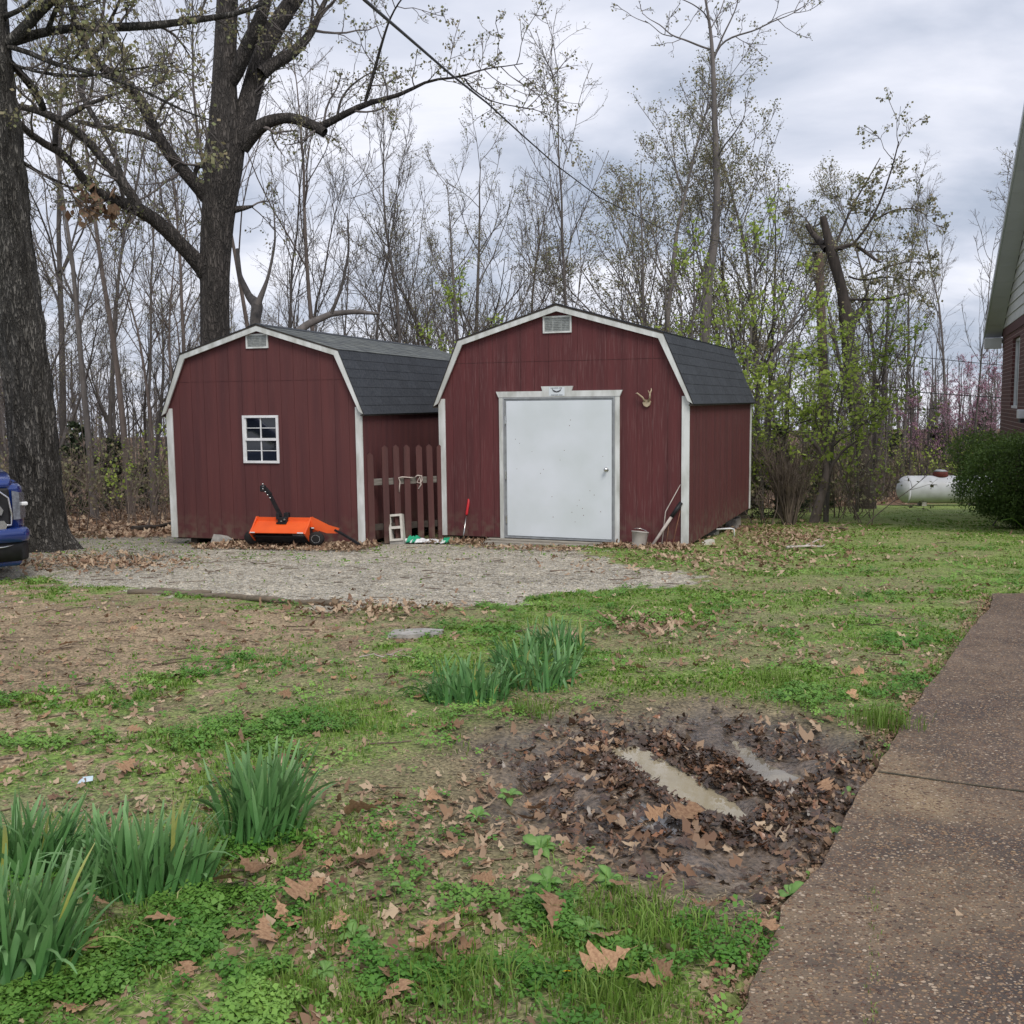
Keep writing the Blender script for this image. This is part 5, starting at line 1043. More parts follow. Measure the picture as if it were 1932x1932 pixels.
# --- hand laid big trees: limbs as pixel polylines at a depth, x,y,width in zoomed units
def limb(pts, Y, Ys=None, zoom=None):
    """pts [(x,y,w)] in 1932 px -> path (n,3), radii"""
    out = []; r_ = []
    for i, (x, y, w) in enumerate(pts):
        yy = Y+(Ys[i] if Ys else 0); out.append(PD(x, y, yy)); r_.append(max(w*.5/FPX*yy, .008))
    return np.array(out), np.array(r_)
def smooth_path(p, r_, n):
    s = np.concatenate([[0], np.cumsum(np.linalg.norm(np.diff(p, axis=0), axis=1))]); q = np.linspace(0, s[-1], n)
    P_ = np.stack([np.interp(q, s, p[:, k]) for k in range(3)], 1); R_ = np.interp(q, s, r_)
    for _ in range(2): P_[1:-1] = (P_[:-2]+2*P_[1:-1]+P_[2:])/4
    return P_, R_
def big_tree(name, label, trunk, limbs, seed, bark, ridged=0, leafm='bud', lper=2, lsize=.07, tw=(3.2, 5, 4), up=.12, twl=(.5, 1.3), extra=0, droop=1., catg='tree'):
    g = np.random.default_rng(seed); org = trunk[0][0].copy()
    root = thing(name, label, catg, tuple(org))
    P_, R_ = smooth_path(trunk[0], trunk[1], 90 if ridged else 40); sides = 110 if ridged else 26
    V, F = tubes(P_[None], R_[None], sides)
    if ridged:
        n = len(P_); a = np.tile(np.arange(sides), n); h = np.repeat(P_[:, 2], sides); c = np.repeat(P_, sides, 0); d = V-c; rr_ = np.linalg.norm(d, axis=1, keepdims=True); d = d/rr_
        rid = np.abs(fbm(a*.34+2.2*fbm(a*.1, h*2, 1, 2, 3), h*2.6, 1., 2, 60)-.5)*2; low = np.clip(1-(h-org[2])/.55, 0, 1)
        fl = low**2*(.35+.35*np.sin(a/sides*6.283*5+1.3)); V = c+d*(rr_*(1+fl[:, None]*.75)+ridged*(rid[:, None]-.3)+.02*(fbm(a*.09, h*.8, 1, 2, 61)-.5)[:, None])
    me = npmesh('trunk', V-org, F, M[bark], smooth=True); ob('trunk', me, root)
    L1 = [smooth_path(l[0], l[1], 16) for l in limbs]
    for (p, r_) in L1:
        V, F = tubes(p[None], r_[None], 12); ob('limb', npmesh('limb', V-org, F, M[bark], smooth=True), root)
    pa = np.array([p for p, _ in L1]); ra = np.array([r_ for _, r_ in L1]); plen = np.linalg.norm(np.diff(pa, axis=1), axis=2).sum(1)
    per = int(round(tw[0]*plen.mean())); 
    idx = np.repeat(np.arange(len(pa)), np.maximum(2, (tw[0]*plen).astype(int)))
    b1, r1, l1 = spawn(pa[idx], ra[idx], 1, g, t0=.12, ang=(35, 80), ln=twl, n=7, wig=.2, up=up, rr=.45, rmin=.010, plen=np.ones(len(idx)), lenfall=.15)
    b2, r2, l2 = spawn(b1, r1, tw[1], g, t0=.2, ang=(25, 65), ln=(.3, .6), n=5, wig=.22, up=.05, rr=.6, rmin=.007, plen=l1)
    b3, r3, l3 = spawn(b2, r2, tw[2], g, t0=.2, ang=(25, 65), ln=(.3, .6), n=4, wig=.22, up=0, rr=.6, rmin=.0045, plen=l2)
    V, F = cat([tubes(b1, r1, 5), tubes(b2, r2, 4), tubes(b3, r3, 3)]); ob('crown', npmesh('crown', V-org, F, M['twig'], smooth=True), root)
    if leafm: V, F, t_ = leaves(b3, lper, g, lsize, .04, droop); ob('foliage', npmesh('foliage', V-org, F, M[leafm], tint=t_), root)['kind'] = 'stuff'
    return root
k = .3472; z3 = lambda pts: [(x*k, y*k, w*k) for x, y, w in pts]; z4 = lambda pts: [(587+x*k, y*k, w*k) for x, y, w in pts]; z5 = lambda pts: [(1174+x*.3924, y*.3924, w*.3924) for x, y, w in pts]
YA = 21.5
trA = limb(z3([(1180, 2700, 185), (1172, 1950, 158), (1165, 1600, 150), (1168, 1400, 160), (1185, 1150, 172), (1212, 950, 190), (1232, 800, 200), (1225, 650, 165), (1215, 500, 130), (1222, 300, 115), (1232, 100, 112), (1240, -80, 105), (1230, -400, 85), (1260, -900, 40)]), YA)
trA = (trA[0], trA[1]); trA[0][0][2] = float(base_z(YA))-.1
limbsA = [
 z3([(1275, 790, 130), (1330, 640, 120), (1370, 500, 108), (1400, 350, 100), (1470, 180, 98), (1560, 50, 88), (1640, -60, 80), (1760, -260, 55)]),
 z3([(1235, 480, 60), (1290, 400, 75), (1330, 270, 78), (1395, 150, 74), (1445, 40, 66), (1440, -120, 50), (1400, -350, 30)]),
 z3([(1420, 400, 70), (1480, 345, 66), (1570, 310, 58), (1640, 240, 48), (1700, 170, 40), (1740, 60, 30), (1790, -40, 20)]),
 z3([(1310, 800, 90), (1360, 730, 85), (1440, 665, 68), (1520, 640, 56), (1600, 640, 56), (1700, 680, 54), (1765, 722, 50)]),
 z4([(50, 690, 44), (130, 645, 36), (210, 615, 34), (290, 550, 30), (400, 540, 24), (520, 517, 20), (600, 440, 15), (690, 414, 13), (760, 437, 12), (845, 424, 11), (920, 352, 8), (1040, 375, 6), (1150, 345, 4)]),
 z4([(835, 428, 9), (850, 465, 9), (960, 545, 6), (1080, 575, 5), (1200, 590, 3), (1300, 625, 3)]),
 z4([(295, 548, 18), (340, 400, 17), (385, 230, 14), (430, 90, 10), (490, -10, 8), (560, -80, 6)]),
 z4([(140, 640, 14), (160, 540, 12), (210, 470, 10), (300, 405, 7), (330, 395, 5)]),
 z3([(1150, 1520, 110), (1085, 1425, 85), (960, 1310, 78), (850, 1190, 75), (745, 1115, 72), (620, 1090, 60), (500, 1062, 50), (430, 960, 46), (400, 870, 45), (345, 800, 44), (215, 800, 38), (150, 735, 34), (95, 655, 28)]),
 z3([(745, 1115, 60), (700, 1030, 54), (570, 880, 48), (480, 760, 46), (400, 700, 46), (330, 655, 46), (220, 600, 40), (90, 575, 30)]),
 z3([(1140, 1090, 80), (1080, 1010, 75), (1000, 940, 66), (860, 770, 64), (810, 620, 58), (700, 430, 60), (600, 390, 52), (500, 375, 50), (480, 290, 44), (420, 170, 32), (385, 80, 26), (370, -20, 20)]),
 z3([(850, 765, 30), (760, 722, 30), (620, 700, 26), (430, 660, 20), (410, 655, 14)]),
 z3([(330, 660, 26), (400, 600, 28), (500, 560, 22), (620, 510, 16), (760, 470, 10)]),
 z3([(300, 790, 30), (300, 690, 28), (330, 640, 26), (460, 590, 20), (500, 500, 16), (505, 420, 14)]),
 z3([(500, 370, 30), (420, 430, 34), (440, 520, 30), (520, 650, 26), (600, 780, 24), (650, 920, 22), (700, 1020, 20)]),
 z3([(480, 300, 28), (560, 250, 26), (570, 170, 22), (600, 110, 18), (640, 30, 14), (680, -60, 10)]),
 z3([(1140, 905, 34), (1080, 895, 32), (1062, 930, 26), (1062, 965, 14)]),
 z3([(1270, 1140, 40), (1330, 1130, 26), (1375, 1120, 12)]),
]
dA = [[0]*len(l) for l in limbsA]
LA = []
for i, l in enumerate(limbsA):
    dep = [0, .0, 0, 0, -.3, -1.6, -.8, .2, 0, -2.2, 0, .2, -3.2, -2.6, .1, -.2, 0, 0][i]; sl2 = [.8, -.8, .6, -.4, -1.3, .8, -1., .8, -2.6, -.9, -1.6, .8, .6, .5, -1.2, -1.0, 0, 0][i]
    Ys = [dep+sl2*j/(len(l)-1) for j in range(len(l))]; LA.append(limb(l, YA, Ys))
big_tree('oak_tree', 'large forked oak rising behind the smaller shed with a crooked left limb', trA, LA, 71, 'bark', leafm='bud', lper=2, lsize=.05, tw=(3.4, 6, 4), twl=(.6, 1.7))
gq = np.random.default_rng(8); c0 = PD(180, 338, YA-1.2); pz = np.repeat(c0[None], 14, 0)+gq.normal(size=(14, 3))*np.array([.22, .12, .1]); pp = np.stack([pz, pz-np.array([0, 0, .35]), pz-np.array([0, 0, .7])], 1)
V, F, t_ = leaves(pp, 9, gq, .17, .06, 2.5); tag(ob('dead_leaf_cluster', npmesh('dead_leaf_cluster', V, F, M['litter'], tint=t_*.3)), 'brown dead leaf cluster hanging from the crooked left limb of the big oak', 'leaf cluster')
# near left oak
YB = 12.9
g0 = P(86, 1040); trB = limb([(84, 1052, 104), (76, 1000, 92), (70, 930, 89), (62, 830, 86), (52, 720, 82), (38, 600, 78), (22, 470, 76), (8, 330, 72), (-6, 200, 70), (-18, 80, 66), (-26, -20, 64), (-40, -250, 54), (-60, -500, 36)], float(g0[1])+.15)
trB[0][0][2] = gz(g0)-.15; YBt = float(g0[1])+.15
LBp = [
 z3([(20, 235, 60), (80, 225, 62), (150, 200, 52), (230, 165, 44), (330, 155, 44), (440, 152, 42), (550, 148, 44), (700, 147, 44), (800, 145, 40), (900, 130, 38), (1080, 108, 32), (1200, 88, 30), (1300, 78, 28), (1380, 58, 20), (1440, 15, 14)]),
 z3([(40, 240, 60), (100, 190, 60), (160, 120, 56), (235, 45, 50), (330, -40, 42), (420, -160, 30)]),
 z3([(20, 250, 24), (100, 258, 28), (200, 300, 26), (290, 355, 26), (400, 370, 20), (500, 400, 18), (640, 430, 16), (740, 480, 15), (850, 520, 14), (940, 580, 13), (1040, 625, 10), (1150, 655, 8)]),
 z3([(30, 310, 36), (90, 375, 38), (150, 440, 42), (210, 530, 42), (235, 590, 36)]),
 z3([(30, 330, 14), (120, 370, 14), (230, 400, 16), (360, 410, 20), (450, 420, 16), (560, 400, 12), (760, 370, 9), (950, 340, 6)]),
 z3([(50, 840, 24), (120, 880, 22), (200, 930, 18), (300, 980, 14), (430, 1040, 9)]),
 z3([(0, 100, 30), (100, 60, 24), (200, -10, 18), (260, -100, 12)]),
 z3([(260, 160, 26), (300, 60, 24), (350, -30, 18), (380, -140, 10)]),
]
LB = [limb(l, YBt, [([.3, -.4, -1.2, .8, -.6, .6, -.6, -.5][i])*j/(len(l)-1) for j in range(len(l))]) for i, l in enumerate(LBp)]
big_tree('oak_tree', 'thick furrowed oak trunk close at the left edge behind the blue truck', trB, LB, 72, 'barkmoss', ridged=.05, leafm='bud', lper=2, lsize=.05, tw=(4.2, 6, 4), twl=(.4, 1.1))
# moss at the foot of the trunk
# tall slender tree
YC = 25.
trC = limb(z5([(400, 2300, 62), (395, 1640, 52), (410, 1350, 46), (445, 1160, 40), (455, 1050, 34), (457, 900, 32), (452, 760, 30), (445, 600, 26), (440, 430, 23), (435, 270, 19), (425, 130, 14), (405, 30, 11), (390, -60, 8)]), YC); trC[0][0][2] = float(base_z(YC))-.1
LCp = [z5([(432, 240, 9), (380, 225, 9), (300, 190, 8), (230, 170, 6), (190, 120, 5), (120, 90, 3), (105, 70, 2)]), z5([(440, 280, 12), (470, 205, 9), (560, 165, 8), (640, 150, 7), (720, 100, 6), (800, 80, 4), (880, 25, 3)]), z5([(452, 250, 9), (480, 180, 8), (530, 80, 6), (555, 20, 5), (560, -60, 3)]), z5([(415, 100, 7), (395, 60, 6), (340, 20, 5), (250, -20, 3)]), z5([(425, 140, 6), (470, 60, 5), (500, -30, 4)]), z5([(240, 175, 5), (190, 165, 4), (140, 120, 3), (110, 100, 2)]), z5([(700, 110, 4), (770, 70, 3), (850, 45, 2)]), z5([(455, 760, 10), (490, 700, 8), (540, 640, 6), (590, 560, 4)]), z5([(450, 560, 8), (410, 480, 6), (380, 420, 4)])]
LC = [limb(l, YC, [(.8*((-1)**i))*j/(len(l)-1) for j in range(len(l))]) for i, l in enumerate(LCp)]
big_tree('slender_tree', 'tallest slender tree right of centre with bare spreading top', trC, LC, 73, 'barkthin', leafm='bud', lper=1, lsize=.05, tw=(2.2, 4, 3), twl=(.4, 1.1))
YD = 26.
trD = limb(z5([(1180, 2420, 88), (1150, 2100, 78), (1115, 1900, 74), (1085, 1640, 62), (1080, 1540, 72), (1062, 1420, 50), (1030, 1290, 48), (1005, 1210, 52), (985, 1130, 38), (965, 1040, 30)]), YD); trD[0][0][2] = float(base_z(YD))-.1
LDp = [z5([(985, 1200, 40), (955, 1165, 32), (920, 1130, 26), (890, 1085, 20)]), z5([(1000, 1205, 26), (1060, 1190, 22), (1110, 1172, 18), (1160, 1205, 16), (1210, 1245, 14), (1245, 1262, 8)]), z5([(1085, 1545, 60), (1120, 1525, 50), (1155, 1485, 30), (1170, 1470, 12)]), z5([(1110, 1175, 12), (1180, 1090, 11), (1250, 950, 9), (1300, 800, 7), (1330, 680, 5)]), z5([(1020, 1190, 12), (1080, 1050, 10), (1140, 930, 8), (1200, 830, 6), (1240, 760, 4)]), z5([(1210, 1060, 9), (1300, 1010, 8), (1400, 1000, 5), (1470, 1040, 3)]), z5([(1160, 1330, 9), (1260, 1290, 8), (1350, 1260, 6), (1450, 1260, 4)]), z5([(1060, 1440, 12), (1180, 1440, 12), (1260, 1440, 10), (1330, 1420, 7), (1400, 1400, 4)]), z5([(970, 1170, 10), (930, 1175, 9), (880, 1170, 5)]), z5([(1090, 1330, 10), (1150, 1350, 8), (1260, 1330, 6), (1420, 1350, 4)])]
LD = [limb(l, YD, [(1.0*((-1)**i))*j/(len(l)-1) for j in range(len(l))]) for i, l in enumerate(LDp)]
big_tree('broken_tree', 'dark snapped off tree with a jagged top beyond the utility pole', trD, LD, 74, 'barkdark', leafm='bud', lper=4, lsize=.06, tw=(3.4, 5, 3), twl=(.5, 1.4), droop=1.5)
# fallen limb over the left shed and a pale crooked trunk behind its ridge
YE = 23.
for nm, lab, ps, w in (('leaning_tree', 'pale fallen limb arching just above the left shed ridge', [(545, 640, 16), (580, 612, 14), (625, 592, 11), (670, 588, 9), (715, 592, 5)], 0), ('stub_tree', 'grey crooked stub trunk behind the left shed ridge', [(478, 660, 15), (482, 600, 20), (486, 575, 22), (470, 560, 14), (452, 520, 9), (448, 470, 6)], 0)):
    lm = limb(ps, YE, [.3*i for i in range(len(ps))]); lm2 = limb([(ps[2][0], ps[2][1], ps[2][2]*.6), (ps[2][0]+20, ps[2][1]-50, 6), (ps[2][0]+34, ps[2][1]-120, 4), (ps[2][0]+30, ps[2][1]-190, 2)], YE)
    big_tree(nm, lab, lm, [lm2], 75 if nm[0] == 'l' else 76, 'barkthin', leafm=None, tw=(1.5, 4, 3), twl=(.4, .9), catg='tree')
# hand placed trees
LBL = [
 ('bare_e', 245, 27, -60, 'straight pale trunk midway between the near oak and the left shed'),
 ('bare_a', 175, 24, 60, 'dark leaning trunk just right of the near oak'),
 ('bare_b', 200, 31, 110, 'thin straight tree right of the dark leaning trunk'),
 ('bare_a', 120, 30, -40, 'tree partly hidden by the near oak trunk'),
 ('bare_d', 285, 29, 150, 'spindly tree left of the smaller shed wall'),
 ('bare_c', 345, 26, 200, 'forked tree at the left eave of the smaller shed'),
 ('bare_e', 612, 26, 20, 'tall dark pole like tree right of the big forked oak'),
 ('bare_b', 545, 28, 230, 'wavy slim tree above the left shed ridge'),
 ('bare_d', 655, 27, 320, 'thin kinked tree over the left shed roof'),
 ('bare_b', 690, 30, 280, 'slim tree with fine top over the middle of the left roof'),
 ('bare_a', 755, 27, 225, 'straight tree with a fork above the valley between the sheds'),
 ('broad', 845, 30, 340, 'bushy many stemmed tree above the gap between the sheds'),
 ('broad', 905, 33, 300, 'spreading tree left of the larger shed peak'),
 ('bare_c', 985, 33, 330, 'round topped bare tree behind the larger shed peak'),
 ('bare_b', 1080, 27, 150, 'upswept tree standing over the larger shed peak'),
 ('olive', 1250, 25, 110, 'broad olive leafed tree behind the larger shed'),
 ('olive', 1430, 29, 190, 'olive leafed tree right of the tall slender trunk'),
 ('layered', 1560, 19.5, 560, 'lime green sapling with flat sprays round the utility pole'),
 ('layered', 1475, 21, 560, 'lime green sapling beyond the right roof corner'),
 ('layered', 1440, 20.5, 640, 'lime green sapling close behind the right wall'),
 ('sapling', 1380, 22, 420, 'yellow green sapling behind the tall slender trunk'),
 ('sapling', 1300, 21, 480, 'yellow green sapling rising over the larger shed roof'),
 ('sapling', 830, 23, 540, 'small yellow green tree over the end of the left roof'),
 ('broad', 800, 34, 520, 'low spreading tree above the gap between the sheds'),
 ('redbud', 1810, 33, 690, 'pink flowering redbud left of the brick house'),
 ('redbud', 1868, 32, 650, 'pink flowering redbud close against the brick house'),
 ('redbud', 1745, 33, 720, 'low pink redbud behind the propane tank'),
 ('bare_b', 1790, 38, 350, 'grey bare tree left of the house gable'),
 ('bare_c', 1880, 36, 270, 'bare tree rising beside the house roof edge'),
 ('bare_d', 1840, 31, 420, 'slim bare tree in the gap beside the house roof'),
 ('olive', 1650, 34, 330, 'brownish leafed tree behind the broken tree'),
 ('bare_a', 1700, 36, 420, 'leaning tree right of the broken tree'),
 ('bare_d', 1665, 31, 560, 'thin trunk between the broken tree and the tank'),
 ('bare_a', 1715, 33, 560, 'dark trunk just left of the propane tank'),
 ('bare_d', 1600, 28, 600, 'thin stem between pole and broken tree'),
 ('sapling', 1620, 24, 640, 'green sapling in front of the broken tree trunk'),
 ('bare_c', 20, 33, 300, 'tree at the frame edge left of the near oak'),
 ('bare_a', 420, 34, -20, 'tall tree behind the big forked oak'),
 ('bare_e', 500, 33, 60, 'tall tree in the fork right of the big oak trunk'),
]
for key, px, Y, tp, lab in LBL:
    place_tree(key, px, Y, tp, lab, rz=None, name={'redbud': 'redbud_tree', 'layered': 'sapling', 'sapling': 'sapling'}.get(key, 'tree'), wide=1.0 if key not in ('layered',) else 1.1)
for px, Y, tp, lab, w in ((150, 27, 800, 'dark green cedar just right of the near oak', 1.3), (215, 30, 830, 'dark green cedar between two thin trunks left of the sheds', 1.4), (275, 32, 850, 'small dark cedar near the left shed wall', 1.3), (1465, 21.5, 800, 'dense green cedar beside the right shed wall', 1.2), (1530, 24, 840, 'low dark cedar left of the utility pole', 1.3), (1770, 40, 800, 'dark cedar behind the propane tank', 1.5), (1850, 38, 780, 'dark cedar behind the boxy bush', 1.5), (1690, 44, 820, 'far cedar right of the broken trunk', 1.5), (1920, 40, 800, 'cedar hidden behind the house corner bush', 1.4)):
    place_tree('cedar', px, Y, tp, lab, name='cedar_tree', wide=w)
# the rest of the wood: individuals that nothing tells apart
g = np.random.default_rng(99); cnt = 0
for row, (Y0, Y1, nn, t_lo, t_hi) in enumerate(((24, 33, 10, 420, 640), (33, 48, 24, 540, 690), (48, 70, 42, 610, 720))):
    for i in range(nn):
        px = -260+2450*(i+g.random())/nn; Y = g.uniform(Y0, Y1)
        if px > 1000 and (i % 2 or row == 0): continue
        if px > 1560 and Y < 31 and px < 2100: Y += 12
        tp = g.uniform(t_lo, t_hi)
        if px < 620: tp -= 90
        if px > 1560: tp += 60
        if 640 < px < 1080: tp = max(tp, 520)
        key = ['bare_a', 'bare_b', 'bare_c', 'bare_d', 'bare_e', 'bare_d', 'broad'][int(g.integers(0, 7))]
        reg = 'left of the near oak' if px < 0 else 'between the near oak and the smaller shed' if px < 320 else 'above the smaller shed roof' if px < 640 else 'over the gap between the sheds' if px < 860 else 'above the larger shed roof' if px < 1420 else 'around the utility pole' if px < 1640 else 'behind the propane tank' if px < 1790 else 'beside the brick house'
        kindw = {'bare_a': 'straight', 'bare_b': 'upswept', 'bare_c': 'forked', 'bare_d': 'spindly', 'bare_e': 'high branching', 'broad': 'many stemmed'}[key]
        place_tree(key, px, Y, tp, ['nearer', 'deeper', 'farthest'][row]+' grey bare '+kindw+' tree '+reg, group=['bare trees in the near ranks of the wood', 'bare trees deeper in the wood', 'far bare trees at the back of the wood'][row], wide=1.15, lean=(g.normal()*.04, g.normal()*.04))
# far wood as a mass: thin stems and twigs
def far_wood():
    g = np.random.default_rng(5); Nn = 1150; x = g.uniform(-75, 75, Nn); y = g.uniform(60, 100, Nn); x = x*y/75; n = 5; H = g.uniform(4.5, 9, Nn)
    p = np.zeros((Nn, n, 3)); p[:, :, 0] = x[:, None]+np.cumsum(g.normal(size=(Nn, n))*.12, 1); p[:, :, 1] = y[:, None]; p[:, :, 2] = base_z(y)[:, None]+H[:, None]*np.linspace(0, 1, n)
    r_ = (H*.013)[:, None]*np.linspace(1, .2, n)[None]
    b1, r1, l1 = spawn(p, r_, 11, g, t0=.15, ang=(25, 60), ln=(.2, .4), n=4, wig=.2, up=.2, rr=.5, rmin=.016, plen=H)
    b2, r2, l2 = spawn(b1, r1, 4, g, t0=.2, ang=(25, 60), ln=(.4, .7), n=3, wig=.2, up=.1, rr=.6, rmin=.012, plen=l1)
    V, F = cat([tubes(p, r_, 4), tubes(b1, r1, 3), tubes(b2, r2, 3)]); tag(ob('distant_woods', npmesh('distant_woods', V, F, M['barkthin'])), 'hazy mass of thin stems at the back of the wood', kind='stuff')
far_wood()
# underbrush along the wood edge
def brush(name, label, regions, seed, leafm, per=14, hgt=(.6, 1.8), matn='brushm', lsize=.06, lper=2):
    g = np.random.default_rng(seed); ps = []
    for (x0, x1, y0, y1, n_, hs) in regions:
        for _ in range(n_):
            y = g.uniform(y0, y1); x = g.uniform(x0, x1)*y/20; ps.append((x, y, hs*g.uniform(*hgt)))
    ps = np.array(ps); K = len(ps); n = 6; p = np.zeros((K, n, 3)); d = nrm(np.stack([g.normal(size=K)*.35, g.normal(size=K)*.35, np.ones(K)], 1)); x = np.stack([ps[:, 0], ps[:, 1], base_z(ps[:, 1])-.05], 1)
    for i in range(n): p[:, i] = x; d = nrm(d+g.normal(size=(K, 3))*.16); x = x+d*(ps[:, 2]/(n-1))[:, None]
    r_ = (.004+ps[:, 2]*.004)[:, None]*np.linspace(1, .3, n)[None]
    b1, r1, l1 = spawn(p, r_, 6, g, t0=.25, ang=(25, 65), ln=(.25, .5), n=4, wig=.2, up=.15, rr=.6, rmin=.005, plen=ps[:, 2])
    b2, r2, l2 = spawn(b1, r1, 3, g, t0=.3, ang=(25, 65), ln=(.4, .6), n=3, wig=.2, up=.1, rr=.6, rmin=.004, plen=l1)
    V, F = cat([tubes(p, r_, 4), tubes(b1, r1, 3), tubes(b2, r2, 3)]); o = tag(ob(name, npmesh(name, V, F, M[matn])), label, kind='stuff')
    if leafm: V, F, t_ = leaves(b2, lper, g, lsize, .05, .2); lo_ = tag(ob('brush_leaf', npmesh('brush_leaf', V, F, M[leafm], tint=t_), o), kind='stuff')
brush('underbrush', 'tangled brown underbrush along the edge of the wood', [(-11, -5.0, 18.5, 30, 200, 1.3), (-5.2, 6, 20, 30, 160, 1.3), (4.6, 7.2, 17.5, 27, 60, 1.0), (5.6, 6.9, 26.5, 30, 50, .9), (6.0, 14, 30.5, 38, 300, 1.2), (-14, -9, 16, 28, 60, 1.2)], 21, 'bud', lper=1)
brush('underbrush', 'deeper tangle of grey undergrowth in the wood', [(-13, 13, 32, 50, 900, 1.35)], 22, None, matn='barkthin')
brush('underbrush', 'thin green undergrowth leafing out between the trunks', [(-10, -5.2, 22, 32, 26, 1.5), (5.3, 7, 20, 25, 24, 1.7), (6.8, 9.5, 31, 38, 50, 1.6)], 23, 'lime', lper=2, lsize=.07)
# twiggy shrub at the corner of the lawn
def shrub(name, label, loc, nstem, h, spread, seed, leafm=None, m='brushm', lper=1, lsize=.05):
    g = np.random.default_rng(seed); n = 7; p = np.zeros((nstem, n, 3)); a = g.uniform(0, 6.28, nstem); tl = g.uniform(0, spread, nstem); d = nrm(np.stack([np.cos(a)*tl, np.sin(a)*tl, np.ones(nstem)], 1)); x = np.stack([np.cos(a)*.12*g.random(nstem), np.sin(a)*.12*g.random(nstem), np.zeros(nstem)], 1); H = h*g.uniform(.6, 1.1, nstem)
    for i in range(n): p[:, i] = x; d = nrm(d+g.normal(size=(nstem, 3))*.09); x = x+d*(H/(n-1))[:, None]
    r_ = (.005+.005*H)[:, None]*np.linspace(1, .3, n)[None]; b1, r1, l1 = spawn(p, r_, 7, g, t0=.3, ang=(20, 50), ln=(.25, .45), n=4, wig=.15, up=.2, rr=.6, rmin=.004, plen=H)
    b2, r2, l2 = spawn(b1, r1, 3, g, t0=.3, ang=(20, 50), ln=(.4, .6), n=3, wig=.2, up=.1, rr=.6, rmin=.003, plen=l1)
    t = thing(name, label, 'shrub', loc); ob('stem', npmesh('stem', *tubes(p, r_, 5), M[m], smooth=True), t); ob('twig', npmesh('twig', *cat([tubes(b1, r1, 4), tubes(b2, r2, 3)]), M[m]), t)['kind'] = 'stuff'
    if leafm: V, F, t_ = leaves(b2, lper, g, lsize, .05, .2); ob('foliage', npmesh('foliage', V, F, M[leafm], tint=t_), t)['kind'] = 'stuff'
p = gp(1488, 990); shrub('twiggy_shrub', 'bare reddish twiggy shrub where the lawn meets the wood by the right shed', tuple(p), 60, 1.5, .35, 31)
p = gp(1425, 985); shrub('twiggy_shrub', 'bushy brown and green shrub hugging the rear of the right shed', (p[0], p[1]+1.2, p[2]), 46, 1.6, .5, 32, 'lime', 'barkthin', 2, .05)
# vine wrapped crooked trunk by the pole
lm = limb([(1535, 985, 20), (1545, 950, 17), (1556, 915, 14), (1560, 880, 11), (1548, 850, 8), (1520, 820, 6)], 19.2); lm2 = limb([(1556, 915, 9), (1568, 880, 7), (1590, 850, 5), (1620, 830, 3)], 19.2)
lm[0][0][2] = float(base_z(19.2))-.05
big_tree('crooked_sapling', 'crooked brown double stem leaning in front of the utility pole', lm, [lm2], 77, 'barkred', leafm='lime', lper=2, lsize=.08, tw=(3, 4, 3), twl=(.3, .7))
# boxy evergreen bush by the house
def bush():
    p = gp(1865, 1000); g = np.random.default_rng(41); K = 9000; w, d_, h = 1.15, .9, 1.42
    t = thing('evergreen_bush', 'boxy dark evergreen bush in front of the brick house corner', 'bush', (p[0]+.88, p[1]+.45, p[2]))
    ns = 70; n = 6; a = g.uniform(0, 6.28, ns); rr_ = g.uniform(.1, 1, ns); tgt = np.stack([np.cos(a)*rr_*w*.8, np.sin(a)*rr_*d_*.8, h*g.uniform(.5, .95, ns)], 1); st = np.stack([g.normal(size=ns)*.15, g.normal(size=ns)*.1, np.zeros(ns)], 1)
    u = np.linspace(0, 1, n)[None, :, None]; P_ = st[:, None]*(1-u)+tgt[:, None]*u+g.normal(size=(ns, n, 3))*.03; P_[:, :, 2] = tgt[:, None, 2]*np.linspace(0, 1, n)[None]**.8
    ob('stem', npmesh('stem', *tubes(P_, np.full((ns, n), .012), 5), M['barkthin']), t)
    # leaf clumps filling a rounded box, tapering in towards the ground
    u = g.uniform(-1, 1, (K*3, 3)); q = (np.abs(u)**5.).sum(1)**(1/5.); keep = (q < 1) & ((q > .62) | (g.random(K*3) < .25)); u = u[keep][:K]
    nz = fbm(u[:, 0]*2+5, u[:, 1]*2+u[:, 2]*2.3, 1.6, 3, 9); u = u*(1+.6*(nz-.5))[:, None]
    z = (u[:, 2]*.5+.5)*h+.06; tap = .60+.40*np.clip(z/(h*.5), 0, 1); c = np.stack([u[:, 0]*w*tap, u[:, 1]*d_*tap, z], 1)
    per = 7; c2 = np.repeat(c, per, 0)+g.normal(size=(len(c)*per, 3))*.05; k = len(c2); uu = nrm(g.normal(size=(k, 3))+np.array([0, 0, .5])); ww = nrm(np.cross(uu, g.normal(size=(k, 3)))); s = g.uniform(.018, .036, k)[:, None]
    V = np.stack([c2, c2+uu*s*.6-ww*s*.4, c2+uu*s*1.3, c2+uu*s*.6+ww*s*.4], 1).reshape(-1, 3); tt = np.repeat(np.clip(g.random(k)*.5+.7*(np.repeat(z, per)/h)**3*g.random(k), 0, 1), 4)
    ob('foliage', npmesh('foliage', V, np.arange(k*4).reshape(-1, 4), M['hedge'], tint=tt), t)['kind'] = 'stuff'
bush()
a = gp(1915, 1003); mb = MB(); mb.tube([tuple(a+np.array([-.22, 0, .17])), tuple(a+np.array([-.05, 0, .2])), tuple(a+np.array([.08, 0, .1])), tuple(a+np.array([.14, 0, 0]))], .008, 6); tag(mb.build('bent_cane', M['grass']), 'pale bent cane arching from the foot of the bush', 'cane')
wire('overhead_wire', pole_top-np.array([0, 0, 3.4]), PD(2300, 758, 22), .15, .012, 'lower dark wire running level from the pole to the house')
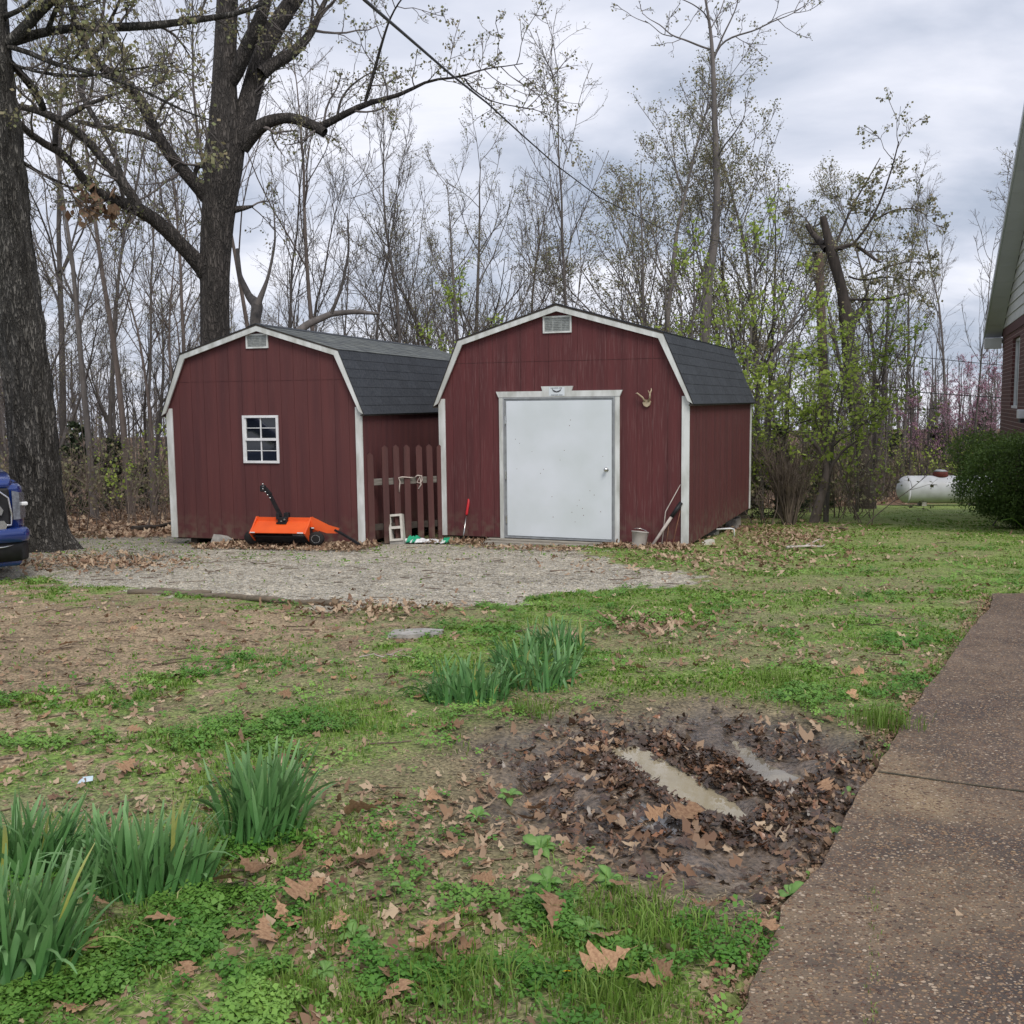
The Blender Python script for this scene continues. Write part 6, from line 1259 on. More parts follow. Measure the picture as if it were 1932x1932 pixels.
wire('overhead_wire', pole_top-np.array([0, 0, 2.4]), PD(2300, 715, 22), .12, .009, 'upper thin wire running from the pole towards the house')

# ------------------------------------------------------------------ ground cover
g = np.random.default_rng(123)
def fan(n, y0, y1, mx=.62, pw=1.):
    """points spread over the visible fan, density falling with distance squared"""
    y = y0*(y1/y0)**g.random(n); x = (g.random(n)*2-1)*(mx*y+.5); return x, y
def blades(x, y, h, w, bend, segs=2):
    n = len(x); z = G(x, y)-.006; a = g.uniform(0, 6.28, n); b = g.uniform(0, 6.28, n); be = bend*g.random(n)*h
    px_, py_ = np.cos(a)*w*.5, np.sin(a)*w*.5; dx_, dy_ = np.cos(b)*be, np.sin(b)*be; o = np.stack([x, y, z], 1)
    V = np.empty((n, 5, 3)); s = np.stack([px_, py_, np.zeros(n)], 1); d = np.stack([dx_, dy_, np.zeros(n)], 1); up = np.array([0, 0, 1.])
    hh = h[:, None]*up; V[:, 0] = o-s; V[:, 1] = o+s; V[:, 2] = o+s*.8+d*.3+hh*.6; V[:, 3] = o-s*.8+d*.3+hh*.6; V[:, 4] = o+d+hh*(1-.35*np.minimum(bend, 1)[:, None] if hasattr(bend, '__len__') else 1-.35*min(bend, 1))
    i = np.arange(n)[:, None]*5; Q = np.concatenate([i+np.array([[0, 1, 2, 3]])]); T = np.concatenate([i+np.array([[3, 2, 4, 4]])]); 
    return V.reshape(-1, 3), Q, i+np.array([[3, 2, 4]])
def mixmesh(name, V, Q, T, m, tint):
    me = bpy.data.meshes.new(name); me.vertices.add(len(V)); me.vertices.foreach_set('co', V.astype(np.float32).ravel()); nl = Q.size+T.size; me.loops.add(nl); me.loops.foreach_set('vertex_index', np.concatenate([Q.ravel(), T.ravel()]).astype(np.int32))
    n = len(Q)+len(T); me.polygons.add(n); me.polygons.foreach_set('loop_start', np.concatenate([np.arange(len(Q))*4, Q.size+np.arange(len(T))*3]).astype(np.int32)); me.polygons.foreach_set('loop_total', np.concatenate([np.full(len(Q), 4), np.full(len(T), 3)]).astype(np.int32)); me.update(calc_edges=True)
    a = me.attributes.new('tint', 'FLOAT', 'POINT'); a.data.foreach_set('value', tint.astype(np.float32)); me.materials.append(m); return me
def density(x, y):
    gr, di, dr, mu = cover(x, y); f = fbm(x, y, 1.3, 4, 35); k = np.clip((.62-f)*7, 0, 1)
    ff = (y > 16.5) & ~((x > 3.6+(18-y)*0) & (y < 27.5+.25*(x-8))); d = np.where(di, .06, .12+.9*k); d = np.where(gr, .012+.10*(y > 11.6), d); d = np.where(dr | (mu > .35), 0, d); d = d*np.clip((mudd(x, y)-1.05)/.35, .12, 1); d = np.where(ff, .03, d)
    px_, py_ = x, y; c = np.array([6.2, 9.]); d = d*(1-.6*np.exp(-((x-4.6)/1.2)**2-((y-7.)/1.)**2))
    behind = (y > 13.6-.33*(x-2.3)*1.) & (x < 3.9) & (x > -5.2); return np.where(behind, 0, d)
# grass
x, y = fan(560000, 1.75, 29); dn = density(x, y); cl = np.clip((fbm(x, y, 2.8, 3, 51)-.42)*6, 0, 1); keep = g.random(len(x)) < dn*(.14+.86*cl)*np.where(y > 11, .8, .62); x, y = x[keep], y[keep]; cl = cl[keep]
h = (.018+.045*cl*g.random(len(x)))*np.clip(1.25-y/22, .55, 1.2)*(1+.5*(g.random(len(x)) < .06)); w = .0028*(1+y*.22); V, Q, T = blades(x, y, h, w, .9)
ti = np.repeat(np.clip((g.random(len(x)) < .10+.30*(y > 9))*g.random(len(x))*.9+.18*g.random(len(x)), 0, 1), 5)
tag(ob('grass', mixmesh('grass', V, Q, T, M['grass'], ti)), 'short uneven lawn grass growing in patches', kind='stuff'); print('grass', len(x))
x, y = fan(210000, 5.5, 20); dn = density(x, y); cl = np.clip((fbm(x, y, 3.5, 3, 94)-.40)*6, 0, 1); keep = g.random(len(x)) < dn*(.1+.9*cl)*.85; x, y, cl = x[keep], y[keep], cl[keep]
h = (.015+.03*cl*g.random(len(x))); V, Q, T = blades(x, y, h, .006+.0016*y, 1.3); tag(ob('grass', mixmesh('grass', V, Q, T, M['grass'], np.repeat(np.clip((g.random(len(x)) < .3)*g.random(len(x)), 0, 1), 5))), 'low matted grass of the middle and far lawn', kind='stuff')
M['straw'] = leafmat('dry_thatch', (.36, .28, .17), (.25, .19, .11), (.50, .42, .27), .1, .8)
x, y = fan(120000, 1.75, 16); gr, di, dr, mu = cover(x, y); keep = (g.random(len(x)) < np.where(gr, .06, np.where(di, .45, .62))) & ~dr & (mu < .5) & (np.hypot(x-3.3, y-16) > 0); x, y = x[keep], y[keep]; n = len(x); hh = g.uniform(.002, .007, n); V, Q, T = blades(x, y, hh, .0016+.0005*y, 1.)
V = V.reshape(n, 5, 3); a = g.uniform(0, 6.28, n); L_ = g.uniform(.012, .045, n); V[:, 4, 0] = x+np.cos(a)*L_; V[:, 4, 1] = y+np.sin(a)*L_; V[:, 2:4, 0] = (V[:, 0:1, 0]+V[:, 4:5, 0])/2+np.array([[.5, -.5]])*(.0016+.0005*y)[:, None]*np.sin(a)[:, None]; V[:, 2:4, 1] = (V[:, 0:1, 1]+V[:, 4:5, 1])/2-np.array([[.5, -.5]])*(.0016+.0005*y)[:, None]*np.cos(a)[:, None]; V[:, 4, 2] += .002; V[..., 2] += .007
tag(ob('dry_thatch', mixmesh('dry_thatch', V.reshape(-1, 3), Q, T, M['straw'], np.repeat(g.random(n), 5))), 'dry straw and dead grass lying between the green plants', kind='stuff')
# clover and small weeds
def trefoils(x, y, r, hgt, n3=3):
    n = len(x); z = G(x, y)+hgt; a0 = g.uniform(0, 6.28, n); tz = g.normal(size=(n, 2))*.35; V = np.empty((n, n3, 4, 3)); 
    for k in range(n3):
        a = a0+k*6.283/n3; ux, uy = np.cos(a), np.sin(a); tp = lambda d, s: np.stack([x+ux*d-uy*s, y+uy*d+ux*s, z+tz[:, 0]*(ux*d-uy*s)+tz[:, 1]*(uy*d+ux*s)], 1)
        V[:, k, 0] = tp(r*.08, 0); V[:, k, 1] = tp(r*.75, -r*.48); V[:, k, 2] = tp(r*1.1, 0); V[:, k, 2, 2] -= r*.12; V[:, k, 3] = tp(r*.75, r*.48)
    return V.reshape(-1, 3), np.arange(n*n3*4).reshape(-1, 4)
x, y = fan(420000, 1.75, 13); dn = density(x, y); cl = np.clip((fbm(x, y, 2.1, 3, 54)-.40)*5, 0, 1)*np.clip(1.5-y/9, .25, 1)
cl = np.maximum(cl, np.clip(1-np.hypot((x+.1)/1.3, (y-3.6)/1.6), 0, 1)*1.6*np.clip((fbm(x, y, 3, 3, 57)-.3)*5, 0, 1)); gap = np.clip((fbm(x, y, 6, 3, 91)-.41)*9, .03, 1); keep = g.random(len(x)) < dn*cl*gap*.72; x, y = x[keep], y[keep]; ct = np.clip((fbm(x, y, 2.5, 3, 92)-.42)*2.2+.30*g.random(len(x)), 0, 1)
r_ = .0105*g.uniform(.5, 1.7, len(x))*(1+y*.07); V, F = trefoils(x, y, r_, .012+.03*g.random(len(x))); tag(ob('clover', npmesh('clover', V, F, M['clover'], tint=np.repeat(ct, 12))), 'low clover and chickweed carpeting the near lawn', kind='stuff'); print('clover', len(x))
# oak leaves: five curled lobed shapes
def oak_mesh(seed, small=False):
    q = np.random.default_rng(seed); t = np.array([0, .1, .2, .27, .38, .45, .53, .63, .72, .8, .91, 1]) if not small else np.linspace(0, 1, 6); st = len(t)
    wd = np.array([.015, .04, .15, .07, .23, .22, .09, .33, .29, .12, .19, .02]) if not small else np.array([.02, .12, .24, .11, .2, .02])
    V = []; F = []
    cur = q.uniform(-.6, 1.0); tw = q.normal()*.6; fold = q.uniform(-.1, .5)
    for i in range(st):
        yy = t[i]-.5; wl, wr = wd[i]*q.uniform(.7, 1.25), wd[i]*q.uniform(.7, 1.25); zc = cur*(yy**2)*.9; sh = .05*(wd[i] > .15)
        for s, w in ((-1, wl), (0, 0), (1, wr)): V.append((s*w, yy+abs(s)*sh*1.2, zc+abs(w)*fold*(.6+.5*math.sin(i*2.1+seed+s))+tw*s*w*.5))
    for i in range(st-1):
        for k in (0, 1): F.append((i*3+k, i*3+k+1, i*3+k+4, i*3+k+3))
    V = np.array(V); V[:, 2] -= V[:, 2].min(); return V, np.array(F)
OAK = []; OAKW = []
for s in range(7):
    V, F = oak_mesh(s); V = np.concatenate([V, [[-.006, -.5, V[1, 2]], [.006, -.5, V[1, 2]], [.006, -.68, V[1, 2]+.02], [-.006, -.68, V[1, 2]+.02]]]); F = np.concatenate([F, [[len(V)-4, len(V)-3, len(V)-2, len(V)-1]]]); OAK.append(npmesh('oak_leaf', V, F, M['oakleaf'], smooth=True)); V = V*np.array([1, 1, .5]); OAKW.append(npmesh('oak_leaf', V, F, M['wetoak'], smooth=True))
leafn = 0
def oak_leaf(px, py, size, label, group=None, pos=None, wet=False):
    global leafn
    p = gp(px, py) if pos is None else np.array([pos[0], pos[1], gz(pos)]); o = ob('oak_leaf', (OAKW if wet else OAK)[leafn % 7], None, (p[0], p[1], p[2]+.006+.012*random.random()), (random.gauss(0, .16), random.gauss(0, .16), random.uniform(0, 6.28)))
    s = size*random.uniform(.9, 1.1); o.scale = (s, s, s); tag(o, label, 'leaf', group); leafn += 1; return o
PROM = [(165, 1800, .20, 'largest tan oak leaf beside the lower left daffodil clump'), (190, 1735, .17, 'curled tan oak leaf above the largest one by the daffodils'), (315, 1760, .13, 'oak leaf under the arching daffodil blade'), (445, 1700, .15, 'jagged oak leaf between two daffodil clumps'), (480, 1665, .15, 'reddish oak leaf at the foot of the middle daffodil clump'), (560, 1640, .12, 'oak leaf right of the middle daffodil clump roots'), (580, 1712, .17, 'upright pronged oak leaf in the grass'), (540, 1755, .13, 'brown oak leaf sunk in clover'), (500, 1790, .14, 'dark brown folded oak leaf in clover'), (640, 1765, .12, 'tan oak leaf right of the pronged one'), (685, 1560, .14, 'standing tan oak leaf in the open lawn'), (690, 1640, .13, 'folded tan oak leaf below the standing one'), (568, 1440, .14, 'star shaped tan oak leaf right of the upright daffodil clump'), (440, 1475, .12, 'pale leaf touching the left side of the daffodil clump'), (205, 1540, .13, 'reddish oak leaf behind the left daffodils'), (240, 1458, .13, 'rust oak leaf in the bare patch at left'), (1040, 1745, .16, 'long ragged tan oak leaf in the clover'), (870, 1800, .14, 'crescent curled tan oak leaf'), (805, 1805, .13, 'dark folded oak leaf left of the crescent one'), (835, 1775, .12, 'oak leaf behind the crescent curled one'), (1145, 1845, .16, 'broad pale oak leaf right of the yellow dandelion'), (1140, 1790, .11, 'oak leaf above the broad pale leaf'), (745, 1905, .12, 'ragged oak leaf at the bottom edge'), (1215, 1880, .1, 'small oak leaf among the clover right of the dandelion'), (1205, 1570, .14, 'split tan oak leaf at the near side of the mud'), (1000, 1525, .12, 'bright orange pronged leaf at the left edge of the mud'), (1395-110, 1535, .20, 'long rusty oak leaf lying by the puddle'), (1240, 1458+60, .11, 'reddish round leaf beside the puddle'), (1105, 1415, .13, 'bright brown leaf standing behind the puddle'), (1562, 1490, .13, 'bright orange oak leaf on the far right of the mud'), (1340, 1442, .12, 'orange star leaf on the dark leaf ridge'), (1150, 1550, .12, 'tan leaf on wet mud left of the long rusty one'), (1330, 1730, .12, 'tan oak leaf at the drive side below the mud'), (1180, 1700, .1, 'pale leaf on the mud margin nearest the viewer'), (1105, 1350, .12, 'tan leaf on the back edge of the mud'), (855, 1407, .1, 'orange leaf left of the mud'), (1065, 1570, .1, 'curled brown leaf on wet mud'), (130, 1225, .14, 'orange maple like leaf on the bare tan earth'), (620, 1190+20, .1, 'brown leaf near the gravel edge')]
for a in PROM: o = oak_leaf(*a[:4]); o.location.z += .016+.012*random.random(); o.rotation_euler.x *= .7
while leafn < 300:
    y = 1.9*(9./1.9)**g.random(); x = (g.random()*2-1)*(.56*y+.2); xa = np.array([x]); ya = np.array([y])
    if inpoly(xa, ya, DRIVE)[0] and g.random() < .985: continue
    m_ = mud(xa, ya)[0]; f = fbm(xa, ya, .9, 3, 71)[0]
    if m_ < .3 and g.random() > (f*1.8-.45)*(1 if y < 5 else .8): continue
    wetz = m_ > .3
    if sdist(xa, ya, PUD)[0] < .03 or sdist(xa, ya, PUD2)[0] < .02: continue
    if not wetz and g.random() < .15: continue
    marks = [('the leftmost daffodil clump', (30, 1850)), ('the wide daffodil clump', (265, 1690)), ('the tall upright daffodil clump', (492, 1592)), ('the dark mid lawn daffodils', (880, 1322)), ('the far floppy daffodils', (1050, 1240)), ('the dandelion', (1070, 1868)), ('the dark grass tuft by the drive', (1245, 1775)), ('the blue litter scrap', (160, 1476)), ('the flat grey stone', (785, 1196)), ('the edging timber', (500, 1131)), ('the bottom edge of the lawn', (700, 1925)), ('the open lawn left of the mud', (720, 1560)), ('the bare tan earth', (150, 1250)), ('the driveway top corner', (1870, 1150)), ('the lawn behind the mud', (1400, 1220)), ('the tall tuft on the drive edge', (1666, 1368))]
    sz = g.uniform(.05, .105); szw = 'small' if sz < .07 else 'medium' if sz < .088 else 'large'
    if wetz: dd_ = (x-MUDC[0], y-MUDC[1]); z_ = szw+' damp brown oak leaf '+('beside the long puddle' if sdist(xa, ya, PUD)[0] < .18 else 'beside the small rear puddle' if sdist(xa, ya, PUD2)[0] < .15 else 'on the far side of the mud' if dd_[1] > .3 else 'on the near side of the mud' if dd_[1] < -.35 else 'on the drive side of the mud' if dd_[0] > 0 else 'on the lawn side of the mud')
    else: mk = min(marks, key=lambda m__: np.hypot(*(P(*m__[1])[:2]-np.array([x, y])))); z_ = szw+' dead oak leaf in the grass near '+mk[0]
    o = oak_leaf(0, 0, sz, z_, 'damp leaves in the muddy hollow' if wetz else 'dead oak leaves on the lawn', pos=(x, y), wet=wetz)
def litter(name, label, x, y, size, m, lift=.01, tint=None, small=True, tilt=.35):
    shapes = [oak_mesh(100+s, small) for s in range(6)]; n = len(x); z = G(x, y); a = g.uniform(0, 6.28, n); Vs = []; Fs = []; o = 0; ts = []
    which = g.integers(0, 6, n); tint = g.random(n)**1.5 if tint is None else tint
    for s in range(6):
        i = np.where(which == s)[0]; sh, F = shapes[s]; c, si = np.cos(a[i])[:, None], np.sin(a[i])[:, None]; sc = size[i][:, None]; tx, ty = g.normal(size=(2, len(i), 1))*tilt
        X_ = (sh[None, :, 0]*c-sh[None, :, 1]*si)*sc; Y_ = (sh[None, :, 0]*si+sh[None, :, 1]*c)*sc; Z_ = sh[None, :, 2]*sc+X_*tx+Y_*ty; Z_ = Z_-Z_.min(1, keepdims=True)*.75
        V = np.stack([X_+x[i][:, None], Y_+y[i][:, None], Z_+z[i][:, None]+lift*g.random((len(i), 1))], -1); k = V.shape[1]
        Vs.append(V.reshape(-1, 3)); Fs.append((F[None]+(np.arange(len(i))*k)[:, None, None]).reshape(-1, 4)+o); o += len(i)*k; ts.append(np.repeat(tint[i], k))
    return tag(ob(name, npmesh(name, np.concatenate(Vs), np.concatenate(Fs), m, tint=np.concatenate(ts), smooth=True)), label, kind='stuff')
# wet leaves churned in the mud
n = 15000; x = MUDC[0]+g.normal(size=n)*.56; y = MUDC[1]+g.normal(size=n)*.54; mu = mud(x, y); sp1 = sdist(x, y, PUD); sp2 = sdist(x, y, PUD2); sp3 = sdist(x, y, PUD3)
rid = np.exp(-((sp1-.12)/.08)**2); keep = (g.random(n) < mu*(.55+.6*rid)) & (sp1 > .03*(g.random(n) < .85)-.03) & (sp2 > -.01) & ((sp3 > .0) | (g.random(n) < .2)) & (fbm(x, y, 3, 3, 77) > .43-.08*rid); x, y = x[keep], y[keep]
litter('wet_leaves', 'dark sodden leaves trodden into the muddy hollow', x, y, g.uniform(.014, .048, len(x)), M['wetleaf'], .018, g.random(len(x))**6, tilt=.35)
n = 900; x = MUDC[0]+g.normal(size=n)*.75; y = MUDC[1]+g.normal(size=n)*.62; mu = mud(x, y); keep = (mu > .05) & (sdist(x, y, PUD) > .05) & (sdist(x, y, PUD2) > .03) & (fbm(x, y, 2.5, 3, 78) > .45); x, y = x[keep], y[keep]; litter('fallen_leaves', 'brown leaf scraps spread over the mud', x, y, g.uniform(.03, .08, len(x)), M['litter'], .015, tilt=.4)
# small dead leaves in the lawn
x, y = fan(42000, 1.8, 15); f = fbm(x, y, 1.1, 3, 72); dr = inpoly(x, y, DRIVE); gr, di, _, mu = cover(x, y); beh = (y > 13.3-.33*(x-2.3)) & (x < 3.9) & (x > -5)
keep = (g.random(len(x)) < np.where(dr, .012, np.where(gr, .04, np.where(di, .20, np.clip((f-.42)*2.2, .03, .5))))) & (mu < .4) & ~beh; x, y = x[keep], y[keep]; litter('fallen_leaves', 'small dead leaves and scraps strewn through the lawn', x, y, g.uniform(.02, .06, len(x)), M['litter'], .012); print('litter', len(x))
n = 4200; i_ = g.integers(2, 16, n); u_ = g.random(n)[:, None]; q = DRIVE[i_]*(1-u_)+DRIVE[i_+1]*u_+g.normal(size=(n, 2))*.065; litter('fallen_leaves', 'leaf crumbs and rusty needles along the drive edge', q[:, 0], q[:, 1], g.uniform(.012, .035, n), M['litter'], .006, g.random(n)*.5)
# drifts against the sheds and by the oak
xs = []; ys_ = []
def drift(S, x0, x1, n, y0=-.55, y1=-.02):
    lx = g.uniform(x0, x1, n); ly = y1-(y1-y0)*g.random(n)**1.5; w = [S.wp(a, b) for a, b in zip(lx, ly)]; xs.extend([q[0] for q in w]); ys_.extend([q[1] for q in w])
drift(S1, .85, 3.3, 2600, -.95, -.05); drift(S2, -.1, .8, 700); drift(S2, 2.4, 3.6, 700, -.6); drift(S2, .8, 2.4, 260, -1.1, -.7)
q = np.array([P(a, b)[:2] for a, b in zip(g.normal(180, 100, 1000), g.normal(1062, 9, 1000))]); xs.extend(q[:, 0]); ys_.extend(q[:, 1])
q = np.array([P(a, b)[:2] for a, b in zip(g.uniform(135, 330, 900), g.normal(1003, 6, 900))]); xs.extend(q[:, 0]); ys_.extend(q[:, 1])
q = np.array([P(a, b)[:2] for a, b in zip(g.normal(1480, 70, 1300), g.normal(1010, 14, 1300))]); xs.extend(q[:, 0]); ys_.extend(q[:, 1])
q = np.array([P(a, b)[:2] for a, b in zip(g.normal(1370, 160, 900), g.normal(1056, 16, 900))]); xs.extend(q[:, 0]); ys_.extend(q[:, 1])
q = np.array([P(a, b)[:2] for a, b in zip(g.normal(1225, 60, 300), g.normal(1180, 12, 300))]); xs.extend(q[:, 0]); ys_.extend(q[:, 1])
q = np.array([P(a, b)[:2] for a, b in zip(g.normal(690, 90, 330), g.normal(1154, 9, 330))]); xs.extend(q[:, 0]); ys_.extend(q[:, 1])
litter('fallen_leaves', 'brown leaf drifts against the sheds and under the near oak', np.array(xs), np.array(ys_), g.uniform(.03, .085, len(xs)), M['litter'], .03, tilt=.4)
# forest floor litter
n = 16000; y = 16*(45/16)**g.random(n); x = (g.random(n)*2-1)*.62*y; keep = ~((x > 3.8) & (y < 27.8+.25*(x-8))); x, y = x[keep], y[keep]; litter('fallen_leaves', 'leaf litter carpeting the floor of the wood', x, y, g.uniform(.08, .16, len(x)), M['litter'], .03)

# daffodil clumps: every blade is a leaf of its own
def blade_mesh(seed):
    q = np.random.default_rng(seed); n = 8; t = np.linspace(0, 1, n); arch = [.12, .3, .5, .8, 1.3, 2.1][seed % 6]; V = []
    ang = t**1.4*arch; y = np.cumsum(np.sin(ang))/n; z = np.cumsum(np.cos(ang))/n; y -= y[0]; z -= z[0]; w = .0105*np.array([.75, .9, 1, 1, .98, .9, .72, .25])*(1.0+.1*q.random())
    for i in range(n): V += [(-w[i], y[i], z[i]+.0), (0, y[i]+w[i]*.35, z[i]), (w[i], y[i], z[i])]
    F = [(i*3+k, i*3+k+1, i*3+k+4, i*3+k+3) for i in range(n-1) for k in (0, 1)]; return np.array(V), np.array(F)
BL = []; BY = []
for s in range(6):
    V, F = blade_mesh(s); ti = np.clip((V[:, 2]/V[:, 2].max())**3*.55, 0, 1); BL.append(npmesh('leaf', V, F, M['daff'], tint=ti, smooth=True)); BY.append(npmesh('leaf', V, F, M['daffy'], tint=ti, smooth=True))
def daffodils(px, py, label, n, h, rx, ry, flop=.0, yellow=0.):
    p = gp(px, py); t = thing('daffodil_clump', label, 'daffodils', (p[0], p[1], p[2]-.01))
    for i in range(n):
        a = random.uniform(0, 6.283); r = math.sqrt(random.random()); x, y = rx*r*math.cos(a), ry*r*math.sin(a); k = min(5, int(random.choice([0, 0, 1, 1, 2, 2, 2, 3, 3, 4, 4, 5]) + flop*random.uniform(0, 3)))
        out = math.atan2(y, x)-math.pi/2+random.gauss(0, .9); s = h*random.uniform(.5, 1.15); ln = .06+.42*r+flop*random.uniform(0, .9)
        o = ob('leaf', (BY if random.random() < yellow else BL)[k], t, (x, y, 0)); o.rotation_mode = 'ZXY'; o.rotation_euler = (-ln*random.uniform(.2, 1.7), random.gauss(0, .2), out); o.scale = (random.uniform(.45, 1.0), s, s)
daffodils(30, 1850, 'large daffodil clump cut by the left frame edge, nearest the viewer', 200, .39, .15, .12, .15, .02)
daffodils(265, 1690, 'wide daffodil clump in the middle of the lower left row', 230, .33, .21, .09, .15, .02)
daffodils(60, 1640, 'daffodil clump at the back of the lower left row', 150, .31, .18, .09, .15, .03)
daffodils(492, 1592, 'tall upright daffodil clump with silvery tips right of the row', 220, .40, .14, .12, .2, .02)
daffodils(880, 1322, 'dark daffodil clump in mid lawn above the mud', 230, .30, .24, .18, 1.0, .02)
daffodils(1012, 1298, 'flattened floppy daffodil clump right of the dark upright one', 190, .34, .22, .15, 1.5, .05)
daffodils(985, 1250, 'loose daffodil clump behind the flattened one', 120, .24, .2, .16, 1.0, .06)
daffodils(1050, 1225, 'farthest daffodil clump nearest the gravel', 130, .27, .2, .16, .7, .05)
# grass growing in the drive joint
n = 420; u_ = g.random(n)**1.6; q = ja+(jb-ja)*u_[:, None]; x, y = q[:, 0]+g.normal(size=n)*.01, q[:, 1]+g.normal(size=n)*.012; kk = fbm(x, y, 5, 2, 12) > .46; x, y = x[kk], y[kk]; V, Q, T = blades(x, y, g.uniform(.01, .03, len(x)), np.full(len(x), .003), .9); V[:, 2] += .034
tag(ob('grass', mixmesh('grass', V, Q, T, M['grass'], np.repeat(g.random(len(x))*.4, 5))), 'sparse moss and grass in the driveway joint', kind='stuff')
# grass tufts
def tuft(px, py, label, n, h, r, dark=0.):
    p = gp(px, py); x = p[0]+g.normal(size=n)*r*.5; y = p[1]+g.normal(size=n)*r*.5; hh = h*g.uniform(.5, 1.1, n); V, Q, T = blades(x, y, hh, np.full(n, .0045), .7); V = V-p
    o = ob('grass_tuft', mixmesh('grass_tuft', V, Q, T, M['grass'], np.repeat(g.random(n)*.25, 5)), None, tuple(p)); tag(o, label, 'grass tuft')
for a in ((1666, 1368, 'tall grass tuft at the drive edge right of the mud', 260, .17, .16), (1245, 1775, 'dark dense grass tuft below the mud', 420, .10, .17), (1185, 1725, 'bright grass tuft at the near mud margin', 300, .085, .16), (668, 1612, 'yellow green mossy tuft right of the tall daffodils', 300, .05, .14), (640, 1760, 'grass tuft among the oak leaves', 260, .09, .15), (880, 1880, 'dark grass tuft left of the dandelion', 420, .12, .2), (560, 1895, 'grass tuft at the bottom edge left of centre', 300, .09, .14), (1465, 1278, 'grass tuft behind the mud', 200, .1, .16), (690, 1925, 'pale spiky tuft at the bottom edge', 160, .07, .08), (1155, 1900, 'tuft with thin dark blades by the drive corner', 200, .13, .12), (1675, 1422, 'small tuft on the drive edge below the tall one', 120, .05, .1), (600, 1370, 'sunlit rough grass tuft in mid lawn', 260, .07, .3), (1010, 1345, 'grass tuft between the daffodils and the mud', 200, .09, .14)): tuft(*a)
# broad leaved weeds
def weedleaf():
    n = 6; t = np.linspace(0, 1, n); w = np.array([.05, .09, .2, .23, .17, .02]); V = []
    for i in range(n): V += [(-w[i], t[i], .35*math.sin(t[i]*2.6)+.05), (0, t[i], .35*math.sin(t[i]*2.6)), (w[i], t[i], .35*math.sin(t[i]*2.6)+.05)]
    F = [(i*3+k, i*3+k+1, i*3+k+4, i*3+k+3) for i in range(n-1) for k in (0, 1)]; V = np.array(V); return npmesh('leaf', V, np.array(F), M['weed'], tint=np.where(V[:, 0] == 0, .9, .2), smooth=True)
WL = weedleaf()
def weed(px, py, label, n, L_):
    p = gp(px, py); t = thing('broadleaf_weed', label, 'weed', (p[0], p[1], p[2]+.006))
    for i in range(n):
        o = ob('leaf', WL, t); o.rotation_mode = 'ZXY'; o.rotation_euler = (random.uniform(-.1, .6), random.gauss(0, .15), i*2.4+random.gauss(0, .2)); s = L_*random.uniform(.5, .9); o.scale = (s*1.1, s, s)
for a in ((1020, 1610, 'broad leaved weed at the left mud margin, farthest of its row', 11, .09), (1035, 1680, 'broad leaved weed below the left mud margin', 12, .085), (1150, 1668, 'broad leaved weed by the bright grass tuft', 10, .07), (1110, 1765, 'pale broad weed right of the long ragged leaf', 8, .08), (1075, 1712, 'small broad weed in bare soil', 6, .06), (820, 1900, 'pale large leaved weed at the bottom edge', 9, .075), (1572, 1545, 'star shaped weed at the mud and drive edge', 7, .06), (1600, 1478, 'small bright weed on the drive edge', 7, .05), (1490, 1672, 'flat weed on the drive edge below the mud', 8, .08), (670, 1785, 'broad weed in clover below the oak leaves', 9, .07), (900, 1545, 'pale broad weed in mid clover', 10, .07), (612, 1850, 'narrow leaved weed near the bottom edge', 9, .06), (960, 1500, 'weed at the upper left of the mud', 8, .07), (760, 1690, 'weed in open lawn below the folded leaf', 8, .06), (1245, 1845, 'broad weed under the dark grass tuft', 6, .07), (1700, 1255, 'weed by the upper drive edge', 6, .07)): weed(*a)
# dandelions
def dandelion(px, py, label, s):
    p = gp(px, py); t = thing('dandelion', label, 'flower', tuple(p)); mb = MB(); mb.tube([(.02, .01, 0), (.01, 0, .03), (0, -.004, .05)], .0018, 5); part('stem', mb, M['weed'], t)
    mb = MB()
    for r_, z_, n_ in ((1, .0, 18), (.75, .004, 16), (.45, .008, 12), (.2, .01, 8)):
        for k in range(n_):
            a = k/n_*6.283+r_; L_ = s*r_; c, q = math.cos(a), math.sin(a); w = s*.12; mb.add([(0, 0, .05), (c*L_*.6-q*w, q*L_*.6+c*w, .052+z_), (c*L_, q*L_, .051+z_), (c*L_*.6+q*w, q*L_*.6-c*w, .052+z_)], [(0, 3, 2, 1)])
    for v in range(len(mb.v)): a_, b_, c_ = mb.v[v]; mb.v[v] = (a_, b_-(c_-.05)*1.2, c_+b_*-.5)
    part('petal_head', mb, M['yellow'], t)
dandelion(1070, 1868, 'bright yellow dandelion head in clover at the bottom', .0145); dandelion(826, 1560, 'tiny yellow flower in mid clover', .010)
# litter scrap
p = gp(160, 1476); mb = MB(); mb.add([(-.03, -.01, .01), (.0, -.02, .02), (.035, .0, .02), (.03, .02, .035), (-.02, .02, .03)], [(0, 1, 2, 3, 4)]); tag(mb.build('paper_scrap', mat('scrap', (.45, .58, .66), (.6, .66, .7), 40, .5), None, tuple(p)), 'pale blue and white scrap of litter in the grass', 'litter')
# stones and stepping slab
p = gp(785, 1196); mb = MB(); mb.prism([(a, b) for a, b in [(-.2, -.08), (-.05, -.11), (.16, -.07), (.2, .06), (.05, .11), (-.17, .07)]], (-.03, .02), M=Matrix.Rotation(R(-90), 4, 'X')); tag(mb.build('flat_stone', M['block'], None, tuple(p+np.array([0, 0, .0]))), 'flat grey stone sunk in the lawn near the gravel', 'stone')
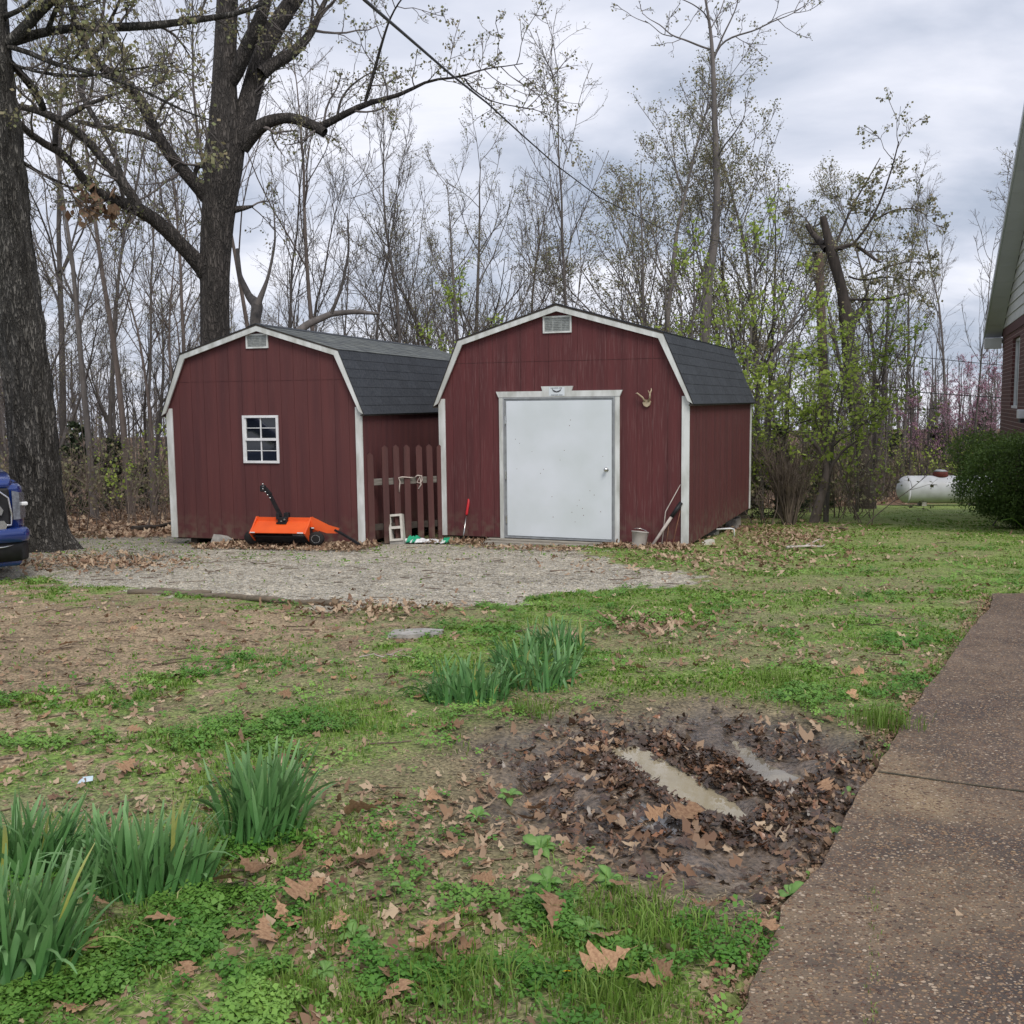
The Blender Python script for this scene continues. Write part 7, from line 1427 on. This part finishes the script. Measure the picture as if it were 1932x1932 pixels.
# edging timbers along the gravel
for (x0, y0, x1, y1, lab) in ((242, 1122, 398, 1121, 'short pale rotten log piece at the gravel corner'), (280, 1117, 470, 1131, 'old edging timber along the front of the gravel, left length'), (468, 1131, 640, 1144, 'old edging timber along the front of the gravel, right length')):
    a, b = gp(x0, y0), gp(x1, y1); mb = MB(); d = b-a; L_ = np.linalg.norm(d); s = .028 if 'short' in lab else .032
    pts = [tuple(a+d*u+np.array([0, 0, s*.45+.01*math.sin(u*9)])) for u in np.linspace(0, 1, 12)]; mb.tube(pts, [s*(.8+.25*random.random()) for _ in pts], 8); tag(mb.build('edging_timber', M['log'], None), lab, 'timber')
# sticks
for i, (x0, y0, x1, y1, lab) in enumerate([(70, 1233, 160, 1222, 'long thin stick on the bare earth at far left'), (150, 1360-60, 172, 1283, 'bent twig with a fork on the bare earth'), (395, 1084, 415, 1078, 'small dark twig standing on the gravel'), (60, 1160, 160, 1152, 'grey stick near the tyre tracks'), (470, 1062, 540, 1070, 'twig on the gravel before the sweeper'), (340, 1066, 470, 1058, 'long twig at the back of the gravel'), (1030+670, 1203-35, 1640, 1195-30, 'thin stick on the lawn'), (1600, 1002, 1560, 998, 'dark branch lying on the far lawn'), (1480, 1037, 1560, 1034, 'pale fallen branch at the lawn edge by the shed'), (690, 1236, 770, 1240, 'pale curved stick left of the daffodils'), (975, 1195, 1010, 1185, 'short stick before the farthest daffodils'), (1900, 1270-10, 1800, 1262, 'twig on the driveway top edge'), (440, 1680, 590, 1705, 'thin twig under the oak leaves'), (150, 1010, 250, 1000, 'dead branch at the foot of the wood'), (250, 1005, 330, 998, 'dark rotten log beside the left shed corner')]):
    a, b = gp(x0, y0), gp(x1, y1); r_ = .02 if ('branch' in lab) else .06 if 'log' in lab else .006; d = b-a; n_ = 9; pts = [a+d*u for u in np.linspace(0, 1, n_)]; pts = [np.array([q[0]+random.gauss(0, .02), q[1]+random.gauss(0, .02), gz(q)+r_*.9+.004+.02*random.random()]) for q in pts]
    mb = MB(); mb.tube([tuple(q) for q in pts], list(np.linspace(r_, r_*.45, n_)), 6); j = pts[4]; mb.tube([tuple(j), tuple(j+np.array([.08, .06, .02])*(3 if r_ > .01 else 1)), tuple(j+np.array([.12, .14, .01])*(3 if r_ > .01 else 1))], [r_*.6, r_*.4, r_*.2], 5)
    tag(mb.build('stick', M['pale'] if 'pale' in lab else M['stick'] if 'log' not in lab else M['skid']), lab, 'stick')
x, y = fan(1100, 3, 14); gr, di, dr, mu = cover(x, y); keep = (gr | di | (g.random(len(x)) < .25)) & ~dr & (mu < .1) & ~((y > 13.2-.33*(x-2.3)) & (x < 3.9)); x, y = x[keep], y[keep]; n = len(x); a = g.uniform(-.7, .7, n)+3.14*(g.random(n) < .5); L_ = g.uniform(.04, .22, n); p = np.zeros((n, 3, 3))
for k_ in range(3): xx = x+np.cos(a)*L_*k_/2+g.normal(size=n)*.006; yy = y+np.sin(a)*L_*k_/2+g.normal(size=n)*.006; p[:, k_] = np.stack([xx, yy, G(xx, yy)+.006], 1)
tag(ob('twig_litter', npmesh('twig_litter', *tubes(p, np.full((n, 3), .0028)*g.uniform(.7, 1.8, (n, 1)), 3), M['stick'])), 'small dry twigs scattered over gravel and earth', kind='stuff')
# loose stones: gravel, and pebbles standing out of the drive
def pebbles(name, label, x, y, z, r_, m, tint, flat=.6):
    n = len(x); oc = np.array([[1, 0, 0], [0, 1, 0], [-1, 0, 0], [0, -1, 0], [0, 0, 1], [.6, .6, .55], [-.6, .6, .5], [-.6, -.6, .55], [.6, -.6, .5]]); F = np.array([[0, 5, 8, 8], [0, 1, 5, 5], [1, 6, 5, 5], [1, 2, 6, 6], [2, 7, 6, 6], [2, 3, 7, 7], [3, 8, 7, 7], [3, 0, 8, 8], [5, 6, 4, 4], [6, 7, 4, 4], [7, 8, 4, 4], [8, 5, 4, 4]])[:, :3]
    a = g.uniform(0, 6.28, n)[:, None]; sx = g.uniform(.7, 1.3, (n, 1)); X_ = oc[None, :, 0]*sx; Y_ = oc[None, :, 1]/sx; V = np.stack([(X_*np.cos(a)-Y_*np.sin(a))*r_[:, None]+x[:, None], (X_*np.sin(a)+Y_*np.cos(a))*r_[:, None]+y[:, None], oc[None, :, 2]*r_[:, None]*flat+z[:, None]], -1)
    V = V+g.normal(size=V.shape)*r_[:, None, None]*.1; Fa = (F[None]+(np.arange(n)*9)[:, None, None]).reshape(-1, 3); return tag(ob(name, npmesh(name, V.reshape(-1, 3), Fa, m, tint=np.repeat(tint, 9), smooth=True)), label, kind='stuff')
y = 1.7*(6.5/1.7)**g.random(22000); x = g.uniform(.8, 4.6, len(y))*np.clip(y/2.6, 1, 3)**.6; dl = sdist(x, y, DRIVE); keep = (dl < -.03) & (x < .66*y+.5); x, y = x[keep], y[keep]
pebbles('pebble', 'tan pebbles set in the driveway surface', x, y, base_z(y)+.009+.008*(fbm(x, y, 1.2, 3, 44)-.5), g.uniform(.0025, .0085, len(x)), M['pebble'], g.random(len(x))); print('peb', len(x))
MG = mat('gravel_stone', (.36, .345, .31), (.26, .25, .225), 40, .9, tint=(.48, .46, .42))
x, y = fan(26000, 8.6, 14); gr, di, dr, mu = cover(x, y); keep = gr | (di & (g.random(len(x)) < .12)); x, y = x[keep], y[keep]; pebbles('gravel', 'pale grey gravel of the parking patch', x, y, G(x, y)-.002, g.uniform(.005, .011, len(x)), MG, g.random(len(x)), .8); print('gravel', len(x))
x, y = fan(26000, 2.2, 11); gr, di, dr, mu = cover(x, y); kp = di | ((g.random(len(x)) < .35) & ~dr & ~gr & (mu < .9)); x, y = x[kp], y[kp]; pebbles('gravel', 'tan stone chips in the packed bare earth', x, y, G(x, y)-.002, g.uniform(.004, .011, len(x)), M['pebble'], g.random(len(x))*.4, .7)
print('tris', sum(len(m_.loop_triangles) if m_.calc_loop_triangles() is None else 0 for m_ in bpy.data.meshes), 'objects', len(bpy.data.objects))
